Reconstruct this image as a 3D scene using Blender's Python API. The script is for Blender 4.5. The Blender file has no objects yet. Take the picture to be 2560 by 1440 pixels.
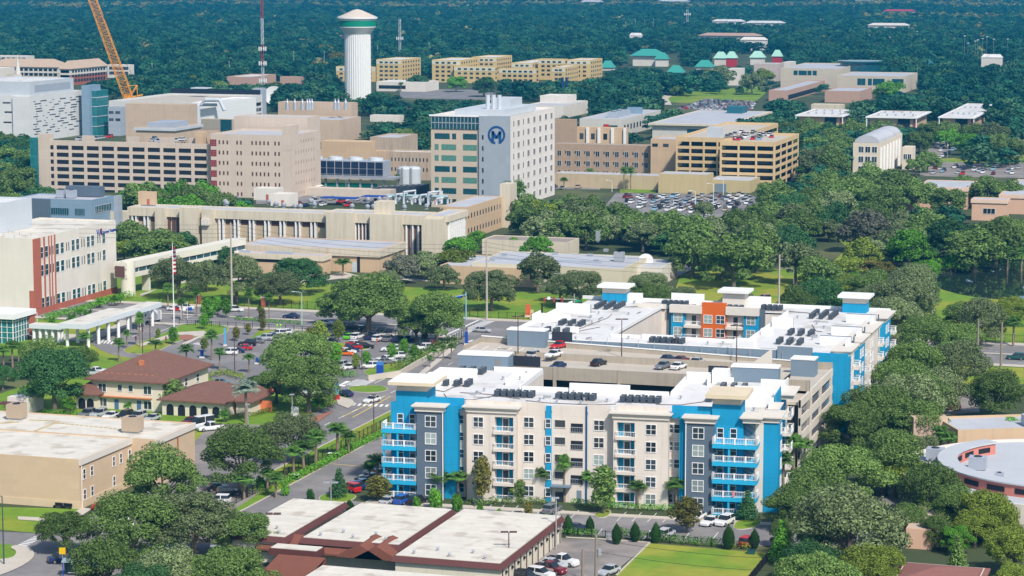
import bpy, math, random
from math import sin, cos, radians, pi, atan, sqrt, floor
R = random.Random(11)
SC = bpy.context.scene
COL = SC.collection
# ---------------------------------------------------------------- camera model (pinhole): pixel (2560x1440) -> point of the place
FO, CH, PIT, YAW = 6000.0, 97.0, atan(820/6000.0), radians(17.5)
CX, CY = 150.66, -401.47
def ray(px, py):
    x = (px-1280)/FO; y = (720-py)/FO
    dy = cos(PIT)+y*sin(PIT); dz = -sin(PIT)+y*cos(PIT)
    return (x*cos(YAW)-dy*sin(YAW), x*sin(YAW)+dy*cos(YAW), dz)
def G(px, py, z=0.0):
    d = ray(px, py); t = (z-CH)/d[2]
    return (CX+d[0]*t, CY+d[1]*t)
def PJ(X, Y, Z=0.0):
    a, b = X-CX, Y-CY; z = Z-CH
    x = a*cos(YAW)+b*sin(YAW); y = -a*sin(YAW)+b*cos(YAW)
    f = y*cos(PIT)-z*sin(PIT); u = y*sin(PIT)+z*cos(PIT)
    return (1280+FO*x/f, 720-FO*u/f)
def scale_at(X, Y):
    return FO/max(1, -(X-CX)*sin(YAW)+(Y-CY)*cos(YAW))
cam = bpy.data.objects.new('Camera', bpy.data.cameras.new('Camera')); COL.objects.link(cam)
cam.location = (CX, CY, CH); cam.rotation_euler = (pi/2-PIT, 0, YAW)
cam.data.sensor_width = 36; cam.data.lens = 36*FO/2560; cam.data.clip_end = 30000; cam.data.clip_start = 1
SC.camera = cam
# ---------------------------------------------------------------- light
SUN_EL, SUN_AZ = radians(46), radians(-46)          # azimuth from +X towards -Y
sd = (cos(SUN_EL)*cos(SUN_AZ), cos(SUN_EL)*sin(SUN_AZ), sin(SUN_EL))
sl = bpy.data.lights.new('sun', 'SUN'); sl.energy = 4.2; sl.angle = radians(3.5); sl.color = (1, .94, .86)
so = bpy.data.objects.new('sun', sl); COL.objects.link(so)
from mathutils import Vector
so.rotation_euler = Vector(sd).to_track_quat('Z', 'Y').to_euler()
W = bpy.data.worlds.new('World'); SC.world = W; W.use_nodes = True
wn = W.node_tree; bg = wn.nodes['Background']; sk = wn.nodes.new('ShaderNodeTexSky')
sk.sky_type = 'NISHITA'; sk.sun_disc = False; sk.sun_elevation = SUN_EL; sk.sun_rotation = radians(90)-SUN_AZ
wn.links.new(sk.outputs[0], bg.inputs[0]); bg.inputs[1].default_value = 0.125
vs = SC.view_settings; vs.view_transform = 'Standard'; vs.look = 'None'; vs.exposure = 0.27; vs.gamma = 1; vs.use_curve_mapping = False
cy = SC.cycles
cy.max_bounces = 5; cy.diffuse_bounces = 2; cy.glossy_bounces = 2; cy.transmission_bounces = 2; cy.transparent_max_bounces = 4; cy.volume_bounces = 0
cy.caustics_reflective = False; cy.caustics_refractive = False; cy.use_denoising = True
try: cy.denoiser = 'OPENIMAGEDENOISE'
except Exception: pass
cy.sample_clamp_indirect = 4
# ---------------------------------------------------------------- materials
MATS = {}
def mat(name, col, rough=.85, var=.10, scale=.25, joints=None, streak=0, metal=0, spec=.3, rnd=0, island=0, trans=0, jcol=.8, patch=None):
    if name in MATS: return MATS[name]
    m = bpy.data.materials.new(name); m.use_nodes = True; MATS[name] = m
    nt = m.node_tree; N = nt.nodes; Lk = nt.links
    b = N['Principled BSDF']; b.inputs['Roughness'].default_value = rough; b.inputs['Metallic'].default_value = metal
    b.inputs['Specular IOR Level'].default_value = spec
    tc = N.new('ShaderNodeTexCoord')
    def math_(op, a, b_=None, c=None):
        n = N.new('ShaderNodeMath'); n.operation = op
        for i, v in enumerate((a, b_, c)):
            if v is None: continue
            if hasattr(v, 'links'): Lk.new(v, n.inputs[i])
            else: n.inputs[i].default_value = v
        return n.outputs[0]
    val = None
    if var:
        n1 = N.new('ShaderNodeTexNoise'); n1.inputs['Scale'].default_value = scale; n1.inputs['Detail'].default_value = 6; n1.inputs['Roughness'].default_value = .65
        Lk.new(tc.outputs['Object'], n1.inputs['Vector'])
        val = math_('MULTIPLY_ADD', n1.outputs[0], 2*var*1.6, 1-var*1.6)
    if streak:
        mp = N.new('ShaderNodeMapping'); mp.inputs['Scale'].default_value = (1.2, 1.2, .06)
        n2 = N.new('ShaderNodeTexNoise'); n2.inputs['Scale'].default_value = 1; n2.inputs['Detail'].default_value = 4
        Lk.new(tc.outputs['Object'], mp.inputs[0]); Lk.new(mp.outputs[0], n2.inputs['Vector'])
        mr = N.new('ShaderNodeMapRange'); mr.inputs[1].default_value = .5; mr.inputs[2].default_value = .75; mr.inputs[3].default_value = 1; mr.inputs[4].default_value = 1-streak
        Lk.new(n2.outputs[0], mr.inputs[0])
        val = mr.outputs[0] if val is None else math_('MULTIPLY', val, mr.outputs[0])
    if rnd:
        oi = N.new('ShaderNodeObjectInfo'); q = math_('MULTIPLY_ADD', oi.outputs['Random'], 2*rnd, 1-rnd)
        val = q if val is None else math_('MULTIPLY', val, q)
    if island:
        ge = N.new('ShaderNodeNewGeometry'); q = math_('MULTIPLY_ADD', ge.outputs['Random Per Island'], 2*island, 1-island)
        val = q if val is None else math_('MULTIPLY', val, q)
    if joints:
        sx = N.new('ShaderNodeSeparateXYZ'); Lk.new(tc.outputs['Object'], sx.inputs[0])
        cb = N.new('ShaderNodeCombineXYZ'); Lk.new(math_('ADD', sx.outputs[0], sx.outputs[1]), cb.inputs[0]); Lk.new(sx.outputs[2] if joints[0] > 0 and not (len(joints) > 3) else sx.outputs[1], cb.inputs[1])
        if len(joints) > 3: Lk.new(sx.outputs[0], cb.inputs[0])
        bt = N.new('ShaderNodeTexBrick'); bt.offset = joints[2]; bt.inputs['Scale'].default_value = 1
        bt.inputs['Brick Width'].default_value = joints[0]; bt.inputs['Row Height'].default_value = joints[1]; bt.inputs['Mortar Size'].default_value = .05; bt.inputs['Mortar Smooth'].default_value = .3
        bt.inputs['Color1'].default_value = (1, 1, 1, 1); bt.inputs['Color2'].default_value = (.94, .94, .94, 1); bt.inputs['Mortar'].default_value = (jcol, jcol, jcol, 1)
        Lk.new(cb.outputs[0], bt.inputs['Vector'])
        q = N.new('ShaderNodeRGBToBW'); Lk.new(bt.outputs[0], q.inputs[0])
        val = q.outputs[0] if val is None else math_('MULTIPLY', val, q.outputs[0])
    base = None
    if patch:                                   # (colour, scale, threshold): real second colour in patches
        n3 = N.new('ShaderNodeTexNoise'); n3.inputs['Scale'].default_value = patch[1]; n3.inputs['Detail'].default_value = 5
        Lk.new(tc.outputs['Object'], n3.inputs['Vector'])
        mr = N.new('ShaderNodeMapRange'); mr.inputs[1].default_value = patch[2]-.06; mr.inputs[2].default_value = patch[2]+.06; Lk.new(n3.outputs[0], mr.inputs[0])
        mx = N.new('ShaderNodeMix'); mx.data_type = 'RGBA'; mx.inputs[6].default_value = (*col, 1); mx.inputs[7].default_value = (*patch[0], 1)
        Lk.new(mr.outputs[0], mx.inputs[0]); base = mx.outputs[2]
    if val is not None:
        vm = N.new('ShaderNodeVectorMath'); vm.operation = 'SCALE'
        if base is None: vm.inputs[0].default_value = col
        else: Lk.new(base, vm.inputs[0])
        Lk.new(val, vm.inputs['Scale']); base = vm.outputs[0]
    if base is None: b.inputs['Base Color'].default_value = (*col, 1)
    else: Lk.new(base, b.inputs['Base Color'])
    if trans:
        tr = N.new('ShaderNodeBsdfTranslucent'); ms = N.new('ShaderNodeMixShader'); ms.inputs[0].default_value = trans
        if base is None: tr.inputs[0].default_value = (*col, 1)
        else: Lk.new(base, tr.inputs[0])
        Lk.new(b.outputs[0], ms.inputs[1]); Lk.new(tr.outputs[0], ms.inputs[2])
        Lk.new(ms.outputs[0], N['Material Output'].inputs['Surface'])
    return m
M = mat
WHITE_ROOF = M('white_roof', (.68, .67, .655), .7, .08, .35, (3.5, 14, 0, 1), jcol=.90, patch=((.50, .48, .44), .16, .60))
GREY_ROOF = M('grey_roof', (.46, .47, .50), .8, .12, .12, (6, 9, 0, 1), jcol=.85)
BROWN_ROOF = M('gravel_roof', (.30, .26, .23), .9, .2, .3)
CREAM_ROOF = M('cream_membrane', (.66, .62, .54), .8, .14, .35, (30, 2.4, 0, 1), jcol=.76, patch=((.50, .45, .37), .25, .60))
BEIGE = M('beige_stucco', (.69, .62, .55), .9, .07, .4, (3.6, 3.16, 0), streak=.14, jcol=.9)
CREAM = M('cream_trim', (.66, .61, .54), .85, .05, .5)
CYAN = M('bright_blue_stucco', (.01, .29, .52), .8, .09, .4, (3.0, 3.16, 0), streak=.16, jcol=.88)
CYAN2 = M('cyan_slab', (.02, .38, .62), .75, .05, .5)
SLATE = M('slate_grey_siding', (.105, .145, .19), .8, .06, .5, (9, .35, 0), jcol=.85)
SLATE2 = M('grey_blue_panel', (.17, .23, .29), .8, .06, .4)
WHITE = M('white_paint', (.78, .78, .77), .6, .04, .5)
ORANGE = M('orange_stucco', (.62, .12, .012), .8, .05, .5)
CONC = M('concrete', (.40, .35, .28), .9, .12, .3, (9, 20, 0), streak=.15, jcol=.8)
DECK = M('deck_concrete', (.50, .45, .38), .9, .1, .15, (8.5, 5, 0, 1), jcol=.85)
DARK = M('dark_interior', (.012, .014, .022), .8, 0)  # near-black: shade inside openings put into the colour; also dark glass
GLASS = M('window_glass', (.03, .045, .06), .12, 0, spec=.7, rnd=.6)
GLASSB = M('blind_glass', (.22, .27, .26), .2, 0, spec=.6, rnd=.45)
TEAL = M('teal_glass', (.02, .16, .17), .12, .3, .4, (2.2, 3.6, 0), spec=.8, jcol=2.0)
TEALD = M('dark_teal_glass', (.012, .07, .09), .12, .4, .6, spec=.8)
TAN = M('tan_stucco', (.58, .42, .27), .9, .05, .3, (12, 3.0, 0), streak=.10, jcol=.93)
TAN2 = M('tan_panel', (.55, .42, .31), .9, .06, .3, (4.4, 3.1, 0), streak=.12, jcol=.88)
PINKT = M('pink_beige_panel', (.60, .50, .41), .9, .05, .3, (4.6, 4.4, 0), streak=.08, jcol=.86)
YELL = M('yellow_tan_concrete', (.60, .44, .24), .9, .05, .3, streak=.08)
BROWNB = M('brown_brick_wall', (.42, .30, .21), .9, .08, .3, (3, 1.2, .5), streak=.15, jcol=.9)
STAIN = M('stained_concrete', (.46, .36, .27), .9, .12, .3, streak=.35)
GREYW = M('grey_metal_panel', (.36, .40, .46), .55, .05, .3, (6, 2.4, 0), jcol=.85)
GREYW2 = M('pale_grey_panel', (.52, .56, .60), .55, .05, .3, (6, 2.4, 0), jcol=.9)
BLUEG = M('blue_grey_panel', (.22, .32, .42), .5, .06, .3, (7, 1.6, 0), jcol=.85)
OFFW = M('off_white_stucco', (.70, .65, .58), .9, .05, .3, (4.6, 4.4, 0), streak=.06, jcol=.92)
SAND = M('sand_precast', (.62, .55, .43), .9, .08, .25, (6, 30, 0), streak=.2, jcol=.85)
REDB = M('red_brick', (.40, .12, .075), .9, .1, .4)
BRICKT = M('rose_brick', (.46, .30, .23), .9, .08, .3)
MAROON = M('maroon_metal', (.125, .045, .04), .6, .08, .6, (.45, 30, 0), jcol=.75)
RUST = M('rust_shingle', (.19, .07, .045), .85, .12, .6)
TILE = M('brown_roof_tile', (.20, .10, .075), .9, .18, .9, (.5, .4, .5, 1), jcol=.75)
TERRA = M('terracotta', (.55, .20, .08), .85, .1, 1)
YDORM = M('yellow_dorm_wall', (.60, .44, .19), .85, .06, .2)
ASPH = M('asphalt', (.20, .19, .19), .9, .18, .5, patch=((.25, .235, .23), .07, .55))
ASPH2 = M('old_asphalt', (.27, .24, .22), .92, .16, .25, patch=((.20, .18, .17), .12, .55))
WALK = M('concrete_walk', (.52, .47, .40), .9, .08, .4)
PAINT = M('road_paint', (.75, .75, .73), .7, .12, 2)
YPAINT = M('yellow_road_paint', (.65, .48, .12), .7, .12, 2)
LAWN = M('lawn_grass', (.14, .25, .018), .95, .3, .35, patch=((.24, .28, .025), .045, .56))
LAWN2 = M('dry_lawn_grass', (.27, .29, .035), .95, .2, .3, patch=((.15, .26, .02), .06, .52))
SOIL = M('ground_cover', (.055, .075, .03), .98, .3, .05, patch=((.12, .13, .05), .02, .6))
MULCH = M('red_mulch', (.33, .14, .10), .95, .15, 1)
BLACK = M('black_metal', (.015, .015, .018), .5, 0)
STEEL = M('galvanised_steel', (.42, .44, .47), .5, .1, 1, metal=.4)
WOOD = M('weathered_wood', (.26, .22, .18), .9, .12, 2)
BARK = M('bark', (.17, .14, .11), .95, .2, 1)
PBARK = M('palm_bark', (.24, .18, .13), .95, .2, 1)
BLUE = M('royal_blue', (.01, .06, .32), .6, .05, 1)
GREENR = M('green_metal_roof', (.05, .31, .25), .6, .08, .3)
RED = M('red_paint', (.45, .02, .025), .6, .04, 1)
ORC = M('crane_orange', (.68, .30, .04), .6, .1, .5)
WATER = M('pond_water', (.02, .035, .028), .03, .3, .1, spec=.9)
ACM = M('condenser_case', (.05, .065, .085), .6, .1, 2)
ACT = M('condenser_top', (.16, .17, .18), .6, .1, 3)
# ---------------------------------------------------------------- mesh helpers
class MB:
    def __init__(s): s.v = []; s.f = []; s.m = []; s.mi = 0
    def add(s, vs, fs):
        o = len(s.v); s.v += vs; s.f += [tuple(i+o for i in f) for f in fs]; s.m += [s.mi]*len(fs); return s
    def box(s, x0, x1, y0, y1, z0, z1):
        return s.add([(x0,y0,z0),(x1,y0,z0),(x1,y1,z0),(x0,y1,z0),(x0,y0,z1),(x1,y0,z1),(x1,y1,z1),(x0,y1,z1)],
                     [(0,3,2,1),(4,5,6,7),(0,1,5,4),(1,2,6,5),(2,3,7,6),(3,0,4,7)])
    def ring(s, x0, x1, y0, y1, z0, z1, t):         # hollow rectangular band (mitred as one loop)
        o = [(x0,y0),(x1,y0),(x1,y1),(x0,y1)]; i = [(x0+t,y0+t),(x1-t,y0+t),(x1-t,y1-t),(x0+t,y1-t)]
        vs = [(*p, z0) for p in o]+[(*p, z1) for p in o]+[(*p, z0) for p in i]+[(*p, z1) for p in i]
        fs = []
        for k in range(4):
            n = (k+1) % 4
            fs += [(k, n, 4+n, 4+k), (8+n, 8+k, 12+k, 12+n), (4+k, 4+n, 12+n, 12+k), (n, k, 8+k, 8+n)]
        return s.add(vs, fs)
    def prism(s, pts, z0, z1):
        n = len(pts)
        a = sum(pts[i][0]*pts[(i+1) % n][1]-pts[(i+1) % n][0]*pts[i][1] for i in range(n))
        if a < 0: pts = pts[::-1]
        return s.add([(x, y, z0) for x, y in pts]+[(x, y, z1) for x, y in pts],
                     [tuple(range(n-1, -1, -1)), tuple(range(n, 2*n))]+[(i, (i+1) % n, n+(i+1) % n, n+i) for i in range(n)])
    def quad(s, *p): return s.add(list(p), [tuple(range(len(p)))])
    def tube(s, pts, rs, n=8, cap=True):
        if not isinstance(rs, (list, tuple)): rs = [rs]*len(pts)
        vs = []; fs = []
        for i, p in enumerate(pts):
            p = Vector(p); a = Vector(pts[max(0, i-1)]); b = Vector(pts[min(len(pts)-1, i+1)])
            d = (b-a).normalized(); q = Vector((0, 0, 1)) if abs(d.z) < .9 else Vector((1, 0, 0))
            x = d.cross(q).normalized(); y = x.cross(d)
            for k in range(n):
                t = 2*pi*k/n; c = p+(x*cos(t)+y*sin(t))*rs[i]; vs.append(tuple(c))
        for i in range(len(pts)-1):
            for k in range(n):
                m = (k+1) % n; fs.append((i*n+k, (i+1)*n+k, (i+1)*n+m, i*n+m))
        if cap: fs += [tuple(range(n)), tuple((len(pts)-1)*n+k for k in range(n-1, -1, -1))]
        return s.add(vs, fs)
    def lathe(s, prof, n=32, cx=0, cy=0):
        vs = [(cx+r*cos(2*pi*k/n), cy+r*sin(2*pi*k/n), z) for r, z in prof for k in range(n)]
        fs = [(i*n+k, i*n+(k+1) % n, (i+1)*n+(k+1) % n, (i+1)*n+k) for i in range(len(prof)-1) for k in range(n)]
        return s.add(vs, fs)
    def mesh(s, name, mats):
        me = bpy.data.meshes.new(name); me.from_pydata(s.v, [], s.f)
        for m in (mats if isinstance(mats, (list, tuple)) else [mats]): me.materials.append(m)
        if any(s.m): me.polygons.foreach_set('material_index', s.m)
        me.update(); return me
ALLTOP = []
def link(name, me, parent=None, loc=(0, 0, 0), rz=0):
    o = bpy.data.objects.new(name, me); COL.objects.link(o)
    if parent is not None: o.parent = parent
    o.location = loc
    if rz: o.rotation_euler = (0, 0, rz)
    return o
def tag(o, label, cat, group=None, kind=None):
    o['label'] = label; o['category'] = cat
    if group: o['group'] = group
    if kind: o['kind'] = kind
    return o
def thing(name, label, cat, loc=(0, 0, 0), rz=0, group=None):
    if len(loc) == 2: loc = (loc[0], loc[1], 0)
    return tag(link(name, None, None, loc, rz), label, cat, group)
def part(root, name, mb, m, loc=(0, 0, 0), rz=0, label=None):
    o = link(name, mb if isinstance(mb, bpy.types.Mesh) else mb.mesh(name, m), root, loc, rz)
    if label: o['label'] = label
    return o
def one(name, mb, m, label, cat, loc=(0, 0, 0), rz=0, group=None, kind=None):
    if len(loc) == 2: loc = (loc[0], loc[1], 0)
    return tag(link(name, mb if isinstance(mb, bpy.types.Mesh) else mb.mesh(name, m), None, loc, rz), label, cat, group, kind)
def struct(name, mb, m, loc=(0, 0, 0)):
    o = link(name, mb.mesh(name, m), None, loc); o['kind'] = 'structure'; return o
def copy_tree(o, parent=None):
    c = o.copy(); COL.objects.link(c); c.parent = parent
    for ch in list(o.children): copy_tree(ch, c)
    return c
FOOT = []                                           # footprints kept clear of auto-grown woods: list of polygons
def inpoly(x, y, P):
    r = False; n = len(P); j = n-1
    for i in range(n):
        xi, yi = P[i]; xj, yj = P[j]
        if (yi > y) != (yj > y) and x < (xj-xi)*(y-yi)/(yj-yi)+xi: r = not r
        j = i
    return r
def bis(f, a, b, inc=True):
    for _ in range(60):
        m = (a+b)/2
        if (f(m) > 0) == inc: b = m
        else: a = m
    return (a+b)/2
# ---------------------------------------------------------------- buildings
WCACHE = {}
def win_mesh(w, h, frame, glass, mull, face):
    k = (round(w, 2), round(h, 2), frame and frame.name, glass.name, mull, face)
    if k in WCACHE: return WCACHE[k]
    fm = None
    def bx(mb, a0, a1, z0, z1, d0, d1):              # d = how proud of the wall
        if face == 'F': mb.box(a0, a1, -d1, -d0, z0, z1)
        elif face == 'R': mb.box(d0, d1, a0, a1, z0, z1)
        elif face == 'B': mb.box(a0, a1, d0, d1, z0, z1)
        else: mb.box(-d1, -d0, a0, a1, z0, z1)
    g = MB(); bx(g, -w/2, w/2, -h/2, h/2, -.05, .02); gm = g.mesh('pane', glass)
    if frame:
        f = MB(); t = .11
        bx(f, -w/2-t, w/2+t, h/2, h/2+t, 0, .09); bx(f, -w/2-t, w/2+t, -h/2-t, -h/2, 0, .12)
        bx(f, -w/2-t, -w/2, -h/2, h/2, 0, .09); bx(f, w/2, w/2+t, -h/2, h/2, 0, .09)
        if mull:
            nv, nh = mull
            for i in range(1, nv):
                x = -w/2+w*i/nv; bx(f, x-.05, x+.05, -h/2, h/2, .02, .075)
            for i in range(1, nh):
                z = -h/2+h*i/nh; bx(f, -w/2, w/2, z-.04, z+.04, .02, .07)
        fm = f.mesh('frame', frame)
    WCACHE[k] = (gm, fm); return WCACHE[k]
class Bld:
    def __init__(s, name, label, cat, N, z, xl, xr, wall, roof, par=.7, yaw=0, z0=0, group=None, t=.35, root=None, O=None, Lu=None, Lv=None, shell=True):
        s.e1 = (cos(yaw), sin(yaw)); s.e2 = (-sin(yaw), cos(yaw)); s.z = z; s.z0 = z0
        if O is None:
            C = G(N[0], N[1], z)
            s.Lu = bis(lambda t_: PJ(C[0]-s.e1[0]*t_, C[1]-s.e1[1]*t_, z)[0]-xl, 0, 900, False)
            s.Lv = bis(lambda t_: PJ(C[0]+s.e2[0]*t_, C[1]+s.e2[1]*t_, z)[0]-xr, 0, 900, True)
            O = (C[0]-s.e1[0]*s.Lu, C[1]-s.e1[1]*s.Lu)
        else: s.Lu, s.Lv = Lu, Lv
        s.O = O; s.N = N or (0, 0); s.yaw = yaw
        s.root = root or thing(name, label, cat, (O[0], O[1], z0), yaw, group)
        s.off = (O[0]-s.root.location[0], O[1]-s.root.location[1])
        FOOT.append([s.w(-3, -3), s.w(s.Lu+3, -3), s.w(s.Lu+3, s.Lv+3), s.w(-3, s.Lv+3)])
        if shell:
            zt = z-z0; mb = MB(); mb.box(0, s.Lu, 0, s.Lv, -1 if z0 == 0 else 0, zt-par)
            if par > 0: mb.ring(0, s.Lu, 0, s.Lv, zt-par, zt, t)
            s.part('wall', mb, wall)
            s.part('roof', MB().box(t, s.Lu-t, t, s.Lv-t, zt-par-.3, zt-par+.06), roof)
    def w(s, x, y): return (s.O[0]+x*s.e1[0]+y*s.e2[0], s.O[1]+x*s.e1[1]+y*s.e2[1])
    def part(s, name, mb, m, loc=(0, 0, 0), rz=0, label=None, parent=None):
        if parent is None: loc = (loc[0]+s.off[0], loc[1]+s.off[1], loc[2])
        return part(parent or s.root, name, mb, m, loc, rz, label)
    def split(s, name, mb, m, label=None):            # every loose piece of mb becomes a part of its own
        par = list(range(len(mb.v)))
        def fd(i):
            while par[i] != i: par[i] = par[par[i]]; i = par[i]
            return i
        for f in mb.f:
            for i in f[1:]: par[fd(i)] = fd(f[0])
        gr = {}
        for f in mb.f: gr.setdefault(fd(f[0]), []).append(f)
        for fs in gr.values():
            ids = sorted({i for f in fs for i in f}); mp = {i: k for k, i in enumerate(ids)}
            q = MB(); q.add([mb.v[i] for i in ids], [tuple(mp[i] for i in f) for f in fs]); s.part(name, q, m, label=label)
    def box(s, name, x0, x1, y0, y1, z0, z1, m, label=None): return s.part(name, MB().box(x0, x1, y0, y1, z0-s.z0, z1-s.z0), m, label=label)
    def fx(s, px, y=0.0, py=None):                    # pixel column -> local x on the plane at local depth y
        d = ray(px, py if py is not None else s.N[1]); nx = d[0]*s.e2[0]+d[1]*s.e2[1]
        c = (s.O[0]-CX)*s.e2[0]+(s.O[1]-CY)*s.e2[1]+y; t = c/nx
        return (CX+d[0]*t-s.O[0])*s.e1[0]+(CY+d[1]*t-s.O[1])*s.e1[1]
    def ry(s, px, py=None, x=None):                   # pixel column -> local y on the right-hand plane
        x = s.Lu if x is None else x
        d = ray(px, py if py is not None else s.N[1]); nx = d[0]*s.e1[0]+d[1]*s.e1[1]
        c = (s.O[0]-CX)*s.e1[0]+(s.O[1]-CY)*s.e1[1]+x; t = c/nx
        return (CX+d[0]*t-s.O[0])*s.e2[0]+(CY+d[1]*t-s.O[1])*s.e2[1]
    def win(s, face, a, z, w, h, glass=None, frame=WHITE, mull=None, d=0.0, name='window', lim=True):
        glass = glass or GLASS
        gm, fm = win_mesh(w, h, frame, glass, mull, face)
        loc = {'F': (a, -d, z), 'R': (s.Lu+d, a, z), 'B': (a, s.Lv+d, z), 'L': (-d, a, z)}[face]
        o = s.part(name, gm, None, (loc[0], loc[1], loc[2]-s.z0))
        if fm: link('frame', fm, o)
        return o
    def grid(s, face, cols, zs, w, h, **k):
        for z in zs:
            for a in cols: s.win(face, a, z, w, h, **k)
    def even(s, face, n, zs, w, h, m0=2.0, **k):
        Lf = s.Lu if face in 'FB' else s.Lv
        s.grid(face, [m0+(Lf-2*m0)*(i+.5)/n for i in range(n)], zs, w, h, **k)
def fillstrip(bd, face, n, zs, w, h, mb=None, m0=2.0, dep=.03):
    """far facade: all slots of it gathered as one part (too small to show singly)"""
    mb = MB(); Lf = bd.Lu if face in 'FB' else bd.Lv
    for z in zs:
        for i in range(n):
            a = m0+(Lf-2*m0)*(i+.5)/n
            if face == 'F': mb.box(a-w/2, a+w/2, -dep, .1, z-h/2-bd.z0, z+h/2-bd.z0)
            else: mb.box(bd.Lu-.1, bd.Lu+dep, a-w/2, a+w/2, z-h/2-bd.z0, z+h/2-bd.z0)
    return mb
def rooftop_unit(x, y, z, w, d, h, label, m=None, rz=0, group='rooftop air handlers'):
    r = thing('rooftop_unit', label, 'air handler', (x, y, z), rz, group)
    part(r, 'casing', MB().box(-w/2, w/2, -d/2, d/2, .35, h), m or M('unit_metal', (.5, .48, .44), .6, .1, 1))
    part(r, 'curb', MB().box(-w/2+.2, w/2-.2, -d/2+.2, d/2-.2, -.1, .35), STEEL)
    part(r, 'fan_guard', MB().lathe([(0, h+.12), (min(w, d)*.28, h+.12), (min(w, d)*.3, h)], 12), BLACK)
    return r
# ================================================================ setting
def poly(name, pts, m, z, kind='structure', px=True, label=None, cat=None):
    P = [G(*p) for p in pts] if px else pts
    a = sum(P[i][0]*P[(i+1) % len(P)][1]-P[(i+1) % len(P)][0]*P[i][1] for i in range(len(P)))
    if a < 0: P = P[::-1]
    me = bpy.data.meshes.new(name); me.from_pydata([(x, y, z) for x, y in P], [], [tuple(range(len(P)))]); me.materials.append(m)
    o = link(name, me); o['kind'] = kind
    if label: o['label'] = label; o['category'] = cat
    return o
def rect(name, u0, u1, v0, v1, m, z): return poly(name, [(u0, v0), (u1, v0), (u1, v1), (u0, v1)], m, z, px=False)
def kerb(name, pts, w=.25, h=.14, closed=False, px=True, m=None):
    P = [G(*p) for p in pts] if px else pts
    mb = MB(); n = len(P); seg = n if closed else n-1
    offs = []
    for i in range(n):
        a = P[(i-1) % n] if (closed or i > 0) else P[i]; b = P[(i+1) % n] if (closed or i < n-1) else P[i]
        dx, dy = b[0]-a[0], b[1]-a[1]; l = max(.001, sqrt(dx*dx+dy*dy)); offs.append((-dy/l*w/2, dx/l*w/2))
    vs = []
    for (x, y), (ox, oy) in zip(P, offs): vs += [(x-ox, y-oy, 0), (x+ox, y+oy, 0), (x+ox, y+oy, h), (x-ox, y-oy, h)]
    fs = []
    for i in range(seg):
        a = 4*i; b = 4*((i+1) % n); fs += [(a+3, b+3, b+2, a+2), (a, b, b+3, a+3), (a+1, a+2, b+2, b+1)]
    mb.add(vs, fs); return struct(name, mb, m or WALK)
def smooth(pts, k=3):
    for _ in range(k):
        q = []; n = len(pts)
        for i in range(n):
            a, b = pts[i], pts[(i+1) % n]; q += [(a[0]*.75+b[0]*.25, a[1]*.75+b[1]*.25), (a[0]*.25+b[0]*.75, a[1]*.25+b[1]*.75)]
        pts = q
    return pts
mb = MB(); mb.quad((-14000, -900, 0), (6000, -900, 0), (6000, 16000, 0), (-14000, 16000, 0)); struct('ground', mb, SOIL)
# lawns
rect('lawn', -420, 420, 214.6, 268, LAWN, .012)
poly('lawn', [(1690, 720), (1700, 690), (1760, 668), (2060, 675), (2120, 620), (2080, 585), (2140, 590), (2100, 700), (1960, 770), (1690, 770)], LAWN2, .016)
poly('lawn', [(2300, 690), (2560, 640), (2560, 760), (2300, 800)], LAWN, .016)
poly('lawn', [(2400, 900), (2560, 910), (2560, 960), (2360, 980)], LAWN2, .016)
rect('lawn', -260, -45, 120, 178, LAWN, .012)
rect('lawn', -120, -42, 22, 120, LAWN, .010)
rect('lawn', -28.6, -20.9, -20, 178, LAWN, .012)
rect('lawn', 68.6, 96, -60, 178, SOIL, .012)
poly('lawn', [(0, 1268), (205, 1272), (190, 1300), (130, 1335), (0, 1325)], LAWN, .015)
poly('lawn', [(0, 1360), (30, 1362), (55, 1382), (40, 1398), (0, 1412)], LAWN, .05)
poly('lawn', [(1622, 1358), (1938, 1385), (1850, 1460), (1520, 1460)], LAWN2, .015)
poly('lawn', [(1655, 235), (1900, 215), (1915, 232), (1880, 262), (1660, 255)], LAWN, .015)
poly('lawn', [(2300, 400), (2560, 385), (2560, 408), (2320, 412)], LAWN2, .015)
poly('lawn', [(1550, 470), (1640, 472), (1640, 482), (1550, 482)], LAWN, .015)
# main road
rect('road', -700, 700, 181, 211.6, ASPH, .02)
rect('pavement', -420, 420, 211.6, 214.6, WALK, .14); rect('pavement', -420, -46, 177.6, 180.6, WALK, .14); rect('pavement', -26, 420, 177.6, 180.6, WALK, .14)
kerb('kerb', [(-420, 211.5), (420, 211.5)], px=False); kerb('kerb', [(-420, 180.9), (-46, 180.9)], px=False); kerb('kerb', [(-26, 180.9), (420, 180.9)], px=False)
rect('median', -420, -62, 195.4, 197.0, WALK, .12); rect('median', -14, 420, 195.4, 197.0, WALK, .12)
mb = MB()
for u0 in range(-400, 400, 9):
    if -62 < u0 < -20: continue
    for v in (184.6, 188.2, 191.8, 200.5, 204.1, 207.7): mb.quad((u0, v-.07, 0), (u0+3, v-.07, 0), (u0+3, v+.07, 0), (u0, v+.07, 0))
for v0, v1 in ((179, 181), ):
    pass
for k in range(9):                                  # zebra over the side street mouth, and over the main road
    mb.quad((-43+k*1.7, 174.6, 0), (-42.3+k*1.7, 174.6, 0), (-42.3+k*1.7, 178, 0), (-43+k*1.7, 178, 0))
for k in range(14): mb.quad((-50.5, 182+k*2.1, 0), (-47.2, 182+k*2.1, 0), (-47.2, 183+k*2.1, 0), (-50.5, 183+k*2.1, 0))
for v in (182, 198): mb.quad((-52.3, v, 0), (-51.7, v, 0), (-51.7, v+13, 0), (-52.3, v+13, 0))
for q in mb.v: pass
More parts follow.
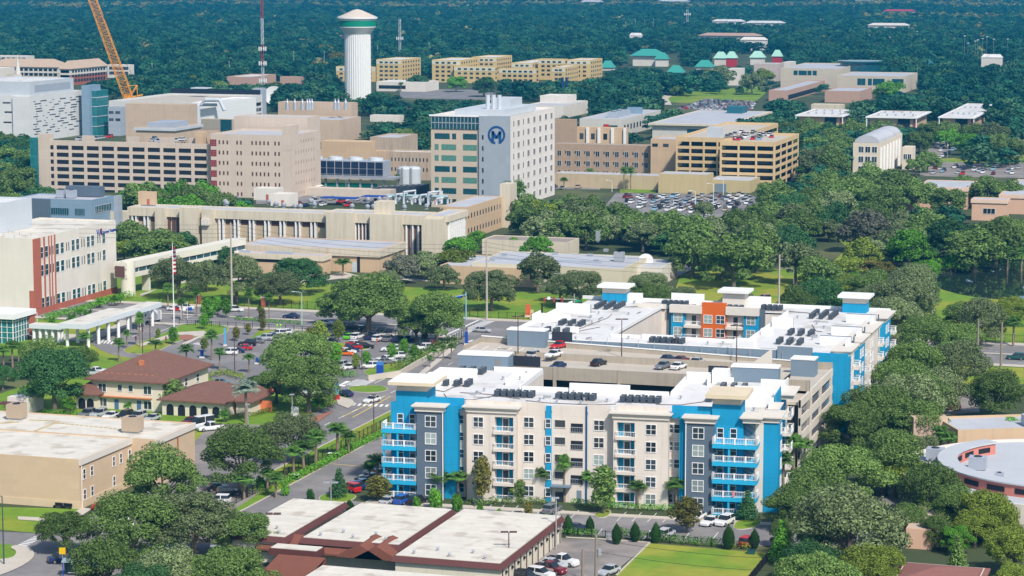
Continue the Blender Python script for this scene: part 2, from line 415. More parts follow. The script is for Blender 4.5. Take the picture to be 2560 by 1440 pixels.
mb.v = [(x, y, .026) for x, y, z in mb.v]; struct('road_marking', mb, PAINT)
# side street
poly('road', [(-43.6, 181.2), (-28.8, 181.2), (-28.8, -90), (-43.6, -60), (-43.6, 60)], ASPH, .024, px=False)
poly('road', [(-47, 181.2), (-26, 181.2), (-28.8, 172), (-43.6, 172)], ASPH, .0225, px=False)
poly('road', [(755, 925), (905, 940), (1010, 960), (985, 990), (870, 990), (810, 985), (760, 965)], ASPH, .028)
poly('lawn', smooth([(865, 968), (950, 963), (975, 975), (940, 983), (880, 980)], 2), LAWN, .15)
kerb('kerb', smooth([(865, 968), (950, 963), (975, 975), (940, 983), (880, 980)], 2), closed=True)
poly('pavement', [(1030, 948), (1045, 950), (1140, 872), (1128, 868)], WALK, .14)
poly('pavement', [(925, 944), (1000, 948), (1035, 950), (1030, 940), (930, 936)], WALK, .14)
kerb('kerb', [(-44, 110), (-44, 150), (-44.2, 170), (-47, 178)], px=False); kerb('kerb', [(-28.6, 178), (-28.6, 60), (-28.6, -30)], px=False)
mb = MB()
def zeb(pts, n, m_=mb, fill=.5, z=.034):             # pts: 4 pixel corners a-b start edge, d-c end edge
    a, b, c, d = [G(*p) for p in pts]
    for k in range(n):
        t0, t1 = k/n, (k+fill)/n
        l = lambda p, q, t: (p[0]+(q[0]-p[0])*t, p[1]+(q[1]-p[1])*t, z)
        m_.quad(l(a, d, t0), l(b, c, t0), l(b, c, t1), l(a, d, t1))
zeb([(855, 962), (910, 966), (942, 950), (893, 948)], 6)
zeb([(885, 1008), (878, 1014), (975, 1018), (980, 1012)], 7)
zeb([(845, 964), (860, 967), (882, 953), (868, 951)], 1, fill=.9)
for v in range(-20, 150, 8): mb.quad((-36.3, v, .034), (-36.1, v, .034), (-36.1, v+3.4, .034), (-36.3, v+3.4, .034))
struct('road_marking', mb, PAINT)
mb = MB(); mb.quad((-36.2, 70, .033), (-35.9, 70, .033), (-35.9, 96, .033), (-36.2, 96, .033)); mb.quad((-33.9, 70, .033), (-33.6, 70, .033), (-34.6, 96, .033), (-34.9, 96, .033)); struct('road_marking', mb, YPAINT)
poly('mulch_bed', [(775, 1045), (835, 1028), (790, 1060), (765, 1075), (762, 1060)], MULCH, .16)
poly('pavement', [(838, 990), (880, 1000), (888, 1010), (870, 1022), (845, 1012)], WALK, .15)
# complex drive and front car park
poly('driveway', [(-20.6, 62), (-9.5, 62), (-9.5, -3.5), (-2, -5.2), (60, -0.6), (74, -1), (80, 0), (92, 60), (98, 60), (92, -6), (84, -12), (70, -16.5), (-2, -17.5), (-20.6, -22)], ASPH, .02, px=False)
kerb('kerb', [(-20.6, 100), (-20.6, -20)], px=False); kerb('kerb', [(-9.5, 60), (-9.5, 24)], px=False)
poly('pavement', [(-2, -5.1), (72, -0.4), (72, 1.1), (-2, -3.3)], WALK, .15, px=False)
kerb('kerb', [(-2, -5.2), (40, -2.5), (72, -.5)], px=False)
poly('pavement', [(-8.8, 2), (-6.5, 2), (-3.2, 34), (-5.5, 34)], WALK, .15, px=False)
for k, pts in enumerate([[(795, 1247), (815, 1234), (880, 1236), (893, 1243), (865, 1258), (808, 1256)], [(1480, 1290), (1515, 1272), (1530, 1282), (1510, 1297)], [(1830, 1320), (1850, 1298), (1905, 1300), (1895, 1318), (1850, 1326)]]):
    p = smooth(pts, 2); poly('planting_island', p, LAWN, .16); kerb('kerb', p, closed=True)
mb = MB()
def stall(px0, py0, px1, py1, m_=mb, w=.12):
    a, b = G(px0, py0), G(px1, py1); dx, dy = b[0]-a[0], b[1]-a[1]; l = sqrt(dx*dx+dy*dy); nx, ny = -dy/l*w/2, dx/l*w/2
    m_.quad((a[0]-nx, a[1]-ny, .03), (b[0]-nx, b[1]-ny, .03), (b[0]+nx, b[1]+ny, .03), (a[0]+nx, a[1]+ny, .03))
for x in (1395, 1433, 1552, 1590, 1628, 1666, 1705, 1745, 1785): stall(x+14, 1275+ (x-1400)*.035, x-10, 1297+(x-1400)*.035)
for x in (1045, 1070, 1218, 1250, 1285, 1316, 1350): stall(x+11, 1262+(x-1218)*.03, x-8, 1282+(x-1218)*.03)
for x in (1500, 1620, 1655, 1720, 1790): stall(x+6, 1322+(x-1500)*.03, x-12, 1345+(x-1500)*.03)
for k in range(8): stall(868+k*14, 1216-k*8.2, 898+k*14, 1226-k*8.2)
struct('road_marking', mb, PAINT)
mb = MB(); stall(832, 1160, 917, 1167, mb, .3); struct('road_marking', mb, YPAINT)
mb = MB()
for x, y in ((1228, 1273), (1297, 1278), (1298, 1278)):
    a = G(x, y); mb.quad((a[0]-.7, a[1]-.7, .032), (a[0]+.7, a[1]-.7, .032), (a[0]+.7, a[1]+.7, .032), (a[0]-.7, a[1]+.7, .032))
struct('road_marking', mb, M('blue_road_paint', (.03, .2, .5), .7))
# lot beside the storage rooms
poly('parking_lot', [(1385, 1345), (1560, 1352), (1625, 1357), (1500, 1460), (1260, 1460), (1385, 1360)], ASPH2, .02)
kerb('kerb', [(1415, 1344), (1500, 1348), (1560, 1352), (1625, 1357), (1540, 1440)], h=.16)
# street at the lower left corner
poly('road', [(0, 1330), (110, 1335), (260, 1290), (520, 1230), (640, 1200), (620, 1150), (500, 1180), (470, 1210), (480, 1110), (530, 1060), (650, 1062), (640, 1150), (700, 1200), (560, 1290), (500, 1460), (-40, 1460)], ASPH2, .014)
poly('road', [(-20, 1328), (110, 1334), (330, 1285), (560, 1270), (300, 1460), (-40, 1460)], ASPH, .020)
poly('pavement', smooth([(-30, 1400), (30, 1398), (45, 1380), (20, 1368), (60, 1362), (88, 1380), (82, 1400), (40, 1425), (-30, 1450)], 2), WALK, .14)
poly('pavement', [(45, 1300), (120, 1305), (150, 1292), (205, 1290), (230, 1273), (205, 1270), (180, 1285), (130, 1296), (45, 1292)], WALK, .1)
mb = MB(); zeb([(45, 1362), (68, 1365), (112, 1342), (88, 1340)], 7, mb); struct('road_marking', mb, PAINT)
# hospital visitors' lot, drop-off loop
poly('parking_lot', [(560, 880), (600, 868), (660, 840), (780, 812), (900, 800), (1150, 815), (1172, 845), (1070, 905), (1000, 935), (840, 945), (700, 965), (560, 960), (480, 925)], ASPH, .0165)
poly('driveway', smooth([(215, 855), (260, 830), (400, 780), (480, 775), (590, 790), (650, 810), (640, 840), (560, 880), (600, 910), (640, 935), (560, 945), (500, 905), (380, 900), (280, 890)], 2), ASPH, .024)
for pts in ([(450, 812), (520, 808), (570, 818), (570, 830), (540, 842), (450, 848), (380, 888), (300, 882), (330, 865), (400, 838), (440, 822)],):
    p = smooth(pts, 2); poly('planting_island', p, LAWN, .15); kerb('kerb', p, closed=True)
poly('pavement', [(345, 862), (350, 868), (440, 842), (452, 838), (470, 845), (520, 838), (510, 828), (440, 832)], WALK, .17)
poly('pavement', [(455, 860), (460, 866), (515, 838), (500, 828), (495, 832), (505, 838)], WALK, .18)
poly('pavement', [(72, 842), (225, 856), (360, 800), (400, 785), (395, 775), (340, 790), (230, 838), (150, 835)], WALK, .12)
poly('mulch_bed', smooth([(445, 840), (470, 837), (492, 842), (470, 853), (450, 850)], 1), MULCH, .18)
mb = MB(); zeb([(232, 856), (240, 850), (290, 853), (283, 861)], 6, mb); zeb([(482, 860), (495, 856), (520, 860), (510, 866)], 5, mb)
for a in ((385, 835, 440, 813), (370, 822, 372, 821), (452, 798, 480, 790), (330, 842, 350, 834)): stall(*a, mb, .2)
for k in range(11): stall(570+k*9+6, 880-k*4.4, 590+k*9+6, 888-k*4.4, mb)
for k in range(16): stall(790+k*22, 812+k*.9, 782+k*22, 824+k*.9, mb)
struct('road_marking', mb, PAINT)
for pts in ([(798, 878), (850, 880), (855, 890), (800, 888)], [(700, 850), (860, 858), (925, 868), (930, 873), (860, 880), (700, 860)], [(905, 925), (1000, 905), (1050, 880), (1080, 880), (1010, 935), (925, 945)]):
    p = smooth(pts, 1); poly('planting_island', p, LAWN, .15); kerb('kerb', p, closed=True)
poly('path', [(350, 735), (352, 742), (395, 722), (470, 705), (800, 695), (1000, 700), (1500, 725), (1500, 721), (1000, 695), (800, 690), (470, 699)], WALK, .03)
poly('path', [(640, 712), (760, 700), (860, 680), (900, 690), (700, 716)], WALK, .034)
poly('driveway', [(1690, 655), (1745, 665), (1670, 705), (1560, 710), (1560, 690), (1650, 680)], M('pale_drive', (.45, .38, .33), .9), .03)
# far car parks and streets
poly('parking_lot', [(1540, 482), (1880, 488), (1910, 505), (1850, 560), (1500, 530)], ASPH, .02)
poly('parking_lot', [(740, 470), (980, 480), (980, 505), (640, 510), (640, 482)], ASPH, .02)
poly('parking_lot', [(1760, 248), (1890, 256), (1870, 282), (1690, 272)], ASPH, .02)
poly('road', [(1660, 262), (1655, 240), (1690, 222), (1700, 226), (1670, 246), (1680, 262)], WALK, .024)
poly('road', [(2290, 398), (2350, 350), (2380, 335), (2420, 345), (2330, 405), (2560, 408), (2560, 416), (2290, 410)], ASPH2, .022)
poly('parking_lot', [(2300, 412), (2560, 414), (2560, 445), (2300, 440)], ASPH2, .018)
poly('parking_lot', [(2360, 985), (2430, 972), (2450, 1030), (2350, 1040)], ASPH2, .03)
poly('parking_lot', [(1330, 455), (1500, 462), (1500, 474), (1320, 472)], ASPH, .02)
poly('parking_lot', [(1000, 222), (1240, 225), (1240, 250), (1000, 245)], ASPH, .02)
# pond
poly('water', smooth([(2290, 668), (2400, 652), (2640, 645), (2680, 750), (2450, 750), (2310, 712)], 2), WATER, .04)
# ---------------------------------------------------------------- haze
hz = MB(); hz.box(-13900, 5900, -850, 15800, -1.2, 112)
hm = bpy.data.materials.new('air'); hm.use_nodes = True; hn = hm.node_tree; hn.nodes.remove(hn.nodes['Principled BSDF'])
pv = hn.nodes.new('ShaderNodeVolumePrincipled'); pv.inputs['Color'].default_value = (.015, .30, .60, 1); pv.inputs['Density'].default_value = 0.00013; pv.inputs['Anisotropy'].default_value = .0
hn.links.new(pv.outputs[0], hn.nodes['Material Output'].inputs['Volume'])
# ================================================================ apartment complex round a parking garage
FH = 3.16
def railing(mb, pts, z, h=1.05, t=.05, bal=.28, post=None):
    for (xa, ya), (xb, yb) in zip(pts, pts[1:]):
        l = sqrt((xb-xa)**2+(yb-ya)**2); n = max(1, int(l/bal))
        mb.tube([(xa, ya, z+h), (xb, yb, z+h)], .06, 4); mb.tube([(xa, ya, z+.12), (xb, yb, z+.12)], .05, 4)
        for i in range(n+1):
            x, y = xa+(xb-xa)*i/n, ya+(yb-ya)*i/n; mb.tube([(x, y, z+.1), (x, y, z+h)], .028, 3, False)
        if post:
            for i in range(post+1):
                x, y = xa+(xb-xa)*i/post, ya+(yb-ya)*i/post; mb.box(x-.14, x+.14, y-.14, y+.14, z, z+h+.12)
def balcony(b, x0, x1, y0, y1, z, slab, post=None, sides='LFR', th=.45, rail=WHITE, lip=0):
    """slab of floor height z between y0 (outer) and y1 (wall)"""
    o = b.part('balcony', MB().box(x0, x1, y0, y1, z-th, z), slab)
    r = MB(); e = .1; P = []
    if 'L' in sides: P.append((x0+e, y1))
    P += [(x0+e, y0+e), (x1-e, y0+e)]
    if 'R' in sides: P.append((x1-e, y1))
    railing(r, P, z, post=post); link('railing', r.mesh('railing', rail), o)
def canopy(b, x0, x1, y0, y1, z, th=1.0, m=CREAM, over=.5, name='cornice'):
    mb = MB(); mb.box(x0, x1, y0, y1, z, z+th*.55); mb.box(x0-over*.5, x1+over*.5, y0-over*.5, y1, z+th*.55, z+th*.8); mb.box(x0-over, x1+over, y0-over, y1, z+th*.8, z+th)
    b.part(name, mb, m)
def downpipe(b, x, y, z0, z1, m=WHITE): b.part('downpipe', MB().tube([(x, y, z0), (x, y, z1)], .1, 6), m)
A = Bld('apartment_building', 'white-roofed five-storey apartment block, beige and bright blue, facing the front car park', 'apartment building', None, 17.2, 0, 0, BEIGE, WHITE_ROOF, O=(-.3, .3), Lu=69.0, Lv=44, yaw=radians(4.5), shell=False)
A.N = (1300, 1140)
fa = lambda px, y=3.0: A.fx(px, y, 1150)
y0 = 3.0
mb = MB(); mb.box(1.5, 68.6, y0, 24, -1, 16.3); mb.box(1.5, 20, 24, 44, -1, 16.3); mb.box(48.6, 68.6, 24, 42, -1, 16.3); A.part('wall', mb, BEIGE)
mb = MB(); mb.box(1.8, 68.3, y0+.3, 24, 16.0, 16.42); mb.box(1.8, 19.7, 24, 43.7, 16.0, 16.42); mb.box(48.9, 68.3, 24, 41.7, 16.0, 16.42); A.part('roof', mb, WHITE_ROOF)
mb = MB()                                           # parapets along the edges
for a in ((20.3, 48.3, 23.7, 24.0), (19.7, 20.0, 24, 44), (48.6, 48.9, 24, 42), (10, 20, 43.7, 44), (48.9, 58, 41.7, 42)): mb.box(a[0], a[1], a[2], a[3], 16.3, 17.2)
mb.box(29.5, 41, 23.2, 23.7, 16.3, 18.2); A.split('parapet', mb, WHITE)
mb = MB()
for x0_, x1_, ya, yb, h in ((1.5, 7.5, 20.0, 26, 2.4), (1.5, 9.0, 28.5, 34, 2.0), (61.5, 68.8, 10.5, 16.5, 1.9), (60.5, 68.8, 18.5, 25, 2.3), (49, 54, 36, 41, 1.8), (64.0, 68.8, 30, 36, 1.8), (16, 20, 28, 36, 1.2)):
    mb.box(x0_, x1_, yb-.3, yb, 16.4, 16.4+h); mb.box(x0_, x0_+.3, ya, yb-.3, 16.4, 16.4+h) if x0_ > 40 and False else mb.box(x1_-.3, x1_, ya, yb-.3, 16.4, 16.4+h) if x0_ > 20 else mb.box(x0_, x0_+.3, ya, yb-.3, 16.4, 16.4+h)
A.split('roof_screen', mb, WHITE, label='raised white roof-edge screens')
mb = MB(); mb.box(1.5, 8.6, 34.02, 34.3, 16.4, 17.9); mb.box(60.5, 68.9, 25.02, 25.3, 16.4, 18.6); mb.box(68.82, 69.1, 17.5, 25.3, 0, 18.6); A.split('accent_strip', mb, CYAN)
# --- facade, left to right
def bay(x0, x1, y, z1, m, niche=None, back=CYAN, nd=1.6):
    if niche:
        n0, n1 = niche; mb = MB(); mb.box(x0, n0, y, y0, -1, z1); mb.box(n1, x1, y, y0, -1, z1); mb.box(n0, n1, y, y0, 5*FH-.35, z1)
        A.part('bay', mb, m); A.part('balcony_back', MB().box(n0, n1, y0-.3, y0-.02, 0, 5*FH-.4), back)
        for k in range(5):
            z = k*FH+.12
            A.part('balcony_door', MB().box((n0+n1)/2-.5, (n0+n1)/2+.5, y0-.36, y0-.28, z, z+2.15), GLASS).__setitem__('label', 'glazed balcony door')
            fr = MB(); c = (n0+n1)/2; fr.box(c-.65, c-.5, y0-.4, y0-.3, z, z+2.3); fr.box(c+.5, c+.65, y0-.4, y0-.3, z, z+2.3); fr.box(c-.5, c+.5, y0-.4, y0-.3, z+2.15, z+2.3); A.part('door_frame', fr, WHITE)
            balcony(A, n0-.25, n1+.25, y-.45, y0-.3, z, BEIGE if k else CREAM, sides='LFR', th=.4)
    else: A.part('bay', MB().box(x0, x1, y, y0, -1, z1), m)
def wcol(x, y, m=(2, 2), w=1.75, h=1.75, floors=range(5), glass=None):
    for k in floors: A.win('F', x, k*FH+1.75, w, h, glass=glass or (GLASSB if R.random() < .45 else GLASS), mull=m, d=-y)
# left cyan tower with open balconies
x = fa
tL0, tL1 = .6, x(1041, .0)
A.part('tower_wall', MB().box(.6, tL1, 2.2, y0, -1, 17.2), CYAN); A.part('tower_wall', MB().box(x(990, 2), x(1052, 2)+1.2, 2.25, 8.2, 16.4, 19.3), CYAN)
A.part('tower_wall', MB().box(x(992, 2), x(1052, 2)+1.1, 2.4, 8.0, 19.3, 20.6), CREAM)
mb = MB(); mb.box(x(980, 1)-.6, x(1060, 1)+2, .6, 10, 20.6, 21.2); A.part('tower_cap', mb, M('sand_trim', (.66, .56, .40), .8)); A.part('tower_cap', MB().box(x(980, 1)-.5, x(1060, 1)+1.9, .7, 9.9, 21.2, 21.3), WHITE)
for k in range(5):
    z = k*FH+.12
    balcony(A, -.4, tL1, -.6, 2.2, z, CYAN2, post=3, th=.75)
    for c in (x(1001, 2), x(1031, 2)): A.win('F', c, k*FH+1.6, .95, 1.6, mull=(1, 2), d=-2.2+.0)
mb = MB()
for c in (-.2, 2.4): mb.box(c, c+.3, -.5, -.2, 0, 5*FH-2.0)
A.split('balcony_column', mb, CYAN2)
# slate bays with cornices
def slate(p0, p1, y=-.2, wx=None):
    a, b_ = x(p0, y), x(p1, y); A.part('slate_bay', MB().box(a, b_, y, y0, -1, 16.2), SLATE); canopy(A, a-.3, b_+.3, y-.35, y0+1.0, 16.2, 1.15, CREAM)
    for k in range(5): A.win('F', x(wx, y), k*FH+1.75, 1.9, 1.9, glass=GLASSB if k % 2 else GLASS, mull=(2, 2), d=-y)
slate(1042, 1106, wx=1077)
A.part('blue_bay', MB().box(x(1108, 1), x(1147, 2), 1.2, y0, -1, 17.2), CYAN); A.part('blue_bay', MB().box(x(1058, 2), x(1157, 2), 2.4, y0+.3, 16.4, 18.3), CYAN)
downpipe(A, x(1107, -.3), -.35, 0, 16.2)
for k in range(5): A.win('F', x(1154, 3), k*FH+1.75, .8, 1.5, mull=(1, 2), d=-3.0)
downpipe(A, x(1166, 1.0), .8, 0, 16.4, M('bronze_pipe', (.2, .13, .09), .6))
# beige bay 1
a0, a1 = x(1167, 1.2), x(1290, 1.2); bay(a0, a1, 1.2, 16.2, BEIGE, (x(1237, 1.2), x(1283, 1.2))); canopy(A, a0-.2, a1+.2, .9, y0+.5, 16.2, 1.15)
wcol(x(1196, 1.2), 1.2); wcol(x(1322, 3), y0)
A.part('parapet', MB().box(x(1167), x(1362), y0, y0+.35, 16.3, 18.0), BEIGE)
A.part('blue_strip', MB().box(x(1365), x(1379), y0-.25, y0, -1, 17.6), CYAN)
for k in range(5): A.win('F', x(1371), k*FH+1.75, .85, 1.5, mull=(1, 2), d=-y0+.25)
# stair bay with openings
s0, s1 = x(1380), x(1464); zs_ = MB()
A.part('parapet', MB().box(s0, s1, y0, y0+.35, 16.3, 17.7), BEIGE)
for k in range(1, 5):
    A.win('F', x(1400), k*FH+1.75, 1.9, 1.3, frame=CREAM, glass=M('open_dark', (.05, .055, .06), .6), d=-y0)
    o = A.part('stair_opening', MB().box(x(1427), x(1457), y0-.03, y0+.2, k*FH+.2, k*FH+1.9), DARK); r = MB(); railing(r, [(x(1427), y0-.1), (x(1457), y0-.1)], k*FH+.2, 1.0); link('railing', r.mesh('railing', STEEL), o)
A.part('entrance_door', MB().box(x(1388), x(1409), y0-.04, y0+.2, 0, 1.9), GLASS); A.part('entrance_canopy', MB().box(x(1378, 2), x(1427, 2), 1.4, y0, 3.0, 3.25), SLATE2)
A.part('service_door', MB().box(x(1442), x(1454), y0-.04, y0+.2, 0, 2.3), SLATE2)
A.part('blue_strip', MB().box(x(1464.5), x(1468), y0-.2, y0, -1, 17.8), M('deep_blue', (0, .08, .22), .7))
A.part('parapet', MB().box(x(1469), x(1525), y0, y0+.35, 16.3, 18.0), BEIGE); wcol(x(1497), y0)
# beige bay 2
a0, a1 = x(1533, 1.2), x(1670, 1.2); bay(a0, a1, 1.2, 16.2, BEIGE, (x(1542, 1.2), x(1586, 1.2))); canopy(A, a0-.2, a1+.2, .9, y0+.5, 16.2, 1.15); wcol(x(1627, 1.2), 1.2)
A.part('parapet', MB().box(x(1540), x(1668), y0, y0+.35, 16.3, 18.2), BEIGE)
for k in range(5):
    for p in (1675, 1692): A.win('F', x(p), k*FH+1.75, .95, 1.5, mull=(1, 2), d=-y0, glass=GLASSB if (k+p) % 3 == 0 else GLASS)
A.part('blue_bay', MB().box(x(1698, 1), x(1716, 1), .9, y0, -1, 17.2), CYAN); A.part('blue_bay', MB().box(x(1678, 2), x(1781, 2), 2.3, y0+.3, 16.4, 18.6), CYAN)
slate(1716, 1783, wx=1745); downpipe(A, x(1714, -.3), -.35, 0, 16.2)
# right cyan tower with balconies
t0, t1 = x(1785, 1.5), x(1848, 1.5)
A.part('tower_wall', MB().box(t0, t1+.6, 1.8, y0, -1, 17.2), CYAN); A.part('tower_wall', MB().box(x(1779, 2), x(1851, 2), 1.85, 7.6, 16.4, 19.3), CYAN)
A.part('tower_wall', MB().box(x(1780, 2), x(1850, 2), 2.0, 7.5, 19.3, 20.6), CREAM)
A.part('tower_cap', MB().box(x(1763, 1), x(1858, 1)+.6, .3, 9.2, 20.6, 21.3), M('sand_trim', (.66, .56, .40), .8))
rb = 68.2
A.part('corner_recess', MB().box(t1+.6, rb-1, 3.0, 4.0, -1, 16.2), CYAN); canopy(A, t1+.6, rb, 1.0, 6, 16.3, 1.1)
for k in range(5):
    z = k*FH+.12; balcony(A, t0, rb-.2, -1.0, 1.8, z, CYAN2, post=4, th=.75); A.part('balcony', MB().box(t1+.6, rb-.2, 1.8, 3.0, z-.6, z), CYAN2)
    for p in (1800, 1833): A.win('F', x(p, 1.8), k*FH+1.6, 1.0, 1.6, mull=(1, 2), d=-1.8)
A.part('balcony_column', MB().box(x(1820, -.8), x(1820, -.8)+.3, -.9, -.6, 0, 4.8*FH), CYAN2)
A.part('towel', MB().box(x(1832, -1), x(1838, -1), -1.1, -1.02, FH+.3, FH+1.3), M('coral_cloth', (.7, .22, .22), .9))
# right-hand side (faces the trees)
Rx = 68.6
def rbox(name, ya, yb, d, z0_, z1_, m): A.part(name, MB().box(Rx, Rx+d, ya, yb, z0_, z1_), m)
rbox('blue_bay', 3.2, 9.5, 2.6, -1, 16.2, CYAN); canopy(A, Rx-1, Rx+2.8, 2.9, 9.6, 16.2, 1.1)
for k in range(5):
    A.win('R', 7.6, k*FH+1.75, 1.6, 1.7, mull=(2, 2), d=Rx+2.6-69.0)
    z = k*FH+.12
    o = A.part('balcony', MB().box(Rx, Rx+1.9, 9.6, 13.2, z-.5, z), BEIGE); r = MB(); railing(r, [(Rx+.1, 9.8), (Rx+1.8, 9.8), (Rx+1.8, 13.0), (Rx, 13.0)], z); link('railing', r.mesh('railing', WHITE), o)
    A.win('R', 15.2, k*FH+1.75, 1.5, 1.7, mull=(2, 2), d=Rx+1.2-69.0); A.win('R', 20.5, k*FH+1.75, 1.5, 1.7, mull=(2, 2), d=Rx-69.0, glass=GLASSB)
    o = A.part('balcony', MB().box(Rx, Rx+2.2, 27, 32, z-.5, z), CREAM); r = MB(); railing(r, [(Rx+.1, 27.2), (Rx+2.1, 27.2), (Rx+2.1, 31.8), (Rx, 31.8)], z, post=2); link('railing', r.mesh('railing', WHITE), o)
rbox('bay', 13.3, 17.2, 1.2, -1, 16.2, BEIGE); canopy(A, Rx, Rx+1.4, 9.8, 17.4, 16.2, 1.1)
rbox('blue_bay', 27, 36, .2, -1, 16, CYAN); canopy(A, Rx-2, Rx+2.4, 26.8, 36, 16.1, 1.0)
A.part('parapet', MB().box(Rx-.3, Rx, 17.4, 42, 16.3, 17.6), WHITE)
# stair penthouses
A.part('stair_penthouse', MB().box(2.6, 12.8, 44.05, 48.6, 10, 19.2), SLATE2); A.part('stair_penthouse_roof', MB().box(2.5, 12.9, 43.95, 48.7, 19.2, 19.5), WHITE); A.part('roof_door', MB().box(10.2, 11.3, 43.98, 44.03, 16.45, 18.6), M('door_grey', (.2, .2, .2), .6))
A.part('stair_penthouse', MB().box(57.5, 66.6, 42.05, 45.4, 10, 19.2), SLATE2); A.part('stair_penthouse_roof', MB().box(57.4, 66.7, 41.95, 45.5, 19.2, 19.5), WHITE)
A.part('lift_overrun', MB().box(54.2, 57.3, 38.8, 42.0, 16.42, 19.0), WHITE)
# ---------------------------------------------------------------- garage of the complex
Gg = Bld('parking_garage', 'tan concrete parking garage with open roof deck between the two white-roofed apartment blocks', 'parking garage', None, 16, 0, 0, CONC, DECK, O=(1.0, 54.3), Lu=66.6, Lv=25.9, shell=False)
mb = MB(); mb.box(.4, 60, 1.5, 14.6, -1, 14.6); mb.box(60.01, 65.5, 1.5, 14.6, -1, 12.9); Gg.part('shade_core', mb, DARK)  # solid near-black filling, painted shade between the decks
mb = MB()
for z0_, z1_ in ((-1, 1), (2.4, 5.0), (6.4, 9.0), (10.2, 11.9), (13.4, 16.0)): mb.box(0, 66.6, 0, .35, z0_, z1_)
mb.box(-.02, 12, -.03, .32, -1, 16.02)
for xx in (0, 14.6, 28.0, 41.2, 54.4, 66.0): mb.box(xx, xx+.6, -.12, .5, -1, 16.05)
Gg.part('wall', mb, CONC)
Gg.part('deck', MB().box(.35, 60, .35, 14.68, 14.7, 14.9), DECK)
Gg.part('barrier_wall', MB().box(0, 54, 14.7, 15.1, 12, 16.3), CONC)
def slope(x0, x1, ya, yb, za, zb, zl): return MB().add([(x0, ya, za), (x1, ya, zb), (x1, yb, zb), (x0, yb, za), (x0, ya, zl), (x1, ya, zl), (x1, yb, zl), (x0, yb, zl)], [(0, 1, 2, 3), (0, 4, 5, 1), (1, 5, 6, 2), (2, 6, 7, 3), (3, 7, 4, 0)])
Gg.part('ramp', slope(0, 55, 15.1, 25.7, 15.9, 14.7, 8), DECK, label='sloping upper deck'); Gg.part('ramp', slope(-9, -.02, 14.7, 25.7, 16.1, 15.9, 5), DECK)
mb = slope(-9, 62, 25.7, 26.0, 17.3, 15.2, 5); Gg.part('wall', mb, CONC, label='long sloping rear wall with white cap'); Gg.part('wall_cap', slope(-9, 62, 25.6, 26.05, 17.5, 15.4, 15.1).__class__().add([(-9, 25.6, 17.32), (62, 25.6, 15.22), (62, 26.1, 15.22), (-9, 26.1, 17.32), (-9, 25.6, 17.5), (62, 25.6, 15.4), (62, 26.1, 15.4), (-9, 26.1, 17.5)], [(4, 5, 6, 7), (0, 1, 5, 4), (1, 2, 6, 5)]), WHITE)
Gg.part('wall', MB().box(-9.3, -9, 14.5, 26, 5, 17.0), CONC)
mb = MB()
for k in range(6): mb.box(-8.5+k*2.6, -8.38+k*2.6, 16.6, 21, 15.9, 16.12-k*.03)
Gg.split('bay_line', mb, PAINT)
mb = MB(); mb.box(44, 65.0, -8.5, .0, -1, 12.2); mb.box(53, 65.0, 15, 25.7, -1, 12.2); Gg.part('shade_core', mb, DARK)  # more near-black filling, shade painted under the outer decks
Gg.part('deck', MB().box(44, 66.3, -8.5, -.02, 12.6, 13.2), DECK); Gg.part('deck', MB().box(55.02, 66.3, 15.1, 25.7, 13.0, 13.9), DECK); Gg.part('deck', MB().box(60.02, 66.3, 0, 15.08, 13.0, 13.9), DECK)
PCN = M('pale_concrete', (.60, .54, .46), .9, .1, .3); mb = MB()
for z in (3.4, 6.6, 9.8, 13.3):
    mb.add([(66.3, -9.5, z-1.0), (66.3, 25.9, z-.6), (66.3, 25.9, z+.9), (66.3, -9.5, z+.5), (66.7, -9.5, z-1.0), (66.7, 25.9, z-.6), (66.7, 25.9, z+.9), (66.7, -9.5, z+.5)], [(0, 1, 2, 3)[::-1], (4, 5, 6, 7), (3, 2, 6, 7)[::-1], (0, 4, 7, 3), (1, 2, 6, 5), (0, 1, 5, 4)])
for yy in (-9.5, 1.5, 12, 24): mb.box(66.25, 66.8, yy, yy+.6, -1, 13.9)
mb.box(66.2, 66.75, 14, 25.9, -1, 2.8); Gg.part('wall', mb, PCN)
mb = MB()
for z in (1.2, 4.4, 7.6, 10.8):
    for dz_ in (.3, .7, 1.1): mb.tube([(66.5, -9.5, z+dz_-.3), (66.5, 25.5, z+dz_+.1)], .04, 3, False)
Gg.split('cable_rail', mb, STEEL)
Gg.part('stair_penthouse', MB().box(59.8, 64.6, 16, 20, 13.6, 17.3), SLATE2, label='small blue-grey stair housing with white roof'); Gg.part('stair_penthouse_roof', MB().box(59.7, 64.7, 15.9, 20.1, 17.3, 17.55), WHITE)
Gg.part('wall', MB().box(62.05, 66.6, 25.6, 25.95, 12, 15.4), CONC)
mb = MB(); mb.prism([(0, 0), (5.5, 0), (5.5, .4), (0, .4)], 0, 0) if False else mb.add([(50, 18, 14.6), (55.5, 18, 14.6), (55.5, 18, 19), (50, 18.4, 14.6), (55.5, 18.4, 14.6), (55.5, 18.4, 19)], [(0, 1, 2), (3, 5, 4), (0, 2, 5, 3), (1, 4, 5, 2)]); Gg.part('buttress', mb, CREAM)
mb = MB()
for xx, yy, l in ((2.5, -.2, 9.5), (46.5, -.2, 4)): mb.box(xx, xx+l, yy, yy+.05, 16.06, 18.0)
Gg.split('screen_fence', mb, M('dark_mesh', (.03, .035, .05), .7)); Gg.part('screen_fence', MB().box(6.5, 11, 26.4, 26.45, 17, 19.0), M('dark_mesh', (.03, .035, .05), .7))
mb = MB()
for k in range(14): mb.tube([(12+k*3.4, 25.85, 16.8-k*.1), (12+k*3.4, 25.85, 18.6-k*.1)], .05, 4)
Gg.split('fence_post', mb, STEEL)
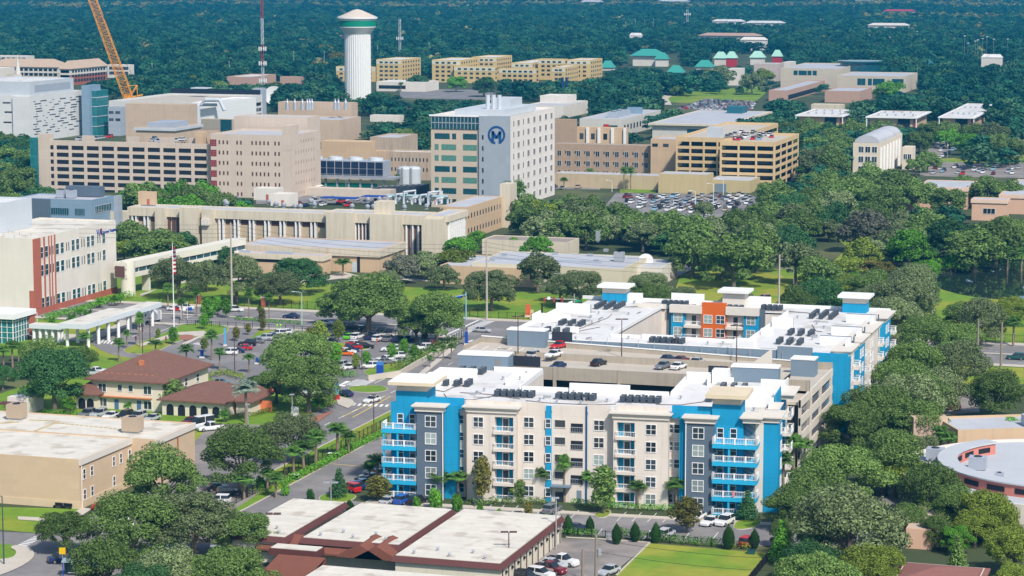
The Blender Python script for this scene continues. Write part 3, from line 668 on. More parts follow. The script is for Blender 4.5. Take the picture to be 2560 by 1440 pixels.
# ---------------------------------------------------------------- rear block
B = Bld('apartment_building', 'white-roofed five-storey apartment block with courtyard and orange wall, beside the main road', 'apartment building', None, 17.2, 0, 0, BEIGE, WHITE_ROOF, O=(0, 81.2), Lu=69, Lv=68, shell=False)
B.N = (1700, 800)
def ub(u0, u1, v0, v1): return (u0, u1, v0-81.2, v1-81.2)
mb = MB()
blocks = [ub(-1, 69, 81.2, 93.5), ub(-5, 17, 93.5, 139), ub(47, 69, 93.5, 139), ub(-3, 69, 139, 149)]
for b_ in blocks: mb.box(*b_, -1, 16.3)
B.part('wall', mb, BEIGE); mb = MB()
for b_ in blocks: mb.box(b_[0]+.3, b_[1]-.3 if b_[1] > 60 else b_[1], b_[2]+(.3 if b_[2] < 1 else 0), b_[3], 16.0, 16.42)
B.part('roof', mb, WHITE_ROOF)
B.part('wall', MB().box(-1, 63, -.35, 0, -1, 17.3), SLATE2, label='blue-grey wall above the garage'); B.part('parapet', MB().box(-1.05, 63.05, -.4, .1, 17.3, 17.45), WHITE)
B.part('wall', MB().box(56, 63.3, -.7, -.36, 5, 18.2), SLATE2)
mb = MB()
for a in (ub(17, 47, 93.2, 93.5), ub(-1, 17, 81.5, 81.8), ub(-5, 20, 148.7, 149), ub(20, 69, 148.7, 149), ub(-5, -4.7, 93.5, 139), ub(46.7, 47, 93.5, 139), ub(17, 17.3, 93.5, 139)): mb.box(*a, 16.3, 17.1)
for a, h in ((ub(24, 31, 92.9, 93.2), 1.0), (ub(-4.7, 2.5, 112, 112.3), 1.6), (ub(-4.7, 3.5, 125, 125.3), 2.2), (ub(-4.7, -4.4, 106, 112), 2.2), (ub(3, 9, 96, 96.3), 1.4), (ub(17, 25, 148.3, 148.6), 2.3), (ub(33, 41, 148.3, 148.6), 2.3), (ub(5, 10, 146, 148.6), 1.9), (ub(47.3, 52, 118, 118.3), 2.2), (ub(47.3, 50, 106, 106.3), 1.4), (ub(62, 68.7, 96, 96.3), 1.9), (ub(62, 68.7, 110, 110.3), 1.9), (ub(62, 68.7, 129, 129.3), 1.9), (ub(68.4, 68.7, 90, 96), 1.9), (ub(68.4, 68.7, 104, 110), 1.9), (ub(68.4, 68.7, 122, 129), 1.9)): mb.box(*a, 16.4, 16.4+h)
B.split('roof_screen', mb, WHITE, label='raised white roof-edge screens')
mb = MB()
for a in (ub(62, 68.7, 96.32, 96.7), ub(62, 68.7, 110.32, 110.7), ub(62, 68.7, 129.32, 129.7), ub(-4.7, 3.6, 125.32, 125.6), ub(47.3, 52, 118.32, 118.7)): mb.box(*a, 16.4, 18.4)
for v in (96.35, 110.35, 129.35): mb.box(69.02, 69.2, v-81.2, v-81.2+.9, 0, 18.4)
B.split('accent_strip', mb, SLATE)
B.part('roof_box', MB().box(46, 50.5, 1.5, 5.5, 16.42, 18.6), WHITE)
# towers with wide caps
for (pxc, wpx, full) in ((1534, 58, 1), (1834, 54, 0), (2136, 56, 1)):
    v = 144.0; u = B.fx(pxc, v-81.2, 745); hw = wpx/20.4; yy = v-81.2
    B.part('tower_wall', MB().box(u-hw, u+hw, yy, yy+4.5, 16.4, 18.6), CYAN if full else CREAM); B.part('tower_wall', MB().box(u-hw+.03, u+hw-.03, yy+.03, yy+4.47, 18.6, 19.9), CREAM); B.part('tower_cap', MB().box(u-hw-1.0, u+hw+1.0, yy-1.0, yy+5.5, 19.9, 20.5), WHITE)
B.part('stair_penthouse', MB().box(-1.5, 6.8, -3.5, -.4, 12, 19.3), SLATE2); B.part('stair_penthouse_roof', MB().box(-1.6, 6.9, -3.6, -.3, 19.3, 19.6), WHITE)
# courtyard back wall
yb = 139-81.2; fb = lambda p: B.fx(p, yb, 800)
def cb(name, p0, p1, d, z1, m, z0_=-1): B.part(name, MB().box(fb(p0), fb(p1), yb-d, yb, z0_, z1), m)
cb('slate_strip', 1667, 1679, .15, 17, SLATE); cb('blue_bay', 1680, 1714, .9, 15.6, CYAN); cb('cornice', 1677, 1758, 1.5, 17.4, CREAM, 15.6)
cb('orange_bay', 1757, 1817, 1.3, 18.2, ORANGE); cb('blue_bay', 1861, 1898, .9, 15.6, CYAN); cb('cornice', 1817, 1899, 1.5, 17.4, CREAM, 15.6); cb('slate_strip', 1899, 1913, .15, 17, SLATE); cb('cornice', 1590, 1666, .5, 17.3, CREAM, 16.2)
for k in range(5):
    zc = k*FH+1.75
    for p, d in ((1697, .9), (1773, 1.3), (1804, 1.3), (1879, .9)): B.win('F', fb(p), zc, 1.9, 1.8, mull=(2, 2), d=-(yb-d), glass=GLASSB if p != 1804 else GLASS)
    for p0, p1 in ((1714, 1756), (1818, 1860), (1612, 1645)):
        z = k*FH+.12; o = B.part('balcony', MB().box(fb(p0), fb(p1), yb-2.0, yb, z-.5, z), CREAM); r = MB(); railing(r, [(fb(p0)+.1, yb-1.9), (fb(p1)-.1, yb-1.9)], z); link('railing', r.mesh('railing', WHITE), o)
        B.win('F', (fb(p0)+fb(p1))/2, k*FH+1.3, 1.1, 2.1, d=-yb)
# right-hand side
def rb_(name, v0, v1, d, z0_, z1_, m): B.part(name, MB().box(69, 69+d, v0-81.2, v1-81.2, z0_, z1_), m)
B.part('blue_bay', MB().box(63.4, 70.6, -.9, 0, -1, 17.2), CYAN); rb_('blue_bay', 81.2, 84.6, 1.6, -1, 16.2, CYAN)
for (v0, v1, m) in ((84.8, 95, BEIGE), (97.5, 109, CYAN), (111.5, 127, BEIGE), (133, 145, CYAN)):
    rb_('bay', v0, v1-4, 1.2, -1, 16.2, m); canopy(B, 67, 70.3, v0-81.3, v1-81.2, 16.2, 1.1)
    for k in range(5):
        z = k*FH+.12; o = B.part('balcony', MB().box(69, 71.2, v1-85.2, v1-82, z-.5, z), CREAM); r = MB(); railing(r, [(69.1, v1-85.1), (71.1, v1-85.1), (71.1, v1-82.1), (69.1, v1-82.1)], z); link('railing', r.mesh('railing', WHITE), o)
        for q in (v0+1.8, v0+4.6): B.win('R', q-81.2, k*FH+1.75, 1.4, 1.7, mull=(2, 2), d=1.2, glass=GLASSB if k % 2 else GLASS)
rb_('downpipe', 96.6, 96.9, .15, 0, 16, M('bronze_pipe', (.2, .13, .09), .6))
# ---------------------------------------------------------------- roof condensers: every unit is a thing
cme = MB(); cme.box(-.45, .45, -.45, .45, .15, 1.15); cme.mi = 1; cme.lathe([(.0, 1.16), (.36, 1.17), (.38, 1.13)], 12); cme.box(-.5, .5, -.3, -.2, .0, .15); cme.box(-.5, .5, .2, .3, 0, .15)
CME = cme.mesh('condenser_unit', [ACM, ACT])
ORD = 'first second third fourth fifth sixth seventh eighth ninth tenth eleventh twelfth thirteenth fourteenth fifteenth sixteenth seventeenth eighteenth nineteenth twentieth'.split()
def ordw(i): return ORD[i] if i < 20 else ('twenty-'+ORD[i-20] if i < 29 else ('thirty-'+ORD[i-30] if 30 <= i < 39 else ('thirtieth' if i == 29 else ('fortieth' if i == 39 else 'number %d' % (i+1)))))
def condensers(px, py, rows, cols, place, rowdir=radians(72-90), z=16.45, dx=1.15, dy=1.5, yaw=0.0):
    c = G(px, py, z+.6)
    mb = MB(); mb.tube([(c[0]-cols*dx*.55, c[1]-dy, z+.12), (c[0]+cols*dx*.75, c[1]-dy, z+.12)], .06, 4)
    for r in range(rows):
        for k in range(cols):
            u = c[0]+(k-(cols-1)/2)*dx*cos(yaw)-(r-(rows-1)/2)*dy*sin(yaw); v = c[1]+(r-(rows-1)/2)*dy*cos(yaw)+(k-(cols-1)/2)*dx*sin(yaw)
            lab = '%s dark condenser in row %s %s' % (ordw(k), ['one', 'two', 'three', 'four', 'five', 'six'][r], place)
            one('condenser_unit', CME, None, lab, 'air conditioner', (u, v, z), yaw, 'condenser units on the apartment roofs')
cc = [(1180, 925, 3, 3, 'by the left stair housing', 2.1, 1.35), (1145, 955, 3, 3, 'behind the front left tower', 2.1, 1.35), (1287, 983, 2, 6, 'above the left balcony bay', 1.3, 1.5), (1440, 990, 2, 6, 'above the stair bay', 1.3, 1.5), (1602, 997, 2, 6, 'above the right balcony bay', 1.3, 1.5), (1835, 966, 3, 3, 'by the right stair housing', 2.0, 1.2), (1802, 995, 3, 3, 'behind the front right tower', 2.0, 1.2),
      (1525, 762, 5, 3, 'behind the rear left tower', 2.3, 1.8), (1490, 773, 0, 0, '', 1, 1), (1430, 806, 3, 3, 'at the rear block left wing', 2.2, 1.6), (1392, 825, 3, 3, 'by the black screen', 2.2, 1.3), (1688, 757, 2, 5, 'left of the rear cream tower', 1.3, 1.5), (1823, 768, 2, 5, 'above the orange wall', 1.4, 1.5), (1930, 768, 2, 4, 'right of the rear cream tower', 1.3, 1.5), (2060, 785, 5, 3, 'near the rear right tower', 2.2, 2.0), (2003, 830, 3, 3, 'in the middle of the right wing', 2.2, 1.6), (1975, 852, 3, 3, 'at the near end of the right wing', 2.2, 1.6), (1668, 850, 2, 6, 'beside the courtyard edge', 1.3, 1.5)]
for px, py, r_, c_, pl, dx, dy in cc: condensers(px, py, r_, c_, pl, dx=dx, dy=dy, yaw=radians(4.5) if py > 880 else 0)
mb = MB()                                           # refrigerant lines snaking over the white roofs, parts of the blocks
def line_on(bd, pts, z, m=None):
    mb = MB(); P = [G(*p, z) for p in pts]; mb.tube([(a[0], a[1], z+.05) for a in P], .09, 4)
    me = mb.mesh('pipe_run', M('pipe_wrap', (.16, .13, .12), .8)); o = link('pipe_run', me, bd.root)
    bd_loc = bd.root.location; c, s = cos(-bd.yaw), sin(-bd.yaw)
    for v in me.vertices:
        X, Y = v.co.x-bd_loc.x, v.co.y-bd_loc.y; v.co.x = X*c-Y*s; v.co.y = X*s+Y*c
for p in ([(1085, 975), (1110, 980), (1130, 970), (1170, 962)], [(1110, 985), (1120, 998), (1180, 1000), (1240, 990), (1300, 998)], [(1150, 982), (1200, 985), (1260, 990)], [(1315, 1002), (1370, 1008), (1480, 1013), (1540, 1011)], [(1640, 1012), (1700, 1013), (1760, 1005), (1790, 1003)], [(1690, 1025), (1720, 1030), (1755, 1036)]): line_on(A, p, 16.45)
for p in ([(1405, 835), (1450, 822), (1485, 808), (1520, 795), (1530, 785)], [(1560, 768), (1620, 766), (1680, 765), (1740, 762)], [(1900, 778), (1960, 778), (2020, 783), (2040, 790)], [(2030, 812), (2040, 828), (2055, 830)], [(1440, 830), (1500, 818)]): line_on(B, p, 16.45)

VR = random.Random(21); VM = MB().lathe([(.16, 0), (.16, .5), (.3, .55), (.3, .65), (0, .7)], 8).mesh('roof_vent', STEEL); HM = MB().box(-.6, .6, -.5, .5, 0, .35).mesh('roof_hatch', M('hatch_grey', (.35, .36, .38), .6)); PM = MB().box(-1.6, 1.6, -.25, .25, 0, .04).mesh('walk_pad', M('pad_grey', (.22, .22, .23), .8))
for bd, areas in ((A, ((3, 66, 6, 22), (3, 18, 26, 42), (50, 60, 26, 40))), (B, ((2, 65, 2, 11), (-3, 15, 14, 60), (49, 60, 14, 60), (0, 60, 60, 66)))):
    for x0, x1, y0_, y1_ in areas:
        for k in range(int((x1-x0)*(y1_-y0_)/38)):
            o = link('x', VR.choice((VM, VM, VM, HM, PM)), bd.root, (VR.uniform(x0, x1), VR.uniform(y0_, y1_), 16.43), VR.choice((0, pi/2))); o.name = o.data.name
def kid(b, n):
    return [c for c in b.root.children if c.name.split('.')[0] == n][0]
# ================================================================ hospital side (left), from near to far
def frame_text(b, s_, face, a, z, size, m, proud=.06, name='sign_lettering', bold=0):
    cu = bpy.data.curves.new(name, 'FONT'); cu.body = s_; cu.size = size; cu.extrude = .04; cu.offset = bold; cu.materials.append(m); cu.align_x = 'LEFT'
    tmp = bpy.data.objects.new('tmp', cu); me = bpy.data.meshes.new_from_object(tmp); me.materials.clear(); me.materials.append(m); bpy.data.objects.remove(tmp)
    o = bpy.data.objects.new(name, me); COL.objects.link(o); o.parent = b.root
    if face == 'R': o.location = (b.Lu+proud, a, z); o.rotation_euler = (pi/2, 0, pi/2)
    else: o.location = (a, -proud, z); o.rotation_euler = (pi/2, 0, 0)
    return o
V = Bld('hospital_building', 'four-storey cream hospital block with dark red corner stripes and small blue sign', 'hospital building', (80, 597), 21.4, -120, 289, OFFW, CREAM_ROOF, par=.5)
V.part('base_band', MB().box(V.Lu, V.Lu+.12, 0, V.Lv+.1, -1, 1.7), REDB)
for a, b_ in ((81, 100), (107.5, 111), (120, 122.3), (126.7, 129), (134.5, 137.3)): V.part('red_stripe', MB().box(V.Lu, V.Lu+.16, V.ry(a), V.ry(b_), 1.75, 21.2), REDB)
V.part('red_stripe', MB().box(V.Lu-1.2, V.Lu+.16, -.12, V.ry(81)-.02, 1.75, 7), REDB)
for z in (17.0, 12.0, 2.9):
    for p in (102.8, 114.8, 142.2, 154.4, 181.9, 193.3, 220, 231, 258.9): V.win('R', V.ry(p), z, 1.9, 3.0, frame=WHITE, mull=(1, 2), glass=TEALD)
    for p in (91.5, 124.5, 131.8, 165.8, 171.4, 204, 210, 244.5, 250): V.win('R', V.ry(p), z, .45, 2.4, frame=None, glass=GLASS)
frame_text(V, 'VA', 'R', V.ry(241.5), 18.0, 2.6, BLUE, bold=.05); frame_text(V, "Veterans' Hospital", 'R', V.ry(256), 18.3, 1.15, BLUE, bold=.02)
V.part('emblem', MB().box(V.Lu, V.Lu+.1, V.ry(252.5), V.ry(255), 18.0, 19.9), RED)
VP = Bld('mechanical_penthouse', 'big white metal penthouse standing on the cream hospital roof', 'penthouse', (12, 507), 29.5, -120, 79, GREYW2, WHITE_ROOF, z0=21)
mb = MB()
for k in range(9): mb.tube([(V.Lu-3-k*2.3, 2+(k*7) % 12, 20.9), (V.Lu-3-k*2.3, 2+(k*7) % 12, 21.9)], .08, 5)
V.split('vent_pipe', mb, STEEL)
PV = Bld('entrance_pavilion', 'glass entrance pavilion with flat white roof at the hospital corner', 'pavilion', (31, 786), 7.6, -90, 77, TEAL, WHITE_ROOF, par=0)
PV.part('canopy', MB().box(-1, PV.Lu+1, -1, PV.Lv+1, 6.4, 7.7), WHITE)
PV.part('brick_pier', MB().box(PV.Lu+.05, PV.Lu+.6, PV.Lv-1.5, PV.Lv+1, 0, 6.4), REDB)
mb = MB()
for k in range(12): mb.box(PV.Lu-k*1.6-.06, PV.Lu-k*1.6+.06, -.12, 0, 0, 6.4)
for k in range(10): mb.box(PV.Lu, PV.Lu+.12, k*1.4, k*1.4+.1, 0, 6.4)
for z in (1.4, 2.8, 4.2, 5.6): mb.box(0, PV.Lu, -.1, -.02, z, z+.1); mb.box(PV.Lu+.02, PV.Lu+.1, 0, PV.Lv, z, z+.1)
PV.part('window_frame', mb, WHITE)
def open_canopy(name, label, N, z, xl, xr, ncol, th=1.3, inner=3.4, rows=2):
    b = Bld(name, label, 'canopy', N, z, xl, xr, WHITE, WHITE, shell=False, yaw=0)
    b.part('roof', MB().box(0, b.Lu, 0, b.Lv, z-th, z-.05), M('canopy_white', (.62, .66, .70), .7, .05)); b.part('roof', MB().box(.3, b.Lu-.3, .3, b.Lv-.3, z-.05, z+.02), CREAM_ROOF)
    along = b.Lv > b.Lu
    for i in range(ncol):
        for s_ in range(rows):
            t = (i+.5)/ncol; x = (b.Lu*t if not along else (b.Lu-.9 if s_ else .9)); y = (b.Lv*t if along else (b.Lv-.9 if s_ else .9))
            b.part('column', MB().lathe([(.42, 0), (.42, z-th)], 12, x, y), WHITE)
    return b
open_canopy('covered_walk', 'low white covered walk joining the glass pavilion to the drop-off canopy', (150, 814), 4.6, 72, 166, 5, 1.1)
open_canopy('entrance_canopy', 'long white drop-off canopy on round columns, nearer half', (215, 811), 6.3, 146, 339, 5)
open_canopy('entrance_canopy', 'white drop-off canopy, farther and lower half beside the ambulance', (338, 775), 6.0, 300, 404, 2)
# skybridge between the cream hospital block and the long precast building
p0 = G(300, 655, 10.0); p1 = G(600, 594, 10.0)
ln = sqrt((p1[0]-p0[0])**2+(p1[1]-p0[1])**2); an = math.atan2(p1[1]-p0[1], p1[0]-p0[0])
r = thing('skybridge', 'long cream covered footbridge with arched end, passing behind the trees', 'footbridge', (*p0, 0), an)
part(r, 'roof', MB().box(0, ln, -2.2, 2.2, 7.9, 9.9), M('bridge_cream', (.68, .65, .56), .8, .06)); part(r, 'glazing', MB().box(1, ln, -1.7, 1.7, 6.5, 7.9), TEALD); part(r, 'floor', MB().box(0, ln, -2.2, 2.2, 5.2, 6.5), M('bridge_cream', (.7, .7, .6)))
part(r, 'end_tower', MB().lathe([(2.1, 0), (2.1, 10.2), (0, 10.3)], 20, 2.2, -1.2), M('bridge_cream', (.7, .7, .6)))
mb = MB(); n = 12; mb.prism([(-.2+.0, 0)]+[(0, 0)], 0, 0) if False else None
part(r, 'arch_window', MB().box(-.4, -.1, -1.6, 1.6, 5.6, 8.8), M('bronze_glass', (.12, .06, .05), .2))
for k in range(1, 5): part(r, 'pier', MB().box(ln*k/5-.5, ln*k/5+.5, -1.2, 1.2, -1, 5.2), CREAM)
for k in range(int(ln/4)): part(r, 'mullion', MB().box(3+k*4, 3.15+k*4, -1.78, -1.7, 6.5, 7.9), WHITE)
# blue-grey modern block behind the hospital
Q = Bld('clinic_building', 'blue-grey panelled two-storey clinic block with slanted grey roof', 'clinic', (229, 500), 11.5, 40, 284, BLUEG, GREY_ROOF, par=.4)
Q.part('dark_bay', MB().box(Q.fx(79), Q.fx(126), -.12, .2, -1, 11.3), SLATE)
for p0_, p1_ in ((127, 171), (187, 211)):
    a, b_ = Q.fx(p0_), Q.fx(p1_); Q.win('F', (a+b_)/2, 7.0, b_-a, 2.4, glass=TEALD, frame=BLUEG, mull=(8, 1))
a, b_ = Q.ry(237), Q.ry(278); Q.win('R', (a+b_)/2, 7.6, b_-a, 2.6, glass=TEALD, frame=GREYW2, mull=(10, 1))
Q2 = Bld('stair_tower', 'grey metal stair tower at the end of the blue-grey clinic', 'tower', (294, 490), 13, 284, 305, GREYW, GREY_ROOF)
Q.part('roof_screen', MB().box(Q.Lu*.45, Q.Lu-3, Q.Lv*.7, Q.Lv-1, 11.4, 15), SLATE)
for k in range(2): g = Q.w(Q.Lu*.5+k*4, Q.Lv*.35); rooftop_unit(g[0], g[1], 11.2, 3, 3, 3, ['grey air handler on the blue-grey clinic roof, left of two', 'grey air handler on the blue-grey clinic roof, right of two'][k], GREYW)
Bld('annex_building', 'low cream annex between the blue-grey clinic and the long precast building', 'annex', (330, 530), 6, 245, 345, SAND, GREY_ROOF)
# long precast building
def precast(label, N, z, xl, xr, par=1.4, win=()):
    b = Bld('hospital_wing', label, 'hospital wing', N, z, xl, xr, SAND, GREY_ROOF, par=.5, group=None)
    return b
PL = precast('long sand-coloured precast wing with tall slot windows, left half', (822, 533), 12.6, 322, 850)
PL.part('fascia', MB().box(0, PL.Lu, -1.2, 0, 9.6, 12.5), SAND)
def slotwall(b, p0, p1, n, py=580, z1=9.6, back=M('tan_infill', (.48, .38, .26), .9, .08)):
    x0_, x1_ = b.fx(p0, 0, py), b.fx(p1, 0, py); w = (x1_-x0_)/n
    for k in range(n):
        x = x0_+k*w; b.part('window', MB().box(x+.15, x+1.0, -.06, .1, 0, z1), M('bronze_glass', (.07, .03, .03), .25)); b.part('fin', MB().box(x-.35, x+.1, -1.0, 0, 0, z1), WHITE); b.part('fin', MB().box(x+1.05, x+1.5, -1.0, 0, 0, z1), WHITE)
        b.part('window', MB().box(x+1.9, x+w-.7, -.05, .1, z1-2.0, z1-.3), M('bronze_glass', (.07, .03, .03), .25)); b.part('infill', MB().box(x+1.55, x+w-.4, -.04, .05, 0, z1-2.1), back)
slotwall(PL, 335, 395, 2); slotwall(PL, 552, 820, 7)
PL.part('block', MB().box(PL.fx(397), PL.fx(420), -3.2, 0, -1, 12.9), SAND)
for p in (421, 432, 442, 453): PL.part('window', MB().box(PL.fx(p), PL.fx(p+6), -.5, .1, 2, 9.8), M('bronze_glass', (.07, .03, .03)))
PL.part('block', MB().box(PL.fx(459), PL.fx(502), -3.4, 0, -1, 13.2), SAND); PL.part('block', MB().box(PL.fx(512), PL.fx(540), -2.6, 0, -1, 12.8), SAND)
PL.part('oriel', MB().box(PL.fx(514), PL.fx(532), -3.8, -2.65, 7.4, 9.6), CREAM)
PR = precast('sand-coloured precast wing with stained blank walls and clustered roof pipes, right half', (1065, 538), 13.4, 812, 1092)
PR.part('block', MB().box(PR.fx(822), PR.fx(890), -2.4, 0, -1, 13.6), SAND); PR.part('block', MB().box(PR.fx(933), PR.fx(1010), -3.2, 0, -1, 13.6), SAND); PR.part('block', MB().box(PR.fx(938), PR.fx(975), -1, 5, 13.5, 17.5), SAND)
for p in (892, 900, 909, 918, 927): PR.part('window', MB().box(PR.fx(p), PR.fx(p+4.5), -.3, .1, 1, 10.2), M('bronze_glass', (.07, .03, .03))); PR.part('fin', MB().box(PR.fx(p)-.4, PR.fx(p)-.05, -.8, 0, 1, 10.2), WHITE)
PR.part('fascia', MB().box(PR.fx(890), PR.fx(1064), -1.3, -.02, 10.2, 13.3), SAND)
for p in (1020, 1036, 1050): PR.part('window', MB().box(PR.fx(p), PR.fx(p+5), -.3, .1, 0, 10.0), M('bronze_glass', (.07, .03, .03))); PR.part('fin', MB().box(PR.fx(p)-.5, PR.fx(p)-.05, -1.0, 0, 0, 10.2), WHITE)
PE = precast('sand precast end wing with vertical fins facing the road, sloped parapet', (1110, 541), 13.6, 1064, 1166)
PE.part('block', MB().box(0, PE.Lu, -4, 0, -1, 13.0), SAND)
for k in range(9): PE.part('fin', MB().box(PE.Lu, PE.Lu+.7, 4+k*(PE.Lv-6)/9, 4.7+k*(PE.Lv-6)/9, -1, 11.5), WHITE)
PE.part('fascia', MB().box(PE.Lu, PE.Lu+.9, 2, PE.Lv, 11.5, 13.5), SAND)
PT = Bld('hospital_wing', 'tan two-storey wing with two rows of small square windows and a stair tower', 'hospital wing', (1167, 518), 11.5, 1100, 1256, TAN, GREY_ROOF, par=.3)
PT.grid('R', [PT.Lv*(k+.6)/12.5 for k in range(12)], (8.2, 3.0), 1.1, 1.7, frame=None)
PT.part('stair_tower', MB().box(PT.Lu-1, PT.Lu+3.0, PT.Lv, PT.Lv+8, -1, 16), SAND)
for N_, z_, xl_, xr_, nm in (((385, 480), 17, 345, 392, 'small tan roof house at the left end of the long precast wing'), ((690, 472), 16.6, 634, 709, 'white lift house on the long precast wing, farther of two'), ((725, 486), 16.6, 676, 745, 'white stair house with yellow stain on the long precast wing'), ((1097, 480), 16.8, 1073, 1107, 'white stair house with brown door on the right precast wing')):
    q = Bld('roof_house', nm, 'roof house', N_, z_, xl_, xr_, OFFW if xl_ > 600 else TAN, GREY_ROOF, z0=12.4)
    q.part('roof_door', MB().box(q.Lu*.55, q.Lu*.55+1, -.05, .02, .1, 2.1), REDB)
R.seed(5)
labs = 0
for i in range(22):
    px = R.uniform(560, 800) if i < 9 else R.uniform(880, 1070); py = R.uniform(502, 518) if i < 9 else R.uniform(495, 520)
    g = G(px, py, 13)
    a_ = one('roof_vent', MB().box(-.5, .5, -.5, .5, -.2, .7).lathe([(.9, .7), (.9, 1.3), (.3, 1.8), (0, 1.8)], 10), STEEL, '%s mushroom vent from the left on the %s precast roof' % (ordw(i if i < 9 else i-9), 'left' if i < 9 else 'right'), 'roof vent', (g[0], g[1], 12.3), 0, 'vents on the precast roofs')
VX = [[G(R.uniform(560, 800), 510, 13) for i in range(9)]]
def relabel_lr(objs, fmt):
    objs.sort(key=lambda o: PJ(*o.location)[0])
    for i, o in enumerate(objs): o['label'] = fmt % ordw(i)
vs_ = [o for o in COL.objects if o.name.startswith('roof_vent')]
relabel_lr([o for o in vs_ if PJ(*o.location)[0] < 840], '%s mushroom vent from the left on the left precast roof'); relabel_lr([o for o in vs_ if PJ(*o.location)[0] >= 840], '%s mushroom vent from the left on the right precast roof')
mb = MB()
pr = thing('roof_pipework', 'tangle of pale ducts and pipes on the right precast roof', 'pipework', G(1030, 510, 13)+(12.9,))
for k in range(7): part(pr, 'duct', MB().tube([(-9+k*3, 0, 0), (-9+k*3, 0, 2.2+k % 3), (-7+k*3, 6, 2.2+k % 3), (-7+k*3, 6, 0)], .45, 6), GREYW2)
part(pr, 'duct', MB().tube([(-10, 2, 2.6), (12, 4, 2.6)], .6, 6), M('pipe_blue_grey', (.3, .42, .45), .6))
# low buildings in front
LA = Bld('low_building', 'low flat-roofed cream building with deep fascia in front of the precast wing', 'low building', (947, 624), 7.4, 600, 1011, TAN, GREY_ROOF, par=.3)
LA.part('fascia', MB().box(-.6, LA.Lu+.6, -.6, 0, 5.0, 7.3), SAND); LA.part('fascia', MB().box(LA.Lu, LA.Lu+.6, 0, LA.Lv, 5.0, 7.3), SAND); LA.part('dark_recess', MB().box(LA.fx(893, 0, 660), LA.fx(900, 0, 660), -.1, .1, 0, 5), DARK); LA.part('garage_door', MB().box(LA.fx(880, 0, 660), LA.fx(892, 0, 660), -.08, .1, 0, 3.2), GREYW2)
LB = Bld('low_building', 'lower cream building left of the round palm, with long dark slot window', 'low building', (806, 640), 6.2, 475, 826, TAN, GREY_ROOF, par=.3)
LB.part('fascia', MB().box(-.5, LB.Lu+.5, -.5, 0, 4.6, 6.1), SAND); LB.part('fascia', MB().box(LB.Lu, LB.Lu+.5, 0, LB.Lv, 4.6, 6.1), SAND); LB.part('window', MB().box(1, LB.Lu-2, -.08, .1, 3.6, 4.5), DARK)
for k, (a, b_) in enumerate(((.25, .42), (.55, .75))): LB.part('light_well', MB().box(LB.Lu*a, LB.Lu*b_, LB.Lv*.45, LB.Lv*.6, 6.0, 6.6), GREYW)
L3 = Bld('low_building', 'wide grey flat-roofed building left of the white dish antenna', 'low building', (1556, 672), 6.4, 1180, 1622, M('pale_tan', (.6, .54, .4), .9, .06), GREY_ROOF, par=.25)
L4 = Bld('low_building', 'small white-fenced annex with grey roof at the end of the wide grey roof', 'low building', (1655, 668), 5.0, 1570, 1692, OFFW, GREY_ROOF, par=.25)
L5 = Bld('low_building', 'low brown gravel-roofed building behind round green trees', 'low building', (1420, 606), 5.0, 1205, 1448, SAND, BROWN_ROOF, par=.3)
L6 = Bld('low_building', 'grey-roofed link wing between the right precast end and the wide grey roof', 'low building', (1335, 672), 5.6, 1100, 1400, TAN, GREY_ROOF, par=.25)
L3.part('roof_step', MB().box(2, L3.Lu*.8, L3.Lv*.35, L3.Lv*.36, 6.2, 6.9), GREYW); L3.part('roof_step', MB().box(L3.Lu*.4, L3.Lu*.41, 2, L3.Lv*.5, 6.2, 6.9), GREYW)
g = G(1495, 605, 6); rooftop_unit(g[0], g[1], 6.1, 1.2, 1.2, 3.6, 'tall grey exhaust stack on the wide grey roof', STEEL); g = G(1548, 655, 6); rooftop_unit(g[0], g[1], 6.1, 3, 2, 3, 'grey fan housing with curved duct near the front of the wide grey roof', STEEL)
for i, (px, py) in enumerate(((1475, 640), (1515, 628), (1490, 655), (1388, 636), (1260, 640), (1230, 652))):
    g = G(px, py, 6.3); one('roof_vent', MB().box(-.7, .7, -.7, .7, 0, .8), STEEL, ['square vent in the middle of the wide grey roof', 'square vent behind the tall stack on the wide grey roof', 'square vent by the curved duct', 'square vent right of the link roof', 'square vent on the link roof, farther', 'square vent on the link roof, nearer'][i], 'roof vent', (*g, 6.2))
# ================================================================ big garages and hospital masses behind
def garage(name, label, N, z, xl, xr, m, nf, nb, nbr, floor=3.1, base=0, first=2.0, spand=1.25, lcol=1.0):
    b = Bld(name, label, 'parking garage', N, z, xl, xr, m, DECK, shell=False)
    top = z
    b.part('shade_core', MB().box(2.2, b.Lu-2.2, 2.2, b.Lv-2.2, -1, top-1.6), DARK)  # added dark box: its colour stands for the unlit interior
    b.part('deck', MB().box(.3, b.Lu-.3, .3, b.Lv-.3, top-1.5, top-1.1), DECK)
    mb = MB(); k = 0; zz = top
    while zz > 1.5 and k <= nf: mb.ring(0, b.Lu, 0, b.Lv, max(-1, zz-(spand if k else first)), zz, .35); zz = top-first-(floor-spand)-k*floor; k += 1
    b.part('spandrels', mb, m)
    mb = MB()
    for i in range(nb+1): x = i*(b.Lu-lcol)/nb; mb.box(x, x+lcol, -.1, .4, -1, top+.03)
    for i in range(nbr+1): y = i*(b.Lv-lcol)/nbr; mb.box(b.Lu-.4, b.Lu+.1, y, y+lcol, -1, top+.03)
    b.split('column', mb, m)
    return b
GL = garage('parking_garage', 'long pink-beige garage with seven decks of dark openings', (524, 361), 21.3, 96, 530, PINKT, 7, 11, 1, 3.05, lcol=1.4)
mb = MB()
for p0_, p1_ in ((186, 216), (300, 330), (380, 418), (455, 498)): mb.box(GL.fx(p0_), GL.fx(p1_), 7, 7.5, 19.8, 23.2)
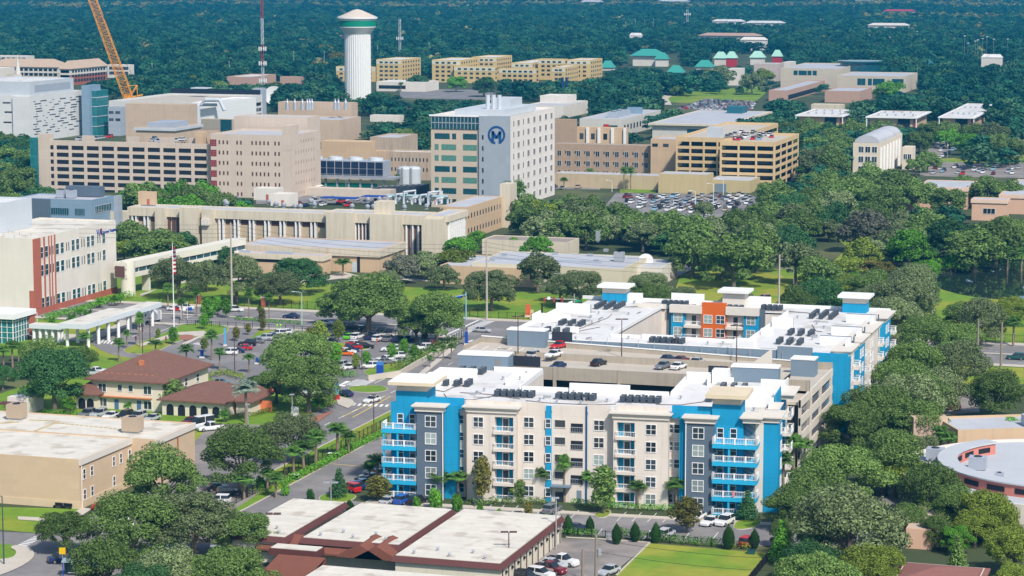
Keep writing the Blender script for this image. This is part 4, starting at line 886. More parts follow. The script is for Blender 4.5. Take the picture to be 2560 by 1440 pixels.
GL.split('ramp_wall', mb, PINKT); GL.part('stair_tower', MB().box(-3.5, -.2, -1, 5, -1, 22.4), TEAL, label='teal glazed stair tower'); GL.part('corner_tower', MB().box(0, 5.5, -.3, 3, -1, 24), PINKT)
GL.part('roof_house', MB().box(GL.fx(478), GL.fx(498), 4, 8, 19.9, 26), TAN)
HB = Bld('hospital_building', 'pink-beige eight-storey hospital block with rows of tiny dark windows', 'hospital building', (725, 339), 26, 526, 801, PINKT, GREY_ROOF, par=.9)
zr = [26-3.4-k*4.25 for k in range(6)]
for z in zr:
    for p in (548, 558, 568, 592.5, 602, 630, 640, 650, 660, 670, 687.5, 697): HB.win('F', HB.fx(p), z, .7, 1.6, frame=None, glass=M('bronze_glass', (.07, .03, .03)))
    HB.win('F', HB.fx(532.5), z-.3, 3.0, 2.8, frame=None, glass=M('maroon_grille', (.12, .03, .03), .4, 0, joints=(.7, .7, 0), jcol=6))
    for k in range(8): HB.win('R', HB.Lv*(.18+.085*k), z+.3, .8, 1.3, frame=None, glass=M('shade_slot', (.35, .27, .22), .7))
HB.part('corner_tower', MB().box(HB.fx(706), HB.Lu+.05, -.08, 9, 20, 30), PINKT)
HU = Bld('hospital_building', 'pink-beige upper hospital block behind the tiny-windowed block', 'hospital building', (768, 294), 31, 585, 800, PINKT, GREY_ROOF, par=.6)
HV = Bld('hospital_building', 'ribbed beige windowless block behind the long garage roof', 'hospital building', (472, 262), 25, 313, 493, TAN2, GREY_ROOF)
HW = Bld('hospital_building', 'beige block with round-cornered grey deck in front of the ribbed block', 'hospital building', (435, 320), 19, 340, 503, TAN2, GREY_ROOF)
HW.part('deck_rim', MB().ring(-.8, HW.Lu+.8, -.8, HW.Lv+.8, 17.6, 18.8, 1), GREYW2)
HW.part('roof_plant', MB().box(4, HW.Lu-4, 4, HW.Lv-6, 18.3, 21), GREYW)
HX = Bld('hospital_building', 'grey-topped block between the ribbed block and the upper hospital block', 'hospital building', (580, 299), 20, 503, 590, TAN2, GREY_ROOF); HX.part('upper_band', MB().box(-.1, HX.Lu+.1, -.1, .2, 15, 20), M('khaki_grey', (.33, .30, .24), .9)); HX.part('glass_bay', MB().box(HX.Lu-6, HX.Lu-.2, -.3, 0, 0, 20), TEALD)
q = Bld('service_building', 'white metal service building with fat curved ducts behind the ribbed block', 'service building', (540, 257), 16, 480, 640, WHITE, WHITE_ROOF)
mbd = MB(); mbd.tube([(q.Lu*.5, -8, 2), (q.Lu*.5, -8, 15), (q.Lu*.75, -6, 18), (q.Lu*1.3, -5, 18), (q.Lu*1.5, -5, 12)], 1.2, 12); q.part('duct', mbd, GREYW2); mbd = MB(); mbd.tube([(q.Lu*.2, -5, 2), (q.Lu*.2, -5, 13), (q.Lu*.5, -3, 15), (q.Lu*1.1, -2, 15)], .9, 12); q.part('duct', mbd, GREYW2)
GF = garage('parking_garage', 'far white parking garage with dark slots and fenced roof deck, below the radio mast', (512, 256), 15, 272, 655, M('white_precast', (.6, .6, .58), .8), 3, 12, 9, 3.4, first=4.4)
GF.part('stair_tower', MB().box(GF.Lu-6, GF.Lu+.3, GF.Lv, GF.Lv+6, -1, 19), GREYW); GF.part('roof_fence', MB().box(.2, GF.Lu-1, GF.Lv-.4, GF.Lv-.2, 15.05, 18), DARK); GF.part('shade_roof', MB().box(GF.Lu*.35, GF.Lu*.52, GF.Lv*.8, GF.Lv*.9, 19, 19.6), GREYW2)
HD = Bld('office_building', 'white office block with staggered dash-like windows', 'office building', (76, 239), 25, -90, 205, M('white_panel', (.66, .66, .65), .7, .05, .3, (5, 4, 0), jcol=.92), WHITE_ROOF)
R.seed(3)
for row in range(14):
    z = 21.5-row*1.35; a = 2+R.random()*4
    while a < HD.Lv-6:
        l = R.choice((1.6, 2.6, 5.5, 7)); HD.win('R', a+l/2, z, l, .42 if l < 3 else .6, frame=None)
        a += l+R.uniform(3, 9)+(3 if row % 2 else 0)
for z, p in ((20.5, -8), (15.5, -4), (10, -7)): HD.part('window', MB().box(HD.fx(14+p), HD.fx(34+p), -.05, .1, z, z+.8), GLASS)
HD.part('window', MB().box(HD.fx(47), HD.fx(62), -.05, .1, 18.5, 22), GLASS); HD.part('step', MB().box(HD.fx(34), HD.Lu, -1.5, 0, -1, 24.6), M('white_panel', (.66, .66, .65)))
HP = Bld('mechanical_penthouse', 'pale metal penthouse on the dash-windowed office block', 'penthouse', None, 32.2, 0, 0, GREYW2, WHITE_ROOF, z0=24.4, O=HD.w(0, 2.5), Lu=HD.Lu-1.5, Lv=HD.Lv*.84)
HP.part('louvre', MB().box(HP.Lu, HP.Lu+.1, HP.Lv*.1, HP.Lv*.92, 2, 5.8), GREYW)
HT = Bld('glass_tower', 'teal glass stair tower beside the dash-windowed office block', 'tower', (240, 227), 25, 223, 270, TEAL, GREY_ROOF); HG = Bld('stair_tower', 'grey-blue tower behind the teal glass tower', 'tower', (222, 214), 28, 203, 251, BLUEG, GREY_ROOF)
mb = MB(); 
for z in (5, 10.5, 16, 21): mb.box(HT.Lu, HT.Lu+.2, 0, HT.Lv, z, z+.35); mb.box(0, HT.Lu, -.2, 0, z, z+.35)
HT.part('floor_band', mb, GREYW2)
q = Bld('service_building', 'grey service block between the teal glass tower and the ribbed block', 'service building', (300, 268), 16, 270, 316, GREYW, GREY_ROOF); q.grid('F', [q.Lu*.25, q.Lu*.8], (13, 9), 3, 1.6, frame=None)
# cluster right of the beige hospital
C1 = Bld('hospital_building', 'low peach block with pipe-covered roof right of the tiny-windowed block', 'hospital building', (921, 355), 17, 803, 939, TAN, WHITE_ROOF)
C2 = Bld('hospital_building', 'rain-stained concrete block behind the cooling towers', 'hospital building', (996, 344), 14.5, 925, 1044, STAIN, GREY_ROOF)
C3 = Bld('hospital_wing', 'stained brown wing with rows of small slots left of the tall tower', 'hospital wing', (1079, 381), 12.5, 966, 1100, STAIN, WHITE_ROOF); C3.grid('F', [C3.Lu*(.12+.078*k) for k in range(11)], (9.0, 4.6), .6, 1.6, frame=None)
C5 = Bld('hospital_wing', 'peach lower wing in front of the peach block', 'hospital wing', (962, 378), 11, 800, 975, TAN, WHITE_ROOF)
C4 = Bld('hospital_building', 'beige block with roof chimneys below the water tower', 'hospital building', (878, 258), 19, 695, 894, TAN2, GREY_ROOF)
Bld('hospital_wing', 'nearer beige wing below the roof chimneys, left', 'hospital wing', (781, 269), 16, 732, 812, TAN2, GREY_ROOF); Bld('hospital_wing', 'nearer beige wing below the roof chimneys, right', 'hospital wing', (846, 271), 16, 830, 862, TAN2, GREY_ROOF); Bld('hospital_wing', 'low beige wing with grey roof in front of the chimney block', 'hospital wing', (850, 300), 12, 735, 902, TAN2, GREY_ROOF)
for i, p in enumerate((718, 737, 756, 768, 774, 780, 838, 846, 864)):
    g = G(p, 256, 20); one('roof_stack', MB().lathe([(1.2, -3), (.9, 1), (.5, 2), (.5, 3), (0, 3)], 10), STEEL, '%s from the left of the chimneys on the beige block below the water tower' % ordw(i), 'exhaust stack', (*g, 19), 0, 'stacks on the beige block')
# cooling towers
CT = Bld('cooling_tower', 'row of dark-louvred cooling towers on a steel frame', 'cooling tower', (958, 404), 13, 755, 976, GREYW, GREY_ROOF, shell=False)
CT.part('casing', MB().box(0, CT.Lu, 0, CT.Lv, 6.4, 13), GREYW); CT.part('platform', MB().box(-3, CT.Lu+5, -1.5, CT.Lv, 5.4, 6.3), STEEL)
mb = MB()
for k in range(10):
    x = CT.Lu*(.015+.099*k)
    for z in (6.9, 9.9): CT.part('louvre', MB().box(x, x+CT.Lu*.088, -.15, .02, z, z+2.7), M('louvre_navy', (.012, .02, .05), .5))
for k in range(8): CT.part('leg', MB().box(CT.Lu*k/7-.4, CT.Lu*k/7+.4, .2, 1, -1, 5.4), STEEL)
CT.part('water_pipe', MB().tube([(-6, 1.5, 2.2), (CT.Lu*.9, 1.5, 2.6)], .9, 10), M('pipe_green', (0, .25, .17), .5)); CT.part('water_pipe', MB().tube([(-8, -2, 1), (-3, -2, 1.5), (-1, -2, 4.2), (3, -1, 4.6), (5, 0, 2.5)], 1.0, 10), M('pipe_green', (0, .25, .17)))
for k in range(4): CT.part('fan_stack', MB().lathe([(3.2, 13), (2.9, 14.3), (2.7, 14.3), (2.7, 13.2)], 16, CT.Lu*(.12+.25*k), CT.Lv*.5), GREYW2)
r_ = MB(); railing(r_, [(-3, -1.4), (CT.Lu+5, -1.4)], 6.3, bal=2); CT.part('railing', r_, STEEL)
q = Bld('retaining_wall', 'long pale concrete wall in front of the cooling towers', 'wall', (975, 476), 3.2, 725, 990, M('pale_wall', (.55, .48, .40), .9), M('pale_wall', (.55, .48, .40)), par=0)
for k in range(2): g = G(1012+k*22, 468, 0); t = thing('storage_tank', 'white upright tank beside the tall hospital tower, %s of two' % ('left', 'right')[k], 'tank', g); part(t, 'shell', MB().lathe([(3.2, 0), (3.2, 8), (2.6, 8.8), (0, 9.2)], 20), GREYW2); part(t, 'ladder', MB().box(-.4, .4, -3.4, -3.2, 0, 8.6), STEEL)
for k in range(8):
    g = G(950+k*15, 489-k*.8, 0); t = thing('chiller_unit', '%s dark blue-grey chiller from the left behind the precast roof' % ordw(k), 'chiller', g, 0, 'chillers behind the precast roof'); part(t, 'casing', MB().box(-1.6, 1.6, -5, 5, .3, 3.7), ACM); part(t, 'fans', MB().lathe([(0, 4.0), (1.1, 4.0), (1.2, 3.7)], 10), ACT)
# tall tower with the round emblem
MT = Bld('hospital_tower', 'tall cream hospital tower with grey corner panel and round blue M emblem', 'hospital tower', (1274, 291), 36.5, 1078, 1387, M('tower_white', (.74, .69, .64), .85, .04, .3, (4.2, 4.4, 0), jcol=.94), WHITE_ROOF, par=1)
c0 = MT.fx(1200)
MT.part('grey_panel', MB().box(c0, MT.Lu, -1.4, 0, -1, 36.6), M('tower_grey', (.34, .38, .43), .7, .05, .3, (3, 3, 0), jcol=.94)); MT.part('grey_panel', MB().box(MT.Lu, MT.Lu+.12, -1.4, .6, -1, 36.6), M('tower_grey', (.34, .38, .43)))
MT.part('beige_front', MB().box(0, c0-.02, -.4, 0, -1, 31.0), M('tower_beige', (.56, .46, .36), .9, .05, .3, (4, 2.2, 0), jcol=.93))
MT.part('glazed_storey', MB().box(.2, c0-.1, -.7, 0, 31.1, 36.0), TEALD); mb = MB()
for k in range(14): mb.box(.2+(c0-.5)*k/13, .4+(c0-.5)*k/13, -.82, -.7, 31.1, 36.0)
mb.box(.2, c0-.1, -.84, -.7, 33.4, 33.7); MT.part('mullions', mb, GREYW)
MT.part('roof_rim', MB().box(-.5, c0+3, -1.0, 0, 36.02, 36.7), WHITE)
FR = [36.5-3.2-4.32*k for k in range(8)]
for i, z in enumerate(FR):
    for p, w in ((1296, 2.9), (1320.8, 2.9), (1335.5, 2.9), (1350, 2.9), (1364, 2.9), (1378, 2.9)): MT.win('R', MT.ry(p, 430), z, w, 2.3, frame=WHITE, mull=(2, 1), glass=M('bronze_window', (.075, .06, .06), .2, rnd=.5))
    for p in (1284.5, 1308.6): MT.win('R', MT.ry(p, 430), z, .9, 2.2, frame=None, glass=M('bronze_glass', (.07, .03, .03)))
for i in range(7):
    z = 31-2.8-4.32*i
    for a, b_ in (((1087, 1125), (1131, 1141), (1158, 1193)) if i % 3 == 0 else ((1087, 1097), (1104, 1141), (1158, 1193))):
        a, b_ = MT.fx(a), MT.fx(b_); MT.win('F', (a+b_)/2, z, b_-a, 2.3, frame=None, glass=M('green_tower_glass', (.10, .24, .19), .12, .5, 1.5, spec=.8) if i in (1, 2, 4) else TEALD, d=.4)
    MT.win('F', MT.fx(1209.5), z, .7, 1.8, frame=None, d=1.4)
ec = MT.fx(1244); ez = 29.2; mb = MB(); n = 40
for k in range(n):
    t0_, t1_ = 2*pi*k/n, 2*pi*(k+1)/n
    if 1.5*pi-.28 < t0_ < 1.5*pi+.2: continue
    P_ = [(ec+r_*cos(t), -1.5, ez+r_*sin(t)) for r_, t in ((3.6, t0_), (3.6, t1_), (2.75, t1_), (2.75, t0_))]; mb.quad(*P_); mb.quad(*[(x_, -1.41, z_) for x_, _, z_ in P_[::-1]])
def stroke(x0_, z0_, x1_, z1_, w):
    dx, dz = x1_-x0_, z1_-z0_; l = sqrt(dx*dx+dz*dz); nx, nz = -dz/l*w/2, dx/l*w/2
    mb.quad((ec+x0_-nx, -1.55, ez+z0_-nz), (ec+x0_+nx, -1.55, ez+z0_+nz), (ec+x1_+nx, -1.55, ez+z1_+nz), (ec+x1_-nx, -1.55, ez+z1_-nz))
stroke(-1.5, -3.2, -1.5, 1.6, 1.1); stroke(1.5, -3.2, 1.5, 1.6, 1.1); stroke(-1.5, 1.2, 0, -1.2, 1.1); stroke(1.5, 1.2, 0, -1.2, 1.1)
MT.part('emblem', mb, M('emblem_blue', (.012, .07, .22), .5))
MT.part('roof_plant', MB().box(8, MT.Lu-4, 5, MT.Lv-14, 35.8, 38.5), GREYW2); MT.part('roof_plant', MB().box(MT.Lu*.55, MT.Lu*.8, MT.Lv*.35, MT.Lv*.6, 38.5, 42), GREYW2)
for k in range(3): MT.part('roof_stack', MB().tube([(MT.Lu*.6+k*2.4, MT.Lv*.2, 35.6), (MT.Lu*.6+k*2.4, MT.Lv*.2, 44)], .9, 8), GREYW2)
# right of the tower
BL = Bld('hospital_wing', 'long brown brick wing with two rows of paired windows', 'hospital wing', (1627, 364), 14, 1386, 1636, BROWNB, GREY_ROOF, par=.4)
for k in range(10):
    for z in (9.6, 5.0): x_ = BL.Lu*(.03+.1*k); BL.win('F', x_+1, z, 1.8, 2.4, frame=CREAM, mull=(2, 1)); BL.win('F', x_+4.0, z+.5, .6, 1.2, frame=None)
    BL.win('F', BL.Lu*(.03+.1*k)+1, 1.2, .8, 1.2, frame=None); BL.win('F', BL.Lu*(.03+.1*k)+4, 1.2, .8, 1.2, frame=None)
BM = Bld('hospital_wing', 'blank brown brick wing with narrow slots left of the striped garage', 'hospital wing', (1786, 367), 13.6, 1626, 1798, BROWNB, GREY_ROOF, par=.4)
BM.grid('F', [BM.Lu*.08+BM.Lu*.15*k for k in range(4)], (10.3, 5.8, 1.6), 2.4, .7, frame=None)
BN = Bld('hospital_wing', 'tan upper storey behind the blank brown wing', 'hospital wing', (1735, 349), 17.5, 1627, 1762, TAN, GREY_ROOF); BN.grid('F', [BN.Lu*k for k in (.1, .35, .78, .93)], (14.6,), 2.6, 1.5, frame=None)
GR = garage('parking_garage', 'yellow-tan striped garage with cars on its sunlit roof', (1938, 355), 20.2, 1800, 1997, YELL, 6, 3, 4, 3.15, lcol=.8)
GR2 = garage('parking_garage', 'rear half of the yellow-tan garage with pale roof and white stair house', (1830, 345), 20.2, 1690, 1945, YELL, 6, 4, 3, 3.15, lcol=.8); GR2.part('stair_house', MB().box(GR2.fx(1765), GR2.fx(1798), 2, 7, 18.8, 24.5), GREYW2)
RB = Bld('hospital_building', 'peach block with white pilasters right of the tall tower', 'hospital building', (1565, 320), 15.5, 1436, 1571, TAN, WHITE_ROOF)
for k in (0, .24, .46, .72, .96): RB.part('pilaster', MB().box(RB.Lu*k, RB.Lu*k+1.2, -1, 0, -1, 15.4), WHITE)
RB.grid('F', [RB.Lu*.14, RB.Lu*.36, RB.Lu*.6], (11,), 2, 3, frame=None)
Bld('hospital_building', 'brown block hard against the tall tower', 'hospital building', (1436, 299), 20, 1386, 1443, BROWNB, GREY_ROOF)
RW = Bld('retaining_wall', 'long tan boundary wall below the brown brick wing', 'wall', (1650, 440), 6.0, 1386, 1665, M('tan_wall', (.5, .40, .26), .9, .08, .3, streak=.15), GREY_ROOF, par=.2)
RX = Bld('service_building', 'khaki windowless service block beside the crowded car park', 'service building', (1768, 437), 8.2, 1646, 1784, M('khaki_wall', (.50, .41, .22), .9, .07, .3, (4.5, 30, 0), streak=.1), GREY_ROOF, par=.2)
RY = Bld('retaining_wall', 'khaki boundary wall with dark gate right of the service block', 'wall', (1876, 452), 5.2, 1770, 1900, M('khaki_wall', (.5, .4, .22)), GREY_ROOF, par=.2); RY.part('gate', MB().box(3, 8, -.1, .1, -1, 3.6), SLATE2)
RC = Bld('courthouse_style_building', 'cream classical building with vaulted grey roof', 'building', (2200, 358), 15, 2133, 2256, M('cream_stone', (.66, .58, .47), .9, .05), GREY_ROOF, par=.8)
for z in (12, 7.5, 3): RC.grid('F', [RC.Lu*k for k in (.3, .55, .8)], (z,), 2.2, 2.6, mull=(2, 1), frame=WHITE)
n = 10; mb = MB(); vs_ = []
for k in range(n+1):
    t = pi*k/n; vs_ += [(RC.Lu/2-cos(t)*RC.Lu*.46, 1.2, 15+sin(t)*3.4), (RC.Lu/2-cos(t)*RC.Lu*.46, RC.Lv-2, 15+sin(t)*3.4)]
mb.add(vs_, [(2*k, 2*k+1, 2*k+3, 2*k+2) for k in range(n)]+[tuple(2*k for k in range(n+1))]); RC.part('vault_roof', mb, GREY_ROOF)
for k in range(7): RC.part('pilaster', MB().box(RC.Lu, RC.Lu+.8, 2+k*(RC.Lv-4)/7, 3+k*(RC.Lv-4)/7, -1, 13), WHITE)
q = Bld('annex_building', 'cream annex right of the vaulted building', 'annex', (2282, 368), 10.5, 2256, 2289, M('cream_stone', (.66, .58, .47)), GREY_ROOF); q.grid('F', [q.Lu*.3, q.Lu*.7], (6,), 1.6, 2.4, mull=(2, 1))
SAL = M('salmon_stucco', (.62, .40, .28), .9, .06, .3)
for N_, z_, xl_, xr_, nm in (((2281, 486), 7, 2226, 2285, 'small salmon building with rounded roof edge, leftmost of the salmon group'), ((2418, 470), 8.5, 2293, 2442, 'salmon building with blue-grey roof behind a round oak'), ((2517, 500), 8, 2430, 2523, 'salmon building with barrel edge and wide window'), ((2580, 488), 7.5, 2500, 2620, 'pale building with rooftop chillers behind the salmon barrel-edged one')):
    q = Bld('salmon_building', nm, 'building', N_, z_, xl_, xr_, SAL, GREY_ROOF, par=.3); q.part('rim', MB().ring(-.4, q.Lu+.4, -.4, q.Lv+.4, z_-1.4, z_-.1, .5), M('peach_trim', (.7, .52, .4), .8))
    if xl_ == 2430: q.win('F', q.Lu*.5, 3.6, q.Lu*.34, 2, mull=(3, 1))
# middle distance, right
B1 = Bld('medical_school_building', 'grey flat-roofed building with red panel and rooftop chillers', 'building', (1557, 298), 9.5, 1449, 1652, M('pale_grey_wall', (.55, .53, .48)), GREY_ROOF, par=.3)
B1.part('red_panel', MB().box(B1.fx(1509), B1.fx(1523), -.2, 0, 1, 6.5), RED); B1.part('glass_panel', MB().box(B1.fx(1524), B1.fx(1544), -.2, 0, 0, 6), TEALD); B1.part('roof_screen', MB().box(B1.Lu*.55, B1.Lu*.9, B1.Lv*.6, B1.Lv*.62, 9, 13), BLUEG)
B1.grid('R', [B1.Lv*(.05+.08*k) for k in range(6)], (4.5,), 3, 3, frame=None)
for k in range(3): g = B1.w(B1.Lu*.6, B1.Lv*(.2+.13*k)); rooftop_unit(g[0], g[1], 9, 6, 6, 3.5, 'grey chiller on the flat roof with red panel below, %s of three' % ('nearest', 'middle', 'farthest')[k], GREYW)
B2 = Bld('medical_school_building', 'wide-eaved pale roof building with brick lower wall', 'building', (1812, 311), 9.5, 1631, 1921, M('pale_grey_wall', (.55, .53, .48)), GREY_ROOF, par=.3)
B2.part('eave', MB().ring(-2, B2.Lu+2, -2, B2.Lv+2, 8.4, 9.4, 2.2), SAND); B2.part('window', MB().box(B2.fx(1718), B2.fx(1762), -.1, .1, 4.6, 6.6), TEALD); B2.part('window', MB().box(B2.Lu-.1, B2.Lu+.1, B2.Lv*.45, B2.Lv*.97, 5.5, 8), TEALD); B2.part('brick_wall', MB().box(B2.Lu, B2.Lu+2.4, B2.Lv*.1, B2.Lv, -1, 5.2), REDB); B2.part('roof_house', MB().box(B2.Lu*.5, B2.Lu*.72, B2.Lv*.82, B2.Lv*.95, 9.2, 13), M('dark_teal_metal', (.02, .12, .16), .5))
for N_, z_, xl_, xr_, nm in (((2100, 289), 7, 1999, 2142, 'leftmost'), ((2284, 293), 7.4, 2176, 2317, 'middle'), ((2428, 293), 7, 2357, 2492, 'rightmost')):
    q = Bld('classroom_building', 'white flat-roofed classroom block on white posts among trees, %s of three' % nm, 'classroom building', N_, z_, xl_, xr_, TAN, M('white_roof', (.7, .7, .7)), par=.2, group='white-roofed classroom blocks')
    q.part('eave', MB().ring(-2.5, q.Lu+2.5, -2.5, q.Lv+2.5, z_-.7, z_-.05, 2.7), WHITE)
    for x_ in (-2, q.Lu+1.6): q.part('post', MB().box(x_, x_+.5, -2.2, -1.7, -1, z_-.7), WHITE)
    q.part('red_panel', MB().box(q.Lu, q.Lu+.5, .5, 7, -1, z_-.8), M('maroon_panel', (.3, .03, .05), .6)); q.part('window', MB().box(q.Lu-9, q.Lu-2, -.2, .1, 0, z_-1.2), DARK)
    for k in range(9):
        g = q.w(q.Lu*(.1+.2*(k % 5)), q.Lv*(.25+.5*(k % 2))); q.part('roof_vent', MB().box(q.Lu*(.1+.2*(k % 5)), q.Lu*(.1+.2*(k % 5))+1, q.Lv*(.2+.45*(k % 2)), q.Lv*(.2+.45*(k % 2))+1, z_-.2, z_+1), STEEL)
STN = M('pale_sandstone', (.55, .48, .38), .9, .06, .2, (6, 2, .5), jcol=.95)
J1 = Bld('museum_building', 'large pale sandstone block with five small windows', 'museum', (2096, 172), 15, 1952, 2150, STN, GREY_ROOF); J1.grid('F', [J1.fx(1860+p/3.6) for p in (465, 510, 547, 590, 637)], (11.5,), 3.2, 3.6, frame=None, glass=TEALD)
J2 = Bld('museum_building', 'lower sandstone block with a row of green-tinted windows', 'museum', (2263, 191), 12, 2093, 2294, STN, GREY_ROOF); J2.grid('F', [J2.fx(1860+p/3.6, 0, 200) for p in (1038, 1075, 1133, 1178, 1210, 1247, 1350, 1387, 1418)], (7.5,), 3.0, 5, frame=None, glass=TEALD)
g = G(2150, 185, 8); one('glass_drum', MB().lathe([(16, 0), (16, 17), (17.5, 17.2), (17.5, 18.5), (0, 19)], 28), [TEALD], 'round dark glass drum hall rising behind the sandstone blocks', 'rotunda', (*g, 0))
g = G(2317, 206, 0); one('glass_pyramid', MB().add([(0, 0, 0), (18, 0, 0), (18, 14, 0), (0, 14, 0), (1, 1, 19)], [(0, 1, 4), (1, 2, 4), (2, 3, 4), (3, 0, 4)]), TEAL, 'slanted teal glass wedge at the end of the sandstone building', 'glass wedge', (*g, 0))
q = Bld('brick_building', 'rose-brick low building with dark window band left of the sandstone block', 'building', (1968, 226), 7.5, 1922, 2062, BRICKT, GREY_ROOF); q.part('window', MB().box(q.Lu, q.Lu+.2, 4, q.Lv-4, 1, 4), DARK)
Bld('brick_building', 'rose-brick low building in front of the sandstone block', 'building', (2150, 228), 8, 2062, 2181, BRICKT, GREY_ROOF); Bld('brick_building', 'small pale flat building above the leftmost classroom block', 'building', (2105, 262), 5, 2028, 2112, SAND, WHITE_ROOF)
q = Bld('power_plant', 'low white plant building below two dark blue chimneys', 'plant building', (1408, 264), 8, 1312, 1470, OFFW, GREY_ROOF); q = Bld('power_plant', 'upper white plant house with a blank side', 'plant building', (1418, 240), 12, 1350, 1441, OFFW, WHITE_ROOF)
for k, p in enumerate((1406, 1416.5)): one('chimney', MB().lathe([(.95, 0), (.95, 18), (.7, 18), (.7, 15)], 16), M('chimney_navy', (.01, .04, .11), .5), 'tall dark blue plant chimney, %s of two' % ('left', 'right')[k], 'chimney', (*G(p, 245, 4), 0))
Bld('low_building', 'white flat building among trees behind the tall tower', 'low building', (1208, 250), 5, 1090, 1250, OFFW, WHITE_ROOF) if False else None
q = Bld('low_building', 'low white building with black band below the yellow dormitory', 'low building', (1063, 206), 7, 941, 1097, OFFW, WHITE_ROOF); q.part('window', MB().box(2, q.Lu*.6, -.2, .1, 2, 4.4), DARK)
Bld('low_building', 'long white shed roof left of the round car park, under trees', 'low building', (1000, 289), 4, 925, 1010, OFFW, GREY_ROOF)
q = Bld('low_building', 'flat brick school with pale roof left of the water tower', 'low building', (630, 192), 6.5, 567, 690, BRICKT, WHITE_ROOF); q = Bld('low_building', 'small brick hall with pale gable right of the radio mast foot', 'low building', (752, 192), 6, 700, 760, BRICKT, WHITE_ROOF)
# dormitories
def dorm(label, N, z, xl, xr, nf, wall=YDORM):
    b = Bld('dormitory_building', label, 'dormitory', N, z, xl, xr, wall, WHITE_ROOF, par=.6, group=None)
    zs = [z-2.4-3.4*k for k in range(nf)]; b.part('window_band', MB().box(0, b.Lu, -.15, 0, z-3.9, z-.7), M('pale_yellow', (.62, .58, .42), .9))
    n = max(2, int(b.Lu/5))
    b.part('windows', fillstrip(b, 'F', n, zs, 2.6, 1.5, dep=.2), GLASS); b.part('windows', fillstrip(b, 'R', max(2, int(b.Lv/6)), zs, 2.4, 1.5, dep=.05), GLASS)
    return b
dorm('low yellow dormitory wing left of the water tower shaft', (938, 167), 12, 840, 945, 3); dorm('tall yellow dormitory just right of the water tower', (1003, 149), 18, 941, 1052, 5); 
dorm('yellow and cream dormitory, leftmost of the long row', (1150, 150), 18, 1080, 1196, 5); dorm('lower yellow dormitory wing in front, left part of the long row', (1238, 166), 13.5, 1135, 1242, 3); dorm('cream dormitory with raised top in the middle of the row', (1240, 143), 18.5, 1180, 1280, 4)
dorm('yellow dormitory wing, middle of the long row', (1340, 172), 11, 1248, 1347, 3); dorm('yellow dormitory wing behind the middle of the long row', (1330, 157), 14, 1280, 1400, 3); dorm('cream dormitory with dark red corner', (1412, 148), 17, 1345, 1420, 4); dorm('cream dormitory with glass bay above the blue chimneys', (1412, 168), 13, 1380, 1447, 4); dorm('yellow dormitory, rightmost of the long row', (1475, 150), 17, 1418, 1506, 4)
# far left apartments
def hip(b, z0_, h, ov, m, name='roof'):
    a, c = b.Lu, b.Lv; k = min(a, c)/2
    r0, r1 = ((k, c/2), (a-k, c/2)) if a > c else ((a/2, k), (a/2, c-k))
    mb = MB(); mb.add([(-ov, -ov, z0_), (a+ov, -ov, z0_), (a+ov, c+ov, z0_), (-ov, c+ov, z0_), (*r0, z0_+h), (*r1, z0_+h), (-ov, -ov, z0_-.3), (a+ov, -ov, z0_-.3), (a+ov, c+ov, z0_-.3), (-ov, c+ov, z0_-.3)],
        ([(0, 1, 5, 4), (1, 2, 5), (2, 3, 4, 5), (3, 0, 4)] if a > c else [(0, 1, 4), (1, 2, 5, 4), (2, 3, 5), (3, 0, 4, 5)])+[(0, 6, 7, 1), (1, 7, 8, 2), (2, 8, 9, 3), (3, 9, 6, 0), (6, 9, 8, 7)])
    return b.part(name, mb, m)
TANR = M('tan_tile_roof', (.48, .36, .26), .9, .1)
for N_, z_, xl_, xr_, nm, wl in (((150, 168), 13, -30, 180, 'beige apartment row with long tan roof, left part', SAND), ((175, 172), 13, 150, 266, 'red-brick and cream apartment row with tan hipped roof', REDB)):
    q = Bld('apartment_row', nm, 'apartment building', N_, z_, xl_, xr_, wl, TANR, par=0); hip(q, z_, 6, 1.2, TANR)
    q.part('upper_band', MB().ring(-.2, q.Lu+.2, -.2, q.Lv+.2, z_-5, z_-.4, .3), OFFW)
    q.part('windows', fillstrip(q, 'F', 14, [10.8, 7.2, 3.6], 3, 2, dep=.35), GLASS); q.part('windows', fillstrip(q, 'R', 12, [10.8, 7.2, 3.6], 3, 2, dep=.35), GLASS)
q = Bld('apartment_row', 'white angular flats behind the tan-roofed row, far left', 'apartment building', (70, 140), 12, -40, 86, OFFW, WHITE_ROOF); q.part('windows', fillstrip(q, 'F', 8, [9, 5], 4, 3), TEALD)
q = Bld('apartment_row', 'white flats with red trim right of the tan-roofed row', 'apartment building', (325, 162), 11, 268, 335, OFFW, WHITE_ROOF); q.part('windows', fillstrip(q, 'F', 5, [8, 4], 4, 2.6), GLASS)
q = Bld('sign_tower_building', 'cream slab building with blank brown lettering panel, far left edge', 'building', (10, 170), 24, -60, 36, OFFW, WHITE_ROOF); q.part('sign_panel', MB().box(q.Lu, q.Lu+.2, q.Lv*.2, q.Lv*.8, 15, 20), SAND)
g = G(46, 225, 0); t = thing('church_steeple', 'slim white church steeple at the far left', 'steeple', g); part(t, 'tower', MB().box(-2, 2, -2, 2, 0, 12), OFFW); part(t, 'spire', MB().lathe([(2.2, 12), (0, 27)], 8), OFFW); part(t, 'hall', MB().box(-5, 9, -6, 6, 0, 7), OFFW)
